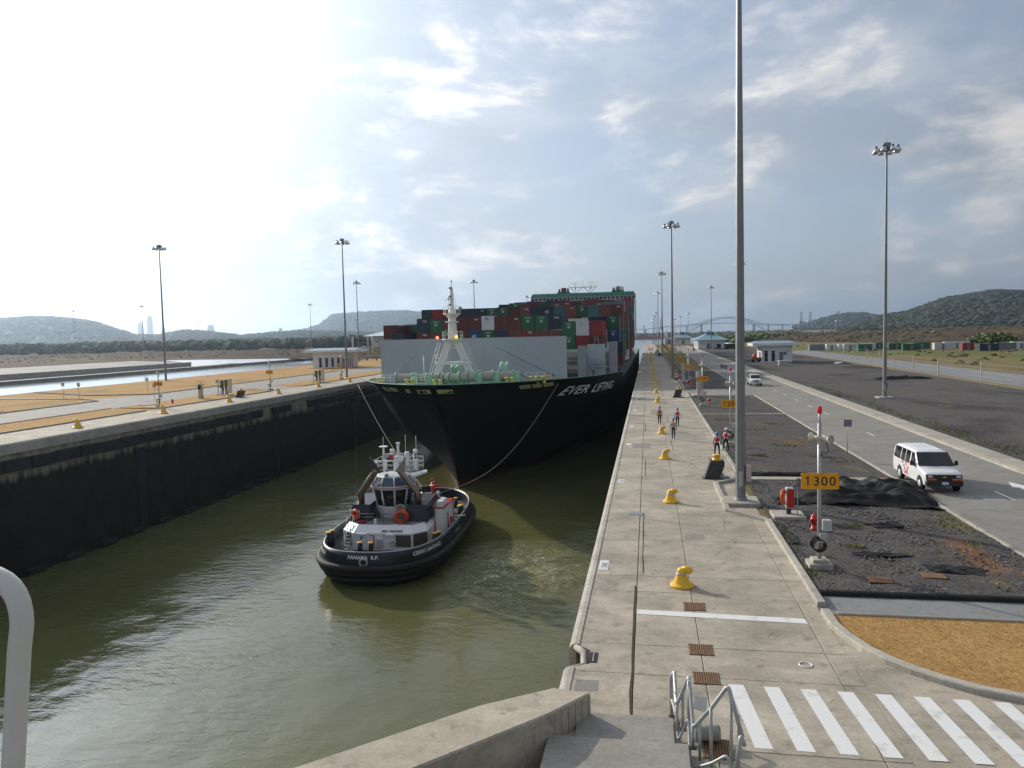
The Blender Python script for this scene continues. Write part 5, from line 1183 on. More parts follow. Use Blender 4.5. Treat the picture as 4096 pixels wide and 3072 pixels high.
for (x, y) in [(-1.6,-2.2),(.6,-2.0),(2.1,-3.6)]: MB().tube([(x,y,8.6),(x,y,12.2+.4*x*.2)], .018, 4).build('whip_antenna', 'tug_white', tug)
for (x, y) in [(-2.6,-.6),(2.5,-.8)]: MB().tube([(x,y-.55,4.75),(x,y-.5,4.75),(x,y+.5,4.75),(x,y+.55,4.75)], [.2,.32,.32,.2], 12).build('liferaft_canister', 'tug_white', tug)
for (x, z) in [(-1.35,9.7),(-.2,9.35),(.75,9.6),(1.45,9.2)]: MB().cbx(x-.12,x+.12,-4.75,-4.55,z,z+.22,.03).build('deck_floodlight', 'galv', tug)
for x in (-1.5,-.5,.7,1.6): MB().cbx(x-.16,x+.16,-2.2,-1.9,8.6,9.3+.2*abs(x),.03).build('equipment_box', 'tug_white', tug)
m = MB(); m.tube([(-1.15,-3.6,9.7),(-.2,-3.4,9.7)], .05, 5); m.tube([(.2,-3.2,10.6),(1.0,-3.0,10.2)], .05, 5); m.tube([(-.9,-3.2,10.4),(1.5,-3.2,10.4)], .04, 5); m.build('mast_yard', 'tug_white', tug)
for k in range(9): MB().add([(-5.3+.0*k,-7.0+k*1.3,2.2),(-5.3,-6.9+k*1.3,2.2),(-5.55,-6.9+k*1.3,3.1),(-5.55,-7.0+k*1.3,3.1)], [(0,1,2,3)]).build('bulwark_stay', 'tug_black', tug)
# ---------------------------------------------------------------- high mast lights
mat('lamp_shell', (.62,.63,.66), .22, .05, 3, metal=.85); mat('lamp_cap', (.02,.02,.025), .5)
def mast(x, y, z0, h_, detail, label, group=None):
    t = thing('light_mast', label, 'light mast', (x, y, z0), group=group); k = h_/31.5
    m = MB(); m.tube([(0,0,.12),(0,0,h_*.5),(0,0,h_-1.3)], [.27,.20,.11], 8, 0, True, False); pole = m.build('pole', 'galv_pole', t)
    m = MB(); m.lathe([(.55,0),(.55,.10),(.36,.14),(.32,.30)], n=12); m.build('base_flange', 'galv_pole', t)
    if detail > 1:
        m = MB(); m.cbx(-.95,.95,-.95,.95,-.12,.14,.04); m.build('footing', 'kerb', t)
        m = MB(); m.cbx(.26,.54,-.22,.1,1.15,2.0,.03); m.build('control_box', 'pedestal', pole)
        m = MB(); m.cbx(-.1,.1,-.30,-.24,.9,1.7,.02); m.build('access_door', 'galv', pole)
    m = MB(); m.lathe([(.75,h_-1.25),(.75,h_-1.17)], n=14); 
    for q in range(8): a = q*math.pi/4; m.tube([(0,0,h_-1.0),(1.15*math.cos(a),1.15*math.sin(a),h_-1.2)], .035, 4)
    m.torus((0,0,h_-1.2), 1.15, .05, 20, 5); m.build('ring', 'dark_steel', t)
    m = MB(); m.cbx(-.42,.42,-.30,.30,h_-1.0,h_-.35,.05); m.tube([(0,0,h_-.4),(0,0,h_+.7)], .02, 4); m.build('head_box', 'galv_pole', t)
    prof = [(.10,.62),(.12,.45),(.20,.34),(.36,.10),(.40,-.02),(.38,-.10),(.24,-.16)]
    if detail > 0:
        for q in range(8):
            a = q*math.pi/4+.25; c = (1.35*math.cos(a), 1.35*math.sin(a), h_-1.45); m = MB(); m.lathe(prof[1:], c, 12); l_ = m.build('lamp', 'lamp_shell', t)
            m = MB(); m.lathe([(.15,.36),(.15,.62),(.05,.66)], c, 8); m.build('lamp_cap', 'lamp_cap', l_)
    else:
        m = MB()
        for q in range(6): a = q*math.pi/3+.2; m.lathe([(.14,.5),(.2,.34),(.42,.0),(.3,-.14)], (1.35*math.cos(a), 1.35*math.sin(a), h_-1.45), 7)
        o = m.build('lamp_cluster', 'lamp_shell', t); o['kind'] = 'stuff'
    return t
GQ, GV, GL, GB = 'light masts along the quay', 'light masts beyond the road', 'light masts on the left bank', 'light masts behind the basins'
mast(4.75,41.43,.05,31.5,2,'thick grey light mast on the kerb bulge with its head out of sight')
mast(29.9,104.5,.05,32.6,2,'light mast standing alone on the dark gravel field')
mast(4.75,153.7,.05,31.0,1,'light mast beside the orange traffic drum on the quay')
mast(5.1,280.4,.05,31.0,1,'second light mast past the traffic drum on the quay'); mast(5.5,425,.05,31.3,0,'third light mast past the traffic drum on the quay')
for x, y, zt in [(6.2,590,24.3),(6.1,715,24.4),(6.0,840,23.9),(6.1,960,23.9)]: mast(x, y, zt-31.5, 31.5, 0, 'distant light mast at the far end of the quay', GQ)
mast(29.3,255,.05,31.5,1,'light mast hidden behind the thick grey mast'); mast(31.2,392,.05,31.6,0,'light mast in front of the large blue roofed building')
for x, y, zt in [(31.5,620,24.0),(30.5,745,23.7),(29.5,870,23.5)]: mast(x, y, zt-31.5, 31.5, 0, 'distant light mast beyond the large blue roofed building', GV)
mast(-114.5,165.5,0,32.9,1,'light mast at the edge of the water basin'); mast(-68.4,165.6,0,32.3,1,'light mast in front of the white pavilion on the left bank')
mast(-112,284,0,32,1,'light mast behind the white pavilion'); mast(-67.5,295,0,31.6,0,'light mast rising behind the ship containers'); mast(-112,424,0,31.6,0,'light mast half hidden behind the foremast'); mast(-67.4,429,0,31.6,0,'light mast next to the bridge roof of the ship')
for x, y in [(-417,498),(-335,462),(-236,509),(-590,928),(-760,1490),(-765,1770)]: mast(x, y, 3.6 if y < 600 else 4.4, 31.4, 0, 'light mast standing on the plain behind the earth bank', GB)
# ---------------------------------------------------------------- distance marker posts
def horn(m, c, ang, s=1.0):
    Mx = Matrix.Rotation(ang,3,'Z') @ Matrix.Rotation(R(90),3,'X'); m.lathe([(.06*s,-.30*s),(.10*s,-.28*s),(.10*s,-.1*s),(.08*s,-.05*s),(.13*s,.12*s),(.22*s,.26*s),(.23*s,.28*s),(.12*s,.12*s)], c, 14, 0, Mx)
def marker(x, y, num, label, detail=2, face=1, z0=.06, group=None):
    t = thing('distance_marker', label, 'sign', (x, y, z0), group=group); H_ = 6.2 if detail else 5.2
    m = MB(); m.prism([(-.42,-.42),(.42,-.42),(.42,.42),(-.42,.42)], -.1, .22); m.cbx(-.28,.28,-.28,.28,.22,.36,.03); m.build('footing', 'kerb', t)
    m = MB(); m.tube([(0,0,.36),(0,0,5.55 if detail else 5.2)], .075, 10); m.build('pole', 'galv', t)
    m = MB(); m.cbx(-.68,.68,-.13,-.09,3.05,3.66,.04); pn = m.build('sign_panel', 'amber', t)
    px_ = -.147*len(num)
    for ch in num:
        tm = MB()
        if ch == '1': tm.add([(px_+x_, -.134, 3.19+z_) for x_, z_ in [(.125,0),(.175,0),(.175,.365),(.140,.365),(.125,.33),(.05,.275),(.05,.235),(.125,.285)]], [tuple(range(8))])
        else: text_on(tm, ch, .50, lambda u, v: (px_+.147+u, -.134, 3.19+v), 0, 1, .004, True)
        tm.build('digit', 'black', pn); px_ += .294
    m = MB(); m.cbx(-.05,.05,-.09,-.05,3.1,3.6,.01); m.build('sign_bracket', 'galv', pn)
    if detail:
        m = MB(); horn(m, (.2,-.12,4.95), R(38), .8); m.build('siren_horn', 'cream', t); m = MB(); horn(m, (-.16,.02,5.02), R(-140), .7); m.build('siren_horn', 'cream', t)
        m = MB(); m.tube([(0,0,5.5),(0,0,5.95)], .04, 8); m.build('beacon_stem', 'galv', t); m = MB(); m.lathe([(.08,5.93),(.085,6.0),(.085,6.16),(.05,6.2)], n=12); m.build('beacon', 'red_lens', t)
        m = MB(); m.cbx(.12,.44,-.14,.14,1.45,1.85,.03); m.build('junction_box', 'ltgrey', t); m = MB(); m.cbx(-.02,.26,-.16,-.02,1.0,1.35,.03); m.build('junction_box', 'galv', t)
        m = MB()
        for k in range(5): m.torus((-.12+.03*k,-.14,.98-.03*k), .24, .018, 18, 5, Matrix.Rotation(R(82+4*k),3,'X'))
        m.build('cable_coil', 'cable', t)
        m = MB(); m.tube([(.2,-.1,4.85),(.3,-.16,4.55),(.2,-.14,4.4),(.08,-.1,4.5),(.05,-.08,4.3)], .018, 5); m.build('cable', 'cable', t)
    return t
marker(6.35,30.17,'1300','amber 1300 distance sign on a post with red beacon'); marker(6.33,61.6,'1200','amber 1200 distance sign partly behind the thick mast'); marker(6.4,94.0,'1100','amber 1100 distance sign beside a hydrant on the verge'); marker(6.4,126.5,'1000','amber 1000 distance sign past the service lane')
for i, y in enumerate((158.5,190,222,253,285,317,348)): marker(6.4, y, str(900-100*i), 'small amber distance sign in the far row along the quay verge', 1 if i < 2 else 0, group='far distance signs along the quay')
marker(-68.6,97.4,'1300','amber distance sign facing away beside a hydrant on the left bank',1,z0=0.03); marker(-68.5,129.6,'1200','amber distance sign beside the rounded lawn tip on the left bank',1,z0=0.03); marker(-68.6,162.9,'1100','amber distance sign in front of the white pavilion door',1,z0=0.03)
# ---------------------------------------------------------------- mooring hooks (yellow) and capstans
def hook_bollard():
    t = thing('mooring_bollard', 'x', 'bollard')
    m = MB(); m.lathe([(.44,0),(.44,.06),(.40,.10),(.31,.13)], n=22); vs = [(x*.98, y, z) for x, y, z in m.v]; m.v = vs; m.build('base_flange', 'yellow', t)
    m = MB(); n = 16; prof = [(.33,.10,0),(.25,.26,-.02),(.185,.42,-.03),(.17,.50,-.02),(.175,.58,.0),(.16,.64,.01),(.08,.69,.03)]
    vs = []; 
    for r, z, ox in prof:
        for k in range(n): a = 2*math.pi*k/n; vs.append((ox+r*math.cos(a), r*math.sin(a), z))
    m.add(vs, [(i*n+k, i*n+(k+1)%n, (i+1)*n+(k+1)%n, (i+1)*n+k) for i in range(len(prof)-1) for k in range(n)]+[tuple((len(prof)-1)*n+k for k in range(n))], 0, True); m.build('body', 'yellow', t)
    m = MB(); m.tube([(.02,0,.60),(.16,-.01,.615),(.27,-.02,.58),(.33,-.02,.53)], [.12,.13,.135,.10], 12); m.build('lip', 'yellow', t)
    m = MB(); m.lathe([(.186,.40),(.190,.45),(.184,.49)], (-.028,0,0), 16); m.build('worn_band', 'galv', t)
    for k in range(6):
        a = -math.pi*.5+k*R(60); m = MB(); m.lathe([(.045,0),(.045,.012)], (.375*math.cos(a), .375*math.sin(a), .085), 10); m.build('bolt', 'bolt', t)
    return t
hk = hook_bollard(); first = True
ysb = [27.6,41.4,55.6,69.4,100.4,115.7,130.8,146,161.5,177,192.5,208,223.5,239,255,270,286,301,317,332,348]
lbq = {27.6:'yellow hooked bollard closest to the white painted line',41.4:'yellow hooked bollard beside the floor grate near the wall edge',55.6:'yellow hooked bollard across from the first capstan',69.4:'yellow hooked bollard beside the walking group'}
for y in ysb:
    o = hk if first else copy_tree(hk); first = False; o.location = (1.12, y, .004)
    tag(o, lbq.get(y, 'yellow hooked bollard in the row receding along the quay'), 'bollard', 'hooked bollards along the quay')
for i, y in enumerate((43.5,58.8,74.1,89.3,105.2,120.8,136.9,152.5)):
    o = copy_tree(hk); o.location = (-62.4, y, .014); o.rotation_euler.z = math.pi; o.scale = (1.35,1.35,1.35); tag(o, 'yellow hooked bollard along the far wall edge on the left bank', 'bollard', 'hooked bollards on the left bank')
def capstan():
    t = thing('capstan', 'x', 'capstan')
    m = MB(); m.add([(-.62,-.45,0),(.30,-.45,0),(.30,.45,0),(-.62,.45,0),(-.22,-.45,1.12),(.62,-.45,1.12),(.62,.45,1.12),(-.22,.45,1.12),(.62,-.45,.82),(.62,.45,.82)], [(3,2,1,0),(4,5,6,7),(0,1,8,5,4),(2,3,7,6,9),(3,0,4,7),(1,2,9,8),(8,9,6,5)]); m.build('housing', 'dark_steel', t)
    m = MB(); m.lathe([(.30,1.12),(.28,1.18),(.22,1.22),(.20,1.36),(.25,1.40),(.255,1.46),(.10,1.48)], (.18,0,0), 18); m.build('drum', 'yellow', t)
    m = MB(); m.tube([(-.18,-.25,1.12),(-.30,-.25,1.30),(-.24,-.25,1.40)], .035, 6); m.build('lever', 'galv', t)
    m = MB(); m.cbx(.32,.62,-.2,.2,0,.3,.03); m.build('motor_box', 'galv', t); m = MB(); m.bx(-.7,.95,-.55,.55,-.005,.02); m.build('base_plate', 'dark_steel', t)
    return t
cp = capstan(); cp.location = (3.95,48.5,.006); tag(cp, 'dark slanted capstan with yellow drum just past the thick mast', 'capstan', 'capstans on the lock walls')
for (x, y, lb) in [(3.95,108,'dark slanted capstan with yellow drum beside the service lane corner'),(4.1,290,'dark slanted capstan at the foot of the second quay mast'),(4.0,350,'dark slanted capstan far along the quay past the second mast'),(-65.7,114.2,'dark slanted capstan with yellow drum on the left bank')]:
    o = copy_tree(cp); o.location = (x, y, .006); tag(o, lb, 'capstan')
# ---------------------------------------------------------------- hydrants, life ring stand, pedestals, drum, cabinets, signs
def hydrant(x, y, label, z0=.08):
    t = thing('fire_hydrant', label, 'hydrant', (x, y, z0), rz=R(20))
    m = MB(); m.lathe([(.17,0),(.17,.05),(.12,.06),(.12,.42),(.16,.44),(.16,.50),(.13,.52),(.125,.60),(.07,.68),(.03,.70),(.03,.76)], n=16); m.build('body', 'red', t)
    for a in (0, math.pi, -math.pi/2): m = MB(); d = Vector((math.cos(a), math.sin(a), 0)); m.cyl(d*.10+Vector((0,0,.40)), d*.22+Vector((0,0,.40)), .065, .065, 10); m.build('outlet', 'red', t)
hydrant(7.33,35.9,'red hydrant behind the 1300 sign post'); hydrant(7.46,98,'red hydrant beside the 1100 sign post'); hydrant(-70.3,102.9,'red hydrant on the left bank lawn',.07)
def ringstand(x, y, label, z0=.06, full=True):
    t = thing('life_ring_stand', label, 'life ring', (x, y, z0))
    if full:
        m = MB(); m.cbx(-.75,.75,-.75,.75,-.06,.17,.03); m.build('plinth', 'kerb', t)
        m = MB(); m.cbx(-.06,.14,-.16,.12,.17,.5,.02); m.build('stem', 'dark_steel', t)
        m = MB(); m.cbx(-.10,.28,-.22,.18,.45,1.45,.04); c_ = m.build('cabinet', 'galv', t); m = MB(); m.bx(-.06,.26,-.235,-.222,.5,1.4); m.build('front_panel', 'red', c_)
        m = MB(); m.tube([(.42,-.2,.17),(.42,-.2,1.35)], .025, 6); m.bx(.3,.6,-.3,-.1,.17,.2); m.build('hook_pole', 'galv', t)
        m = MB(); m.torus((-.22,-.02,1.0), .30, .075, 22, 8, Matrix.Rotation(R(70),3,'Z') @ Matrix.Rotation(R(90),3,'X')); m.build('life_ring', 'orange', t)
    else:
        m = MB(); m.tube([(0,0,0),(0,0,.75)], .05, 8); m.build('stem', 'galv', t); m = MB(); m.torus((0,-.08,1.0), .34, .085, 22, 8, Matrix.Rotation(R(90),3,'X')); r_ = m.build('life_ring', 'red', t)
        for k in range(4): a = k*math.pi/2+.6; MB().torus((.34*math.cos(a),-.08,1.0+.34*math.sin(a)), .092, .02, 10, 4, Matrix.Rotation(-a,3,'Y')).build('white_band', 'white_metal', r_)
ringstand(6.6,38.3,'steel life ring cabinet on a concrete plinth by the thick mast'); ringstand(6.3,123.0,'red and white life ring on a post at the service lane corner',.02,False)
t = thing('pedestal', 'pale concrete pillar on a flat plinth beside the 1100 sign', 'pedestal', (6.95,109.3,.04)); m = MB(); m.cbx(-.9,.9,-.9,.9,-.05,.25,.05); m.build('plinth', 'pedestal', t); m = MB(); m.cbx(-.28,.28,-.28,.28,.25,3.4,.04); m.build('pillar', 'pedestal', t); m = MB(); m.cbx(-.45,-.1,-.3,-.28,2.6,3.5,.01); m.build('notice', 'white_metal', t)
t = thing('pedestal', 'pale concrete pillar behind the 1000 sign', 'pedestal', (6.2,141,.04)); m = MB(); m.cbx(-.9,.9,-.9,.9,-.05,.2,.05); m.build('plinth', 'pedestal', t); m = MB(); m.cbx(-.3,.3,-.3,.3,.2,3.3,.04); m.build('pillar', 'pedestal', t)
t = thing('traffic_drum', 'orange and white striped traffic drum on the quay kerb', 'traffic drum', (5.35,148.4,.02))
m = MB(); m.lathe([(.52,0),(.52,.08),(.36,.10)], n=16); m.build('base', 'black', t)
for i, (z0_, z1_, mt) in enumerate([(.1,.45,'orange'),(.45,.75,'white_metal'),(.75,1.0,'orange'),(1.0,1.2,'white_metal'),(1.2,1.45,'orange')]): r0, r1 = .38-.06*z0_, .38-.06*z1_; m = MB(); m.lathe([(r0,z0_),(r1,z1_)], n=16); m.build('band', mt, t)
m = MB(); m.tube([(-.12,0,1.44),(-.1,0,1.6),(.1,0,1.6),(.12,0,1.44)], .03, 6); m.build('handle', 'orange', t)
def plate_sign(x, y, z0, w_, h_, zc, mt, label, r=.03):
    t = thing('road_sign', label, 'sign', (x, y, z0)); m = MB(); m.tube([(0,0,-.05),(0,0,zc+h_/2)], r, 6); m.build('post', 'galv', t); m = MB(); m.cbx(-w_/2,w_/2,-.05,-.03,zc-h_/2,zc+h_/2,.02); m.build('plate', mt, t)
plate_sign(14.1,57.9,.06,.55,.5,2.25,'door_grey','blank grey backed road sign beside the road edge')
for x, y, lb in [(14.25,154.2,'left of two grey backed road signs by the road'),(14.6,151.0,'right of two grey backed road signs by the road')]: plate_sign(x,y,.06,.6,.75,2.1,'door_grey',lb)
plate_sign(17.0,295,.0,.8,1.0,2.2,'door_grey','dark sign standing far along the road by the white building')
for x, y, lb in [(-98.8,114.5,'yellow backed sign at the lawn corner by the water basin'),(-94.6,113.1,'small round sign on the curved lawn tip'),(-91.9,127.2,'diamond sign on the large lawn edge'),(-77.1,108.4,'pale sign at the left bank road bend'),(-72.2,118.3,'pale sign beside the green cabinets')]: plate_sign(x,y,.06,.6,.6,2.4,'ltgrey',lb,.035)
def cabinets(x, y, label, z0=.06):
    t = thing('control_cabinets', label, 'cabinet', (x, y, z0)); m = MB(); m.cbx(-1.3,1.3,-.7,.7,-.06,.12,.04); m.build('plinth', 'kerb', t)
    for i, (dx, w_, h0, h1, mt) in enumerate([(-.55,.45,1.3,2.5,'weed'),(.25,.45,1.4,2.6,'weed'),(.9,.6,.3,2.7,'cream')]):
        m = MB(); m.cbx(dx-w_/2,dx+w_/2,-.25,.25,h0,h1,.04); c_ = m.build('cabinet', mt, t); m = MB(); m.cbx(dx-w_/2-.04,dx+w_/2+.04,-.3,.3,h1,h1+.06,.02); m.build('lid', 'ltgrey', c_)
    m = MB()
    for dx in (-.7,-.4,.1,.4): m.tube([(dx,0,.1),(dx*.7,0,1.4)], .09, 6)
    m.tube([(-1.2,0,.1),(-1.2,0,2.4)], .04, 6); m.tube([(-1.0,-.1,1.5),(-.6,-.1,1.3),(-.2,-.1,.8)], .12, 6); m.build('conduit', 'dark_steel', t)
cabinets(-71.3,119.1,'green control cabinets on the left bank lawn'); cabinets(-68.9,151.5,'pale control cabinets on the rounded left lawn')
t = thing('solar_pillar', 'pale pillar with a flat panel on the left bank lawn', 'pillar', (-71.5,112.2,.06)); m = MB(); m.cbx(-.3,.3,-.3,.3,-.05,2.2,.04); m.build('pillar', 'pedestal', t); m = MB(); m.rbox((0,0,2.75),(1.5,.9,.06),0,0,R(-8)); m.build('panel', 'white_metal', t); m = MB(); m.cbx(-.35,.35,-.3,.3,1.5,2.4,.04); m.build('box', 'cream', t); m = MB(); m.tube([(0,0,2.2),(0,0,2.75)], .06, 6); m.build('neck', 'galv', t)
for (x, y, lb) in [(-78.2,74.5,'flat concrete slab cover on the bare patch of left lawn'),(-69.5,97,'flat concrete slab cover by the left bank sign'),(-73,101,'flat concrete slab cover on the left verge')]:
    m = MB(); m.cbx(-1.1,1.1,-.8,.8,-.02,.09,.03); o = m.build('slab_cover', 'kerb', None, (x,y,.07)); tag(o, lb, 'cover')
# grates and torn matting on the verge
gv = bpy.data.objects['gravel_verge']
def vgrate(x, y, rz, label):
    t = thing('verge_grate', label, 'grate', (x, y, .13), rz=rz); m = MB(); m.bx(-.42,.42,-.32,.32,-.08,.0); m.build('pit', 'grate_void', t)
    for k in range(11): MB().bx(-.40+k*.073,-.355+k*.073,-.30,.30,.001,.03).build('bar', 'rust_grate', t)
vgrate(8.1,28.6,R(-4),'rusty slatted grate in the gravel close to the service lane'); vgrate(10.1,29.3,R(-3),'rusty slatted grate in the gravel beside torn matting')
def cloth(name, label, cx, cy, lx, ly, rz, amp, lift, seed, cat='matting', nx=26, ny=18):
    m = MB(); vs = []
    for j in range(ny+1):
        for i in range(nx+1):
            u, v = i/nx*2-1, j/ny*2-1; x, y = u*lx/2, v*ly/2
            x += .25*noise.noise((u*2,v*2,seed)); y += .2*noise.noise((u*2+9,v*2,seed)); e = max(0, 1-max(abs(u),abs(v))**4)
            rdg = (1-abs(noise.noise((u*1.6+seed,v*2.4,seed*2)))*2.2)*.45+.55*abs(noise.noise((u*4+v*2,v*5+seed,1))); z = .03+e*lift*(.35+.65*(1-u*u)*(1-v*v))+amp*rdg*(.4+.6*e)
            vs.append((x, y, z))
    m.add(vs, [(j*(nx+1)+i, j*(nx+1)+i+1, (j+1)*(nx+1)+i+1, (j+1)*(nx+1)+i) for j in range(ny) for i in range(nx)], 0, True)
    o = m.build(name, 'tarp', None, (cx, cy, .06), rz); tag(o, label, cat); return o
cloth('tarpaulin', 'large crumpled black tarpaulin heaped on the verge beside the van', 11.4,43.6,6.6,6.0,R(-8),.75,.35,3.3,'tarpaulin',70,60)
cloth('tarpaulin', 'thin black tarpaulin strip along the concrete strip', 8.2,49.2,4.6,.8,R(-2),.18,.10,5.1,'tarpaulin')
cloth('torn_matting', 'torn dark matting in front of the life ring plinth', 7.2,41.6,1.6,1.6,0,.25,.05,7.7)
cloth('torn_matting', 'torn dark matting sheet beside the second rusty grate', 11.2,30.3,1.9,1.0,R(-10),.08,.03,2.2)
cloth('torn_matting', 'ragged dark matting edge along the kerb by the 1300 sign', 5.95,35.0,.5,3.2,R(4),.16,.03,8.2)
cloth('torn_matting', 'folded dark matting flap behind the 1300 sign', 9.2,32.0,2.4,.5,R(-9),.07,.02,4.4)
cloth('torn_matting', 'small torn dark matting in the middle of the gravel', 10.6,36.8,1.5,1.0,R(20),.14,.03,6.1)
def hem(): 
    m = MB(); vs = []; n = 70
    for k in range(n+1):
        x = 5.8+k*.36; z = .09+.07*noise.noise((x*.9,1,1))+.05*noise.noise((x*2.3,4,1)); y = 27.12+.05*noise.noise((x*1.3,2,2)); vs += [(x,y+.35,.10),(x,y,z),(x,y-.02,-.03)]
    m.add(vs, [(k*3+j, k*3+3+j, k*3+4+j, k*3+1+j) for k in range(n) for j in range(2)], 0, True); o = m.build('liner_edge', 'tarp'); tag(o, 'wavy black liner edge where gravel drops to the grey service lane', 'liner')
hem()
cloth('spoil_heap', 'low dark heap of torn matting on the gravel field', 43.5,142,9,3.0,0,.5,.25,9.9,'heap')
cloth('spoil_heap', 'dark soil patch in front of the small white building', 44,206,14,5,0,.3,.15,1.9,'heap')
t = thing('manhole', 'rusty round manhole in the concrete strip beside the van', 'manhole', (13.6,48.0,.12)); m = MB(); m.prism([(-1.4,-.45),(1.0,-.45),(1.0,.45),(-1.0,.45)], -.1, .02); m.build('slab', 'kerb', t); m = MB(); m.lathe([(.36,.02),(.36,.05),(.2,.06)], n=18); m.build('cover', 'rust_grate', t)
# ---------------------------------------------------------------- people
mat('skin', (.24,.12,.075), .6); mat('shirt', (.46,.52,.66), .85, .1, 8); mat('shirt_white', (.72,.72,.74), .85, .08, 8); mat('trousers', (.012,.014,.022), .85, .2, 8); mat('shoe', (.01,.01,.01), .6); mat('vest', (.58,.03,.03), .7, .1, 8)
mat('helmet_blue', (.05,.20,.50), .3); mat('helmet_white', (.75,.75,.75), .3); mat('hair', (.015,.01,.008), .8); mat('khaki', (.45,.33,.16), .8); mat('coverall', (.03,.10,.22), .85)
PM = ['shirt','trousers','skin','shoe','hair']
def person(x, y, rz, label, step=0.0, lean=0.0, arms=(8,-8), shirt='shirt', helmet='helmet_blue', trousers='trousers', H_=1.74, vest=True, bag=None, z0=.004, elbow=12, spread=0):
    k = H_/1.74; V = []; E_ = []; Rr = []; L_ = []
    def v(p, r): V.append(Vector(p)*k); Rr.append(r*k); return len(V)-1
    def e(a, b, l): E_.append((a, b)); L_.append(l)
    sp = math.sin(R(step))
    pel = v((0,0,.93), .135); wst = v((0,lean*.25,1.08), .128); chs = v((0,lean*.6,1.28), .150); nk = v((0,lean*.9+.01,1.45), .066); hd0 = v((0,lean+.025,1.54), .062); hd1 = v((0,lean+.03,1.635), .088); hd2 = v((0,lean+.025,1.70), .070)
    e(pel,wst,0); e(wst,chs,0); e(chs,nk,0); e(nk,hd0,2); e(hd0,hd1,2); e(hd1,hd2,4); nose = None
    for sd in (-1, 1):
        f = sp*sd; lift = max(0, -f)*.12
        hp_ = v((sd*(.095+spread*.3),0,.90), .098); kn = v((sd*(.10+spread*.6),f*.34+.03,.49+lift*.3), .066); an = v((sd*(.10+spread),f*.62-(.06 if f < 0 else 0),.095+lift), .046); he = v((sd*(.10+spread),f*.62-.05-(.05 if f < 0 else 0),.05+lift), .042); to = v((sd*(.115+spread),f*.62+.15-(.05 if f < 0 else 0),.042+lift*.6), .036)
        e(pel,hp_,1); e(hp_,kn,1); e(kn,an,1); e(an,he,3); e(an,to,3)
        sh = v((sd*.185,lean*.7,1.38), .068); a = R(arms[0] if sd < 0 else arms[1]); el = v((sd*.235,lean*.7+math.sin(a)*.28,1.38-math.cos(a)*.28), .046); b = a+R(elbow); wr = v((sd*.25,lean*.7+math.sin(a)*.28+math.sin(b)*.25,1.38-math.cos(a)*.28-math.cos(b)*.25), .030)
        pm = v((sd*.25,lean*.7+math.sin(a)*.28+math.sin(b)*.32,1.38-math.cos(a)*.28-math.cos(b)*.32), .034)
        e(chs,sh,0); e(sh,el,0); e(el,wr,2); e(wr,pm,2)
        if sd < 0: hands = []
        hands.append((V[pm]/k, V[wr]/k, sd))
    me = bpy.data.meshes.new('body'); me.from_pydata(V, E_, []); ob = bpy.data.objects.new('body', me); col.objects.link(ob)
    md = ob.modifiers.new('skin', 'SKIN'); md.use_smooth_shade = True; md.branch_smoothing = .3
    for i, sv in enumerate(me.skin_vertices[0].data): sv.radius = (Rr[i], Rr[i]*(.78 if i in (0,1,2) else 1)); sv.use_root = (i == 0)
    sb_ = ob.modifiers.new('sub', 'SUBSURF'); sb_.levels = 1; sb_.render_levels = 1
    dg = bpy.context.evaluated_depsgraph_get(); me2 = bpy.data.meshes.new_from_object(ob.evaluated_get(dg)); bpy.data.objects.remove(ob)
    mb = MB(); mb.v = [tuple(q.co) for q in me2.vertices]; mb.f = [tuple(p.vertices) for p in me2.polygons]; mb.s = [True]*len(mb.f)
    def near_(c):
        best = 9; bl = 0
        for (a, b), l in zip(E_, L_):
            p, q = V[a], V[b]; d = q-p; t = max(0, min(1, (c-p).dot(d)/d.length_squared)); dd = (c-(p+d*t)).length-(Rr[a]*(1-t)+Rr[b]*t)
            if dd < best: best, bl = dd, l
        return bl
    mb.m = [near_(p.center) for p in me2.polygons]
    for i, p in enumerate(me2.polygons):
        if mb.m[i] == 4 and p.center.y > (lean+.05)*k and p.center.z < 1.70*k: mb.m[i] = 2
        if mb.m[i] == 0 and p.center.z < 1.0*k and abs(p.center.x) < .2*k: mb.m[i] = 1
    bpy.data.meshes.remove(me2)
    for pm_, wr_, sd in hands:     # fingers rooted in the palm, thumb from its side
        d = (pm_-wr_).normalized(); fw = Vector((0,1,0))
        for i in range(4):
            o0 = pm_+fw*(.028-.019*i)*1.0+d*.02; ln = (.055,.065,.06,.045)[i]; mb.tube([o0*k, (o0+d*ln*.6+Vector((-sd*.006,0,0)))*k, (o0+d*ln+Vector((-sd*.022,0,0)))*k], [.010*k,.009*k,.006*k], 5, 2)
        o0 = pm_+fw*.03-d*.015; mb.tube([o0*k, (o0+fw*.025+d*.02)*k, (o0+fw*.03+d*.05)*k], [.011*k,.010*k,.007*k], 5, 2)
    hx = Vector((0,lean+.03,1.63)); mb.tube([(hx+Vector((0,.080,.0)))*k, (hx+Vector((0,.112,-.028)))*k], [.010*k,.014*k], 5, 2)
    for sd in (-1, 1): mb.tube([(hx+Vector((sd*.080,-.005,.02)))*k, (hx+Vector((sd*.092,-.015,-.01)))*k, (hx+Vector((sd*.082,-.005,-.035)))*k], .013*k, 5, 2); mb.tube([(hx+Vector((sd*.032,.082,.018)))*k, (hx+Vector((sd*.032,.088,.018)))*k], .010*k, 6, 4)
    mb.tube([(hx+Vector((-.025,.086,-.058)))*k, (hx+Vector((.025,.086,-.058)))*k], .007*k, 5, 4)
    root = thing('person', label, 'person', (x, y, z0), rz); mb.build('body', [shirt, trousers, 'skin', 'shoe', 'hair'], root)
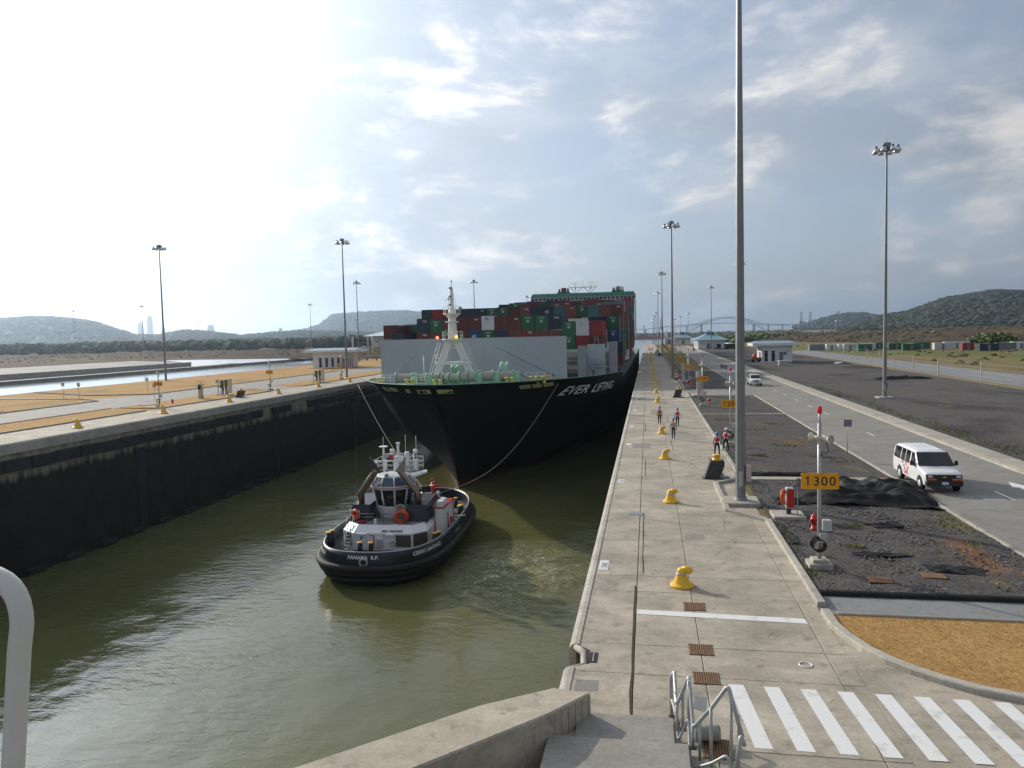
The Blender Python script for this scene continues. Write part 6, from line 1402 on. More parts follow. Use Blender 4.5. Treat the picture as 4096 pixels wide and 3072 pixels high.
    if helmet:
        m = MB(); c = (0,(lean+.028)*k,1.655*k); m.lathe([(.150*k,-.005),(.148*k,.005),(.122*k,.012),(.118*k,.05*k),(.098*k,.10*k),(.055*k,.135*k),(.01,.145*k)], c, 18); m.add([(math.cos(a)*.13*k, c[1]+.10*k+math.sin(a)*.09*k, c[2]+.002) for a in [i*math.pi/8 for i in range(9)]], [tuple(range(9))]); m.build('helmet', helmet, root)
    if vest:
        m = MB(); pr = [(.150,1.08,.10),(.165,1.16,.12),(.172,1.28,.125),(.15,1.40,.10)]; vs = []; n = 20
        for rx, z, ry in pr:
            ly = lean*(.25+(z-1.08)*1.5)
            for q in range(n): a = 2*math.pi*q/n; s_ = 1+.12*(abs(math.sin(a))**4); vs.append((rx*.98*math.cos(a)*k, (ly+ry*1.18*s_*math.sin(a))*k, z*k))
        # two front panels and a back panel (open at the sides)
        F = [(i*n+q, i*n+(q+1) % n, (i+1)*n+(q+1) % n, (i+1)*n+q) for i in range(3) for q in range(n) if not (q in (0,19,9,10))]
        m.add(vs, F, 0, True); m.build('life_vest', 'vest', root)
    if bag:
        m = MB(); m.cbx(bag[0]-.10,bag[0]+.10,bag[1]-.06,bag[1]+.06,bag[2],bag[2]+bag[3],.03); m.build('bag', bag[4], root)
    return root
person(1.05,76.65,R(2),'person in blue helmet and red vest walking ahead with a yellow pouch',14,.03,(14,-10),bag=(-.26,-.02,.88,.2,'yellow'))
person(2.72,74.8,R(-4),'person in blue helmet and red vest half hidden by the walker behind',-10,.02,(-6,12))
person(2.05,65.9,R(3),'person in blue helmet walking with a round tan pack on the back',11,.04,(10,-8),bag=(.03,-.22,1.08,.34,'khaki'),H_=1.78)
person(4.88,56.9,R(-14),'person in blue helmet standing with legs apart beside the kerb',6,.03,(-4,10),spread=.06,H_=1.76)
person(5.66,58.6,R(-32),'person in white helmet stepping over the kerb to the verge',22,.09,(20,34),'shirt_white','helmet_white',z0=.10)
person(.35,371,R(180),'distant person in orange vest far down the quay',8,.02,vest=True,H_=1.75); person(1.0,368,R(10),'distant person in pale shirt among the far quay group',-8,.02,shirt='shirt_white',H_=1.75); person(2.1,372,R(200),'distant person in dark clothes among the far quay group',10,.02,shirt='trousers',vest=False,H_=1.75)
person(-9.6,136.0,R(150),'crew member in blue coveralls standing by the grey hatch wall',5,.05,(20,24),shirt='coverall',trousers='coverall',helmet='helmet_white',vest=False,z0=1.15,elbow=40)
person(-27.9,101.7,R(170),'crew member in red vest among the green winches',5,.12,(30,34),shirt='shirt_white',trousers='trousers',helmet='helmet_white',z0=2.42,elbow=40)
# ---------------------------------------------------------------- vehicles
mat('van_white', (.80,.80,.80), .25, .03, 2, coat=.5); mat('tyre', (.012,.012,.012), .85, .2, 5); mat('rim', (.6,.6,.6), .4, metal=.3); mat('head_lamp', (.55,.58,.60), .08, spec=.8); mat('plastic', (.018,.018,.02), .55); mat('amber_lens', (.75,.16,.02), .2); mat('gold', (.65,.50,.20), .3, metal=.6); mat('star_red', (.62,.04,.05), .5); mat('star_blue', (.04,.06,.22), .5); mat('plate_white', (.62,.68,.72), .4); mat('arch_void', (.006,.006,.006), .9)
def vehicle_body(prof, wmax, wtop, zb_, zbelt, ztop, nose, t, name='body', mt='van_white'):
    def wz(z, y):
        w = wmax if z <= zbelt else wmax+(wtop-wmax)*((z-zbelt)/(ztop-zbelt))**1.15
        w *= 1-.035*max(0, (zb_+.35-z)/.35)
        return w*(1-nose*max(0, 1-y/.5)**2)*(1-.03*max(0, 1-(prof[-1][0]-y)/.35)**2)
    n = 0; m = MB(); rings = []
    for y, zt in prof:
        lv_ = [zb_, zb_+.25, min(zbelt, zt-.12)]; z1 = zt-.10
        for q in (.33,.66,1.0): lv_.append(lv_[2]+(z1-lv_[2])*q)
        half = [(wz(z, y), z) for z in lv_]; wt = half[-1][0]
        half += [(wt-.05, zt-.035), (wt-.16, zt-.005), (wt*.45, zt+.012)]
        rings.append([(x, y, z) for x, z in half]+[(-x, y, z) for x, z in half[::-1]])
    q = len(rings[0]); vs = [p for r in rings for p in r]
    F = [(i*q+k, i*q+k+1, (i+1)*q+k+1, (i+1)*q+k) for i in range(len(rings)-1) for k in range(q-1)]
    F = [f[::-1] for f in F]
    m.add(vs, F, 0, True); m.add(rings[0], [tuple(range(q))], 0); m.add(rings[-1], [tuple(range(q-1,-1,-1))], 0); m.add([(-wmax*.9,.1,zb_),(wmax*.9,.1,zb_),(wmax*.9,prof[-1][0]-.1,zb_),(-wmax*.9,prof[-1][0]-.1,zb_)], [(3,2,1,0)])
    o = m.build(name, mt, t); return o, wz
def side_panel(poly, wz, name, mt, par, off=.012):
    for sd in (-1, 1):
        P = [(sd*(wz(z, y)+off), y, z) for y, z in poly]; m = MB(); m.add(P, [tuple(range(len(P))) if sd < 0 else tuple(range(len(P)-1,-1,-1))]); m.build(name, mt, par)
def wheel(t, x, y, r, w_, out):
    m = MB(); m.lathe([(r*.62,0),(r*.93,0),(r,.03),(r,w_-.03),(r*.93,w_),(r*.62,w_)], (x if out > 0 else x,y,r), 22, 0, Matrix.Rotation(R(90)*out,3,'Y')); wo = m.build('wheel', 'tyre', t)
    m = MB(); m.lathe([(r*.64,w_*.98),(r*.62,w_*1.03),(r*.36,w_*1.005),(r*.22,w_*1.06),(r*.05,w_*1.07)], (x,y,r), 18, 0, Matrix.Rotation(R(90)*out,3,'Y')); m.build('rim', 'rim', wo)
van = thing('passenger_van', 'white passenger van with a red star on its side on the road', 'van', (15.9,44.75,-.002))
vp = [(0,.98),(.06,1.06),(.25,1.12),(.6,1.18),(1.0,1.24),(1.18,1.30),(1.42,1.52),(1.68,1.76),(1.95,1.97),(2.15,2.03),(2.5,2.06),(3.2,2.075),(4.2,2.07),(5.0,2.05),(5.35,2.0),(5.52,1.9),(5.6,1.72)]
body, wz_ = vehicle_body(vp, .99, .82, .40, 1.15, 2.06, .08, van)
ws = MB(); P = [(-.94,1.16,1.285),(.94,1.16,1.285),(.83,1.93,1.95),(-.83,1.93,1.95)]; ws.add([(x,y-.035,z+.03) for x,y,z in P], [(0,1,2,3)]); ws.build('windscreen', 'glass', van)
side_panel([(1.50,1.20),(2.36,1.20),(2.44,1.93),(2.06,1.93),(1.66,1.58)], wz_, 'side_window', 'glass', van); side_panel([(2.60,1.22),(3.32,1.22),(3.32,1.93),(2.60,1.93)], wz_, 'side_window', 'glass', van); side_panel([(3.42,1.22),(4.10,1.22),(4.10,1.93),(3.42,1.93)], wz_, 'side_window', 'glass', van); side_panel([(4.22,1.22),(5.38,1.24),(5.28,1.90),(4.22,1.93)], wz_, 'side_window', 'glass', van)
for y in (1.48, 2.52, 3.35): side_panel([(y,.5),(y+.018,.5),(y+.018,1.24),(y,1.24)], wz_, 'door_seam', 'plastic', van, .006)
for y in (.82, 4.25):
    for sd in (-1, 1):
        m = MB(); m.lathe([(.43,0),(.43,.03)], (sd*.965,y,.42), 24, 0, Matrix.Rotation(R(90)*sd,3,'Y')); m.build('wheel_arch', 'arch_void', van); wheel(van, sd*.775, y, .36, .235, sd)
m = MB(); m.cbx(-.93,.93,-.16,.28,.42,.70,.05); m.build('bumper', 'plastic', van); m = MB(); m.cbx(-.92,.92,-.035,.1,.70,1.02,.03); gr_ = m.build('grille', 'plastic', van)
for sd in (-1, 1):
    m = MB(); m.cbx(sd*.72-.12,sd*.72+.12,-.055,-.02,.86,.99,.02); m.build('headlight', 'head_lamp', van); m = MB(); m.cbx(sd*.66-.26,sd*.66+.26,-.06,-.02,.72,.80,.02); m.build('turn_signal', 'amber_lens', van)
    m = MB(); m.cbx(sd*1.17-.09,sd*1.17+.09,1.5,1.62,1.28,1.55,.04); m.tube([(sd*1.08,1.58,1.36),(sd*.95,1.62,1.33)], .03, 6); m.build('mirror', 'plastic', van)
m = MB(); m.add([(-.11,-.045,.88),(-.04,-.045,.88),(-.035,-.045,.855),(.035,-.045,.855),(.04,-.045,.88),(.11,-.045,.88),(.11,-.045,.915),(.04,-.045,.915),(.035,-.045,.94),(-.035,-.045,.94),(-.04,-.045,.915),(-.11,-.045,.915)], [tuple(range(12))]); m.build('emblem', 'gold', gr_)
m = MB(); m.cbx(-.17,.17,-.185,-.165,.50,.64,.01); m.build('licence_plate', 'plate_white', van)
for k in range(5): MB().bx(-.5+k*.25-.012,-.5+k*.25+.012,2.4,5.0,2.07,2.085).build('roof_rib', 'van_white', van)
def star(cy, cz, r, w_, mt):
    pts = [(cy+(r if k % 2 == 0 else r*.42)*math.sin(k*math.pi/5), cz+(r if k % 2 == 0 else r*.42)*math.cos(k*math.pi/5)) for k in range(10)]
    for sd in (-1, 1):
        m = MB()
        for a, b in zip(pts, pts[1:]+pts[:1]):
            if a == pts[1] or a == pts[8]: continue
            d = Vector((b[0]-a[0], b[1]-a[1])).normalized(); nn = Vector((-d.y, d.x))*w_
            q = [(a[0]+nn.x,a[1]+nn.y),(b[0]+nn.x,b[1]+nn.y),(b[0]-nn.x,b[1]-nn.y),(a[0]-nn.x,a[1]-nn.y)]; P = [(sd*(wz_(z, y)+.014), y, z) for y, z in q]; m.add(P, [(0,1,2,3)])
        m.build('star_logo', mt, van)
star(3.1,.86,.46,.04,'star_red'); side_panel([(3.55,1.16),(3.85,1.16),(3.85,1.08),(3.62,1.08)], wz_, 'logo_mark', 'star_blue', van)
side_panel([(3.58,1.25),(3.62,1.25),(3.62,1.08),(3.58,1.08)], wz_, 'logo_mark', 'star_blue', van)
for sd in (-1,1): m = MB(); m.cbx(sd*.9-.05,sd*.9+.05,5.57,5.62,1.0,1.5,.02); m.build('tail_light', 'red', van)
m = MB(); m.tube([(-.5,1.02,1.33),(.1,1.0,1.32)], .012, 4); m.build('wiper', 'plastic', van)
# pick-up coming along the road
pk = thing('pickup_truck', 'white pickup truck driving along the road by the small building', 'pickup truck', (17.25,128.2,-.002))
pp_ = [(0,.92),(.06,1.02),(.3,1.08),(.9,1.13),(1.25,1.18),(1.5,1.38),(1.85,1.68),(2.1,1.76),(2.6,1.79),(3.2,1.77),(3.4,1.66),(3.55,1.30),(3.7,1.16),(5.0,1.16),(5.12,1.10)]
b2, wz2 = vehicle_body(pp_, .89, .70, .48, 1.08, 1.79, .07, pk)
m = MB(); m.add([(-.78,1.28,1.22),(.78,1.28,1.22),(.66,1.92,1.69),(-.66,1.92,1.69)], [(0,1,2,3)]); m.build('windscreen', 'glass', pk)
m.v = [(x, y-.03, z+.03) for x, y, z in m.v]; bpy.data.objects[[c.name for c in bpy.data.objects if c.parent == pk and c.name.startswith('windscreen')][0]].location = (0,-.04,.035)
side_panel([(1.72,1.16),(2.5,1.16),(2.5,1.66),(2.05,1.66)], wz2, 'side_window', 'glass', pk); side_panel([(2.6,1.16),(3.35,1.16),(3.25,1.64),(2.6,1.66)], wz2, 'side_window', 'glass', pk)
m = MB(); m.bx(-.74,.74,3.75,5.0,.8,1.18); m.build('cargo_bed', 'arch_void', pk)
for y in (.85, 3.95):
    for sd in (-1, 1):
        m = MB(); m.lathe([(.45,0),(.45,.012)], (sd*.88,y,.44), 22, 0, Matrix.Rotation(R(90)*sd,3,'Y')); m.build('wheel_arch', 'arch_void', pk); wheel(pk, sd*.70, y, .38, .23, sd)
m = MB(); m.cbx(-.88,.88,-.1,.25,.46,.72,.06); m.build('bumper', 'van_white', pk); m = MB(); m.cbx(-.42,.42,-.05,.05,.74,.96,.03); m.build('grille', 'plastic', pk); m = MB(); m.cbx(-.5,.5,-.115,-.09,.5,.62,.02); m.build('air_intake', 'plastic', pk)
for sd in (-1, 1): MB().cbx(sd*.68-.17,sd*.68+.17,-.045,.05,.80,.96,.03).build('headlight', 'head_lamp', pk); MB().cbx(sd*1.0-.1,sd*1.0+.1,1.55,1.68,1.15,1.32,.03).build('mirror', 'plastic', pk); MB().cbx(sd*.72-.08,sd*.72+.08,-.115,-.09,.52,.6,.01).build('fog_lamp', 'plastic', pk)
# parked trucks by the large building
def truck(x, y, rz, label, cab, tank):
    t = thing('parked_truck', label, 'truck', (x, y, 0), rz); m = MB(); m.cbx(-1.1,1.1,0,2.0,.6,2.7,.12); m.build('cab', cab, t); m = MB(); m.bx(-1.0,1.0,-.02,.0,1.6,2.4); m.build('windscreen', 'glass', t)
    m = MB(); m.bx(-1.0,1.0,2.0,7.5,.6,.95); m.build('chassis', 'dark_steel', t)
    m = MB()
    if tank: m.lathe([(.3,0),(1.1,.1),(1.1,4.8),(.3,5)], (0,2.4,1.95), 16, 0, Matrix.Rotation(R(-90),3,'X'))
    else: m.cbx(-1.15,1.15,2.2,7.4,1.0,2.6,.06)
    m.build('load', 'tin' if tank else 'dark_steel', t)
    for yy_ in (1.0,5.4,6.6):
        for sd in (-1, 1): m = MB(); m.cyl((sd*.75,yy_,.5),(sd*1.08,yy_,.5),.5,None,14); m.build('wheel', 'tyre', t)
truck(33.6,380,R(0),'dark truck parked in front of the large blue roofed building','dark_steel',False); truck(36.2,378,R(-70),'low black trailer truck parked beside the large building','black',False); truck(40.5,381,R(20),'tanker truck parked at the corner of the large building','tin',True)
# ---------------------------------------------------------------- buildings
def windows(par, pts, w_, h_, z, mt='glass', yoff=-.03):
    for x, y in pts:
        m = MB(); m.bx(x-w_/2,x+w_/2,y+yoff-.02,y+yoff,z,z+h_); wn = m.build('window', mt, par); f = MB()
        f.bx(x-w_/2-.06,x-w_/2,y+yoff-.05,y,z-.05,z+h_+.05); f.bx(x+w_/2,x+w_/2+.06,y+yoff-.05,y,z-.05,z+h_+.05); f.bx(x-w_/2,x+w_/2,y+yoff-.05,y,z+h_*.28,z+h_*.28+.05); f.bx(x-w_/2,x+w_/2,y+yoff-.05,y,z+h_*.80,z+h_*.80+.05); f.build('frame', 'ltgrey', wn)
def pavilion(x0, x1, y0, y1, h_, label, wins, doors, side, rx0=1.3, rx1=1.3):
    t = thing('small_building', label, 'building', ((x0+x1)/2, y0, 0)); cx = (x0+x1)/2; w_ = (x1-x0)/2; d = y1-y0
    m = MB(); m.bx(-w_,w_,0,d,0,h_); m.build('wall', 'wall_white', t)
    m = MB(); m.add([(-w_-rx0,-1.1,h_+.05),(w_+rx1,-1.1,h_+.05),(w_+rx1,d+.9,h_+.05),(-w_-rx0,d+.9,h_+.05),(-w_-rx0,-1.1,h_+.75),(w_+rx1,-1.1,h_+.75),(w_+rx1,d+.9,h_+.75),(-w_-rx0,d+.9,h_+.75)], [(3,2,1,0),(0,1,5,4),(1,2,6,5),(2,3,7,6),(3,0,4,7)]); rf = m.build('fascia', 'wall_white', t)
    m = MB(); m.add([(-w_-rx0+.1,-1.0,h_+.70),(w_+rx1-.1,-1.0,h_+.70),(w_+rx1-1.4,d*.55,h_+1.35),(-w_-rx0+1.4,d*.55,h_+1.35),(w_+rx1-.1,d+.8,h_+.7),(-w_-rx0+.1,d+.8,h_+.7)], [(0,1,2,3),(1,4,2),(4,5,3,2),(5,0,3)]); m.build('roof', 'roof_blue', rf)
    for k in range(14): x = -w_-rx0+1.5+k*(2*w_+rx0+rx1-3)/13; MB().add([(x,-.95,h_+.74),(x+.06,-.95,h_+.74),(x+.06,d*.53,h_+1.37),(x,d*.53,h_+1.37)], [(0,1,2,3)]).build('roof_seam', 'tin', rf)
    windows(t, [(x, 0) for x in wins], .85, 2.9, .35)
    for x in doors: m = MB(); m.bx(x-.5,x+.5,-.05,-.01,.05,2.9); dd_ = m.build('door', 'door_grey', t); MB().cyl((x-.35,-.1,1.4),(x-.35,-.05,1.4),.05,None,6).build('handle', 'dark_steel', dd_)
    xs_ = side*(w_+.03)
    for y in (1.8,3.4,5.0): m = MB(); m.bx(xs_-.02,xs_+.02,y-.35,y+.35,.3,2.8); m.build('window', 'glass', t)
    m = MB(); m.cbx(wins[-1]+2.6,wins[-1]+3.5,-.4,-.02,2.2,2.95,.05); ac = m.build('air_conditioner', 'ltgrey', t); m = MB(); m.lathe([(.28,0),(.28,.02)], (wins[-1]+3.05,-.42,2.57), 12, 0, Matrix.Rotation(R(90),3,'X')); m.build('fan', 'dark_steel', ac)
    for x in (wins[0]-.9, w_-1.0): MB().cbx(x-.12,x+.12,-.3,-.02,3.1,3.3,.03).build('wall_lamp', 'dark_steel', t)
    m = MB(); m.cbx(-w_-.6,w_+.3,-1.4,0,-.05,.10,.03); m.build('apron_slab', 'kerb', t)
    return t
b1 = pavilion(31.0,39.0,219.5,229,4.55,'small white building with blue metal roof on the gravel field',[-2.9,-1.0],[1.1],-1,2.6,1.4)
b4 = pavilion(-105.4,-94.2,228,238,4.9,'white pavilion with overhanging roof on the left bank',[-3.1,-1.0,1.0,3.0],[4.6],1,3.0,3.6)
m = MB(); m.cbx(-1.7,-.9,0,.1,0,2.4,.03); 
t = thing('crate_stack', 'stacked pale concrete blocks beside the small white building', 'blocks', (33.2,199,.1))
for k in range(3): MB().cbx(-1.1,1.1,-.8,.8,k*.42,k*.42+.38,.03).build('block', 'ltgrey', t)
t = thing('mixer', 'rusty orange machine beside the small white building wall', 'machine', (29.6,221,.1)); m = MB(); m.cbx(-1.2,1.2,-.6,.6,.55,1.3,.1); m.build('body', 'rust_grate', t); m = MB(); m.lathe([(.3,0),(.6,.3),(.6,1.0),(.25,1.5)], (-.3,0,.9), 12); m.build('drum', 'orange', t)
for sx in (-.8,.8): MB().cyl((sx,-.7,.4),(sx,.7,.4),.4,None,12).build('wheel', 'tyre', t)
m = MB(); 
for k in range(4): m.rbox((k*.35,0,.12+.05*k),(.25,3,.06),.1*k)
o = m.build('sheet_pile', 'tin', None, (46.5,203.5,.1)); tag(o, 'small pile of pale metal sheets on the gravel field', 'metal sheets', kind=None)
def hall(x0, x1, y0, y1, h_, hr, label, doors):
    t = thing('large_building', label, 'building', ((x0+x1)/2, y0, 0)); w_ = (x1-x0)/2; d = y1-y0; e = 1.6
    m = MB(); m.bx(-w_,w_,0,d,0,h_); m.build('wall', 'wall_white', t)
    m = MB(); m.add([(-w_-e,-e,h_-.1),(w_+e,-e,h_-.1),(w_+e,d+e,h_-.1),(-w_-e,d+e,h_-.1),(-w_*.28,d*.3,hr),(w_*.28,d*.3,hr),(w_*.28,d*.7,hr),(-w_*.28,d*.7,hr)], [(0,1,5,4),(1,2,6,5),(2,3,7,6),(3,0,4,7),(4,5,6,7),(3,2,1,0)]); rf = m.build('roof', 'roof_blue', t)
    m = MB(); m.bx(-w_*.26,w_*.26,d*.32,d*.68,hr-.1,hr+.9); m.build('lantern', 'roof_dkblue', rf); m = MB(); m.add([(-w_*.34,d*.26,hr+.9),(w_*.34,d*.26,hr+.9),(w_*.34,d*.74,hr+.9),(-w_*.34,d*.74,hr+.9),(0,d*.45,hr+1.9),(0,d*.55,hr+1.9)], [(0,1,4),(1,2,5,4),(2,3,5),(3,0,4,5),(3,2,1,0)]); m.build('lantern_roof', 'roof_dkblue', rf)
    m = MB(); m.bx(-w_*.17,-w_*.03,d*.315,d*.318,hr+.1,hr+.8); m.build('lantern_window', 'white_metal', rf)
    for x in doors: m = MB(); m.bx(x-.85,x+.85,-.06,-.01,.02,2.7); m.build('door', 'door_grey', t)
    for k in range(6): MB().bx(-w_-.06,-w_-.01,3+k*d/7,3+k*d/7+2.2,.5,3.4).build('window', 'door_grey', t)
    for x in (-w_*.65,-w_*.2,.6,w_*.4,w_*.75): MB().cbx(x-.14,x+.14,-.3,-.02,h_-1.3,h_-.9,.03).build('wall_lamp', 'dark_steel', t)
    for x in (-w_*.78,-w_*.55): MB().lathe([(.28,0),(.28,.04)], (x,-.05,2.4), 12, 0, Matrix.Rotation(R(90),3,'X')).build('red_sign', 'red', t)
    return t
hall(24.9,38.4,396,430,4.5,7.3,'large white building with blue hipped roof and lantern by the road',[-1.6,2.0])
hall(18,29,540,566,4.6,7.2,'further white building with blue lantern roof past the large one',[0.5]); hall(12.5,17.5,560,572,3.6,5.2,'small far white hut with blue roof at the quay end',[0])
t = thing('portico_building', 'tall pale building with columns and sloped roof behind the ship bow', 'building', (-141,400,0)); m = MB(); m.bx(-9,40,0,30,0,10); m.build('wall', 'wall_white', t); m = MB(); m.add([(-13,-3,10.3),(44,-3,10.3),(44,33,10.3),(-13,33,10.3),(4,12,15.0),(28,12,15.0)], [(0,1,5,4),(1,2,5),(2,3,4,5),(3,0,4),(3,2,1,0)]); m.build('roof', 'tin', t); m = MB(); m.add([(1,9,13.6),(20,9,13.6),(20,16,13.6),(1,16,13.6),(6,12,16.4),(18,12,16.4)], [(0,1,5,4),(1,2,5),(2,3,4,5),(3,0,4)]); m.build('roof_lantern', 'roof_dkblue', t)
for k in range(6): MB().cyl((-10.5+k*3.2,-2,-.3),(-10.5+k*3.2,-2,10.2),.32,None,10).build('column', 'pedestal', t)
for k in range(7): MB().bx(-7+k*4,-5+k*4,-.06,-.01,.3,3.4).build('door', 'door_grey', t); 
for k in range(7): MB().bx(-7+k*4,-5.2+k*4,-.06,-.01,6.8,7.6).build('window', 'door_grey', t)
for (x, y, h_) in [(-122,303,10),(-118.5,317,10)]: t = thing('column_post', 'tall pale post standing behind the white pavilion', 'post', (x,y,0), group='posts behind the white pavilion'); MB().cyl((0,0,0),(0,0,h_),.4,.36,10).build('shaft', 'pedestal', t); MB().cbx(-.6,.6,-.6,.6,-.05,.3,.05).build('base', 'pedestal', t)
for k, (x, y) in enumerate([(10.5,470),(16.2,476),(12.3,512),(13.5,560),(9.6,545)]): t = thing('column_post', 'pale tall post near the far end of the quay', 'post', (x,y,0), group='posts at the quay end'); MB().cyl((0,0,0),(0,0,9.5),.42,.4,10).build('shaft', 'pedestal', t); MB().cbx(-.6,.6,-.6,.6,-.05,.3,.05).build('base', 'pedestal', t)
m = MB(); m.cbx(-1.0,1.0,-.6,.6,0,1.6,.05); o = m.build('equipment_box', 'ltgrey', None, (3.6,300,.0)); tag(o, 'pale equipment box at the foot of the second quay mast', 'box')
# railing along the left-bank road behind the pavilion
t = thing('barrier', 'low dark barrier along the road behind the white pavilion', 'barrier', (-93,300,0))
for k in range(14): MB().cbx(-30+k*4,-29.4+k*4,0,.3,0,1.2,.03).build('post', 'dark_steel', t)
MB().bx(-30,24,.05,.2,.8,1.2).build('rail', 'dark_steel', t)
# ---------------------------------------------------------------- fence, yard, far plant
ft = thing('fence', 'row of thin concrete fence posts along the yellow line', 'fence', (52,100,0))
for i, (x, y) in enumerate([(52.6,96),(52.6,115),(53.1,134.5),(52.7,152),(52.9,166),(54.5,184),(56.6,202),(59.8,225),(62.5,262),(62.0,283),(62.3,320)]): MB().cbx(x-52-.09,x-52+.09,y-100-.09,y-100+.09,0,3.1,.02).build('post', 'pedestal', ft)
for z in (.8,1.5,2.2,2.9): MB().tube([(.6,-4,z),(.65,52,z),(.9,66,z),(4.6,102,z),(10.3,162,z),(10.3,220,z)], .012, 4).build('wire', 'galv', ft)
m = MB(); m.add([(51.6,60,.012),(52.0,60,.012),(52.1,210,.012),(51.6,210,.012)], [(0,1,2,3)]); struct(m.build('painted_kerb', 'straw'))
ylist = [(67,325,'grey',6,'grey'),(72,322,'white',4,'white'),(76,320,'white',4,'white'),(78,318,'white',5,'white'),(83,318,'grey',6,'grey'),(80,305,'green',5,'green'),(86,322,'white',5,'white'),(92,330,'green',6,'green'),(95,318,'green',6,'green'),(96,304,'green',6,'green'),(104,318,'green',6,'green'),(108,308,'white',6,'white'),(112,296,'red',4,'red'),(118,322,'white',9,'white'),(114,284,'navy',6,'blue'),(122,290,'grey',6,'grey'),(131,300,'white',6,'white'),(137,296,'grey',7,'grey')]
for x, y, c, L_, cn in ylist:
    m = MB(); m.cbx(-L_/2,L_/2,-1.2,1.2,.15,2.7,.05); 
    for k in range(int(L_/.5)): m.bx(-L_/2+.2+k*.5,-L_/2+.42+k*.5,-1.23,-1.2,.3,2.55)
    t = thing('site_cabin', f'{cn} site cabin in the far yard behind the fence', 'cabin', (x,y,0), R(rnd.uniform(-6,6)), f'{cn} site cabins in the far yard'); m.build('shell', 'cont_'+c, t); MB().bx(-.45,.45,-1.26,-1.23,.2,2.2).build('door', 'door_grey', t)
t = thing('round_tree', 'dense round tree behind the far yard cabins', 'tree', (136,335,0)); m = MB(); m.tube([(0,0,0),(.2,0,2.5),(.5,.2,4)], [.6,.4,.2], 8); m.build('trunk', 'wood', t)
m = MB()
for k in range(260):
    a = rnd.random()*6.28; q = rnd.random()**.5; r = 9.5*q; z = 1.2+4.6*math.sqrt(max(0,1-q*q))*rnd.uniform(.5,1); m.blob((math.cos(a)*r, math.sin(a)*r*.7, z), rnd.uniform(.5,1.1), rnd.randrange(2), .8)
m.build('crown', ['weed','forest2'], t)
t = thing('excavator', 'orange long armed machine in the far yard', 'excavator', (160,320,0)); m = MB(); m.cbx(-2,2,-1.5,1.5,.9,2.8,.2); m.build('body', 'orange', t); m = MB(); m.bx(-2.2,2.2,-1.7,-1,0,.9); m.bx(-2.2,2.2,1,1.7,0,.9); m.build('track', 'dark_steel', t); m = MB(); m.tube([(-1,0,2),(-5,0,6),(-8,0,7)], .35, 6); m.build('arm', 'orange', t)
for i, (x, y, h_, w_) in enumerate([(225,330,5.5,9),(212,340,2.5,5),(246,325,2,6),(198,330,2,4)]): cloth('rock_pile', f'dark spoil pile number in the field' if False else ['tall dark spoil pile in the far field','low dark spoil pile beside the tall one','low dark spoil pile at the field edge','small dark spoil pile by the excavator'][i], x, y, w_, w_*.7, 0, 1.0, h_, 3.1+i, 'spoil pile')
# ---------------------------------------------------------------- foreground: landing, parapet, handrails, platform rail
lt = thing('stair', 'concrete stair with broad landings leading up from the quay', 'stair', (0,16,0))
for i, (x0, x1, y0, y1, z) in enumerate([(-1.75,.50,15.2,17.80,.09),(-2.3,.78,13.4,16.36,.26),(-2.6,.80,11.0,14.3,.5),(-3.0,.80,8.0,12.6,1.2),(-3.5,.80,6.0,10.4,1.9)]):
    MB().cbx(x0, x1, y0-16, y1-16, -.03 if i == 0 else -.02, z, .02).build('landing', 'step', lt)
pw = thing('parapet', 'thick low concrete parapet slanting across the foreground', 'wall', (-2,17.5,0))
TP = [(-2.46,18.1),(-1.47,17.95),(-4.55,13.7),(-6.9,13.9)]; far = [(-9.2,10.5),(-6.6,9.6)]
def paraz(y): return .42+.13*max(0, 17.9-y)
vs = []; 
Lq = [(-2.40,17.89),(-3.9,16.45),(-6.75,13.2),(-10.2,9.8)]; Rq = [(-1.45,17.72),(-2.24,16.27),(-4.45,13.45),(-7.2,9.6)]; Zq = [.60,.78,1.0,1.25]
m = MB()
for (lx, ly), (rx, ry), zl in zip(Lq, Rq, Zq):
    vs += [(lx+2,ly-17.5,-14),(lx+2,ly-17.5,zl-.04),(lx+2.05,ly-17.52,zl),(rx+1.95,ry-17.5,zl),(rx+2,ry-17.5,zl-.04),(rx+2,ry-17.5,-1)]
for i in range(3):
    for k in range(5): m.f.append((i*6+k,i*6+k+1,(i+1)*6+k+1,(i+1)*6+k)); m.m.append(0); m.s.append(False)
m.f.append((5,4,3,2,1,0)); m.m.append(0); m.s.append(False); m.v = vs; m.build('wall_body', 'parapet', pw)
for k in range(6):
    t_ = .06+k*.16; a = Vector((-1.45,17.72)).lerp(Vector((-2.24,16.27)), t_*1.05); z = .60+.18*t_; MB().tube([(a.x+2.008,a.y-17.5,z-.04),(a.x+2.008,a.y-17.5,.05)], .005, 4).build('board_mark', 'step', pw)
# galvanised handrails: three frames stepping up along the stair edge
hr = thing('handrail', 'grey galvanised pipe handrails stepping along the stair edge', 'handrail', (0.5,17,0))
def pipe(pts, r=.030, name='rail'):
    P = [Vector(p) for p in pts]; out = [P[0]]
    for i in range(1, len(P)-1):     # rounded bends
        a = (P[i-1]-P[i]); b = (P[i+1]-P[i]); d = min(.10, a.length*.4, b.length*.4); p0 = P[i]+a.normalized()*d; p1 = P[i]+b.normalized()*d
        for k in range(5): t = k/4; out.append(p0*(1-t)**2+P[i]*2*t*(1-t)+p1*t*t)
    out.append(P[-1]); m = MB(); m.tube([p-Vector((.5,17,0)) for p in out], r, 10); return m.build(name, 'galv', hr)
pipe([(.46,18.0,0),(.45,18.0,.98),(.53,18.0,1.12),(.54,17.0,.80),(.67,17.05,1.06),(.82,17.05,1.46),(.87,16.3,.66),(1.24,16.0,1.28),(1.57,16.0,1.78),(1.80,15.5,.95)], .043)
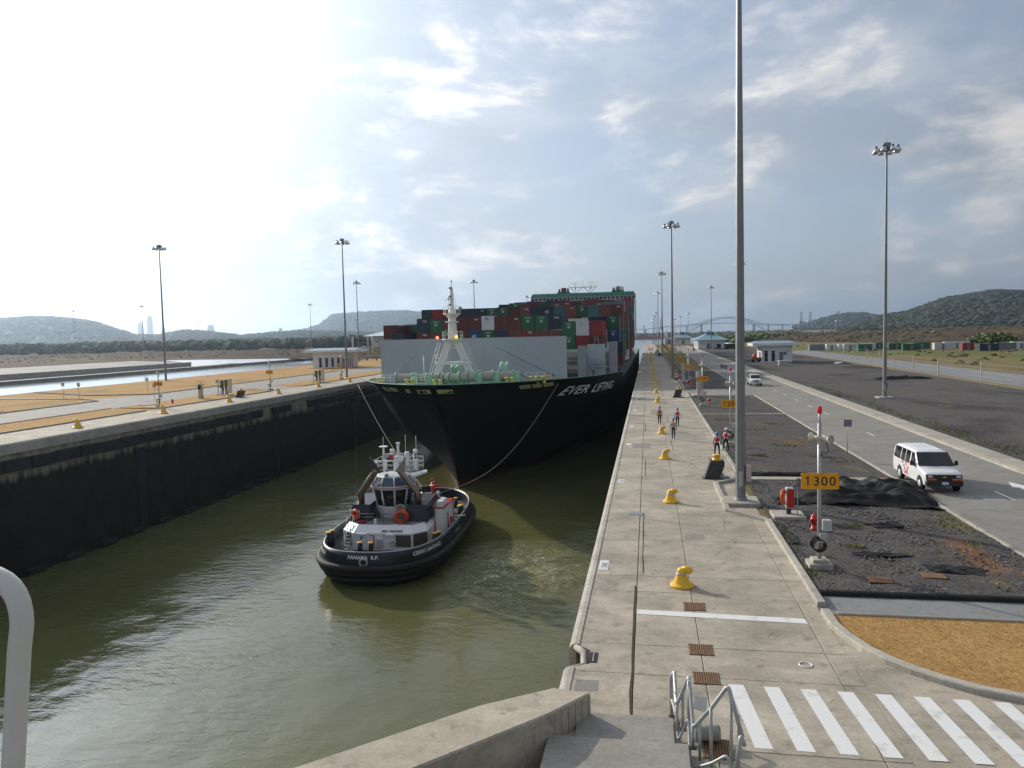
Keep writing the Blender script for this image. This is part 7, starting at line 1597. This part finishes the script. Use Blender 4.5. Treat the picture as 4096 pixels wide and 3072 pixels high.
pipe([(.46,18.0,.45),(.55,17.3,.40),(.57,16.9,.02),(.80,16.9,.55),(.80,16.3,.0),(.86,15.9,-.02),(1.22,15.6,.30),(1.50,15.5,.55),(1.62,15.3,.1)], .034)
for p in [((.46,18.0,0),(.46,18.0,1.0)),((.55,17.3,.2),(.53,17.3,.95)),((.55,17.0,.2),(.55,17.0,.8)),((.68,17.05,.2),(.68,17.05,1.05)),((.80,16.9,.2),(.81,16.9,1.42)),((.86,16.3,.2),(.86,16.3,.72)),((1.00,16.2,.0),(1.00,16.2,.88)),((1.22,16.0,.0),(1.22,16.0,1.27)),((1.62,15.9,.0),(1.62,15.9,1.6)),((1.74,15.7,.0),(1.74,15.7,1.3))]: pipe(list(p), .036, 'post')
for p in [(.46,18.0,.0),(.55,17.3,.2),(.68,17.05,.2),(.86,16.3,.2)]: MB().cbx(p[0]-.5-.08,p[0]-.5+.08,p[1]-17-.08,p[1]-17+.08,p[2],p[2]+.02,.01).build('foot_plate', 'dark_steel', hr)
pipe([(1.80,15.2,.95),(1.72,15.1,1.2),(1.62,14.9,.6)], .046)
m = MB(); m.add([(.95,17.05,1.0),(1.22,17.05,1.0),(1.2,17.05,.62),(.92,17.05,.7)], [(0,1,2,3)]); o = m.build('notice_sheet', 'white_metal'); tag(o, 'white plastic notice sheet tied to the handrail', 'notice')
m = MB(); m.lathe([(.16,0),(.18,.05),(.18,.5),(.14,.55)], (0,0,0), 14, 0, Matrix.Rotation(R(90),3,'Y')); o = m.build('concrete_pipe', 'kerb', None, (.95,17.0,.20)); tag(o, 'short pale pipe lying under the handrail', 'pipe')
pr_ = thing('platform_rail', 'pale painted pipe rail close by on the viewing platform', 'railing', (-2.4,1.9,7.0))
m = MB(); P = [Vector((-3.4,1.9,8.53)),Vector((-2.05,1.9,8.53)),Vector((-1.815,1.9,8.53)),Vector((-1.84,1.9,8.30)),Vector((-1.90,1.9,7.85)),Vector((-1.92,1.9,7.0))]; out = [P[0],P[1]]
for k in range(9): t_ = k/8; out.append(Vector((-1.97,1.9,8.53))*(1-t_)**2+Vector((-1.815,1.9,8.53))*2*t_*(1-t_)+Vector((-1.825,1.9,8.38))*t_*t_)
out += P[3:]; m.tube([p-Vector((-2.4,1.9,7.0)) for p in out], .031, 16); m.build('rail', 'rail_paint', pr_)
m = MB(); m.tube([(-1.0,0,0),(-1.0,0,1.53)], .031, 14); m.build('post', 'rail_paint', pr_); m = MB(); m.bx(-1.6,3.2,-3.0,.15,-.14,0); m.build('platform_deck', 'step', pr_)
# ---------------------------------------------------------------- haze: even, pale air round everything
hm = bpy.data.materials.new('haze'); hm.use_nodes = True; ht = hm.node_tree; ht.nodes.clear()
pv = ht.nodes.new('ShaderNodeVolumePrincipled'); pv.inputs['Color'].default_value = (.62,.80,1.0,1); pv.inputs['Density'].default_value = 1.0e-4; pv.inputs['Anisotropy'].default_value = .72
ho = ht.nodes.new('ShaderNodeOutputMaterial'); ht.links.new(pv.outputs[0], ho.inputs['Volume']); M_['haze'] = hm
hb = MB().bx(-9600,6600,-600,12600,-18,345).build('haze', 'haze'); tag(hb, 'thin pale haze filling the air over the whole lock', 'haze', kind='stuff')
bpy.context.view_layer.update()
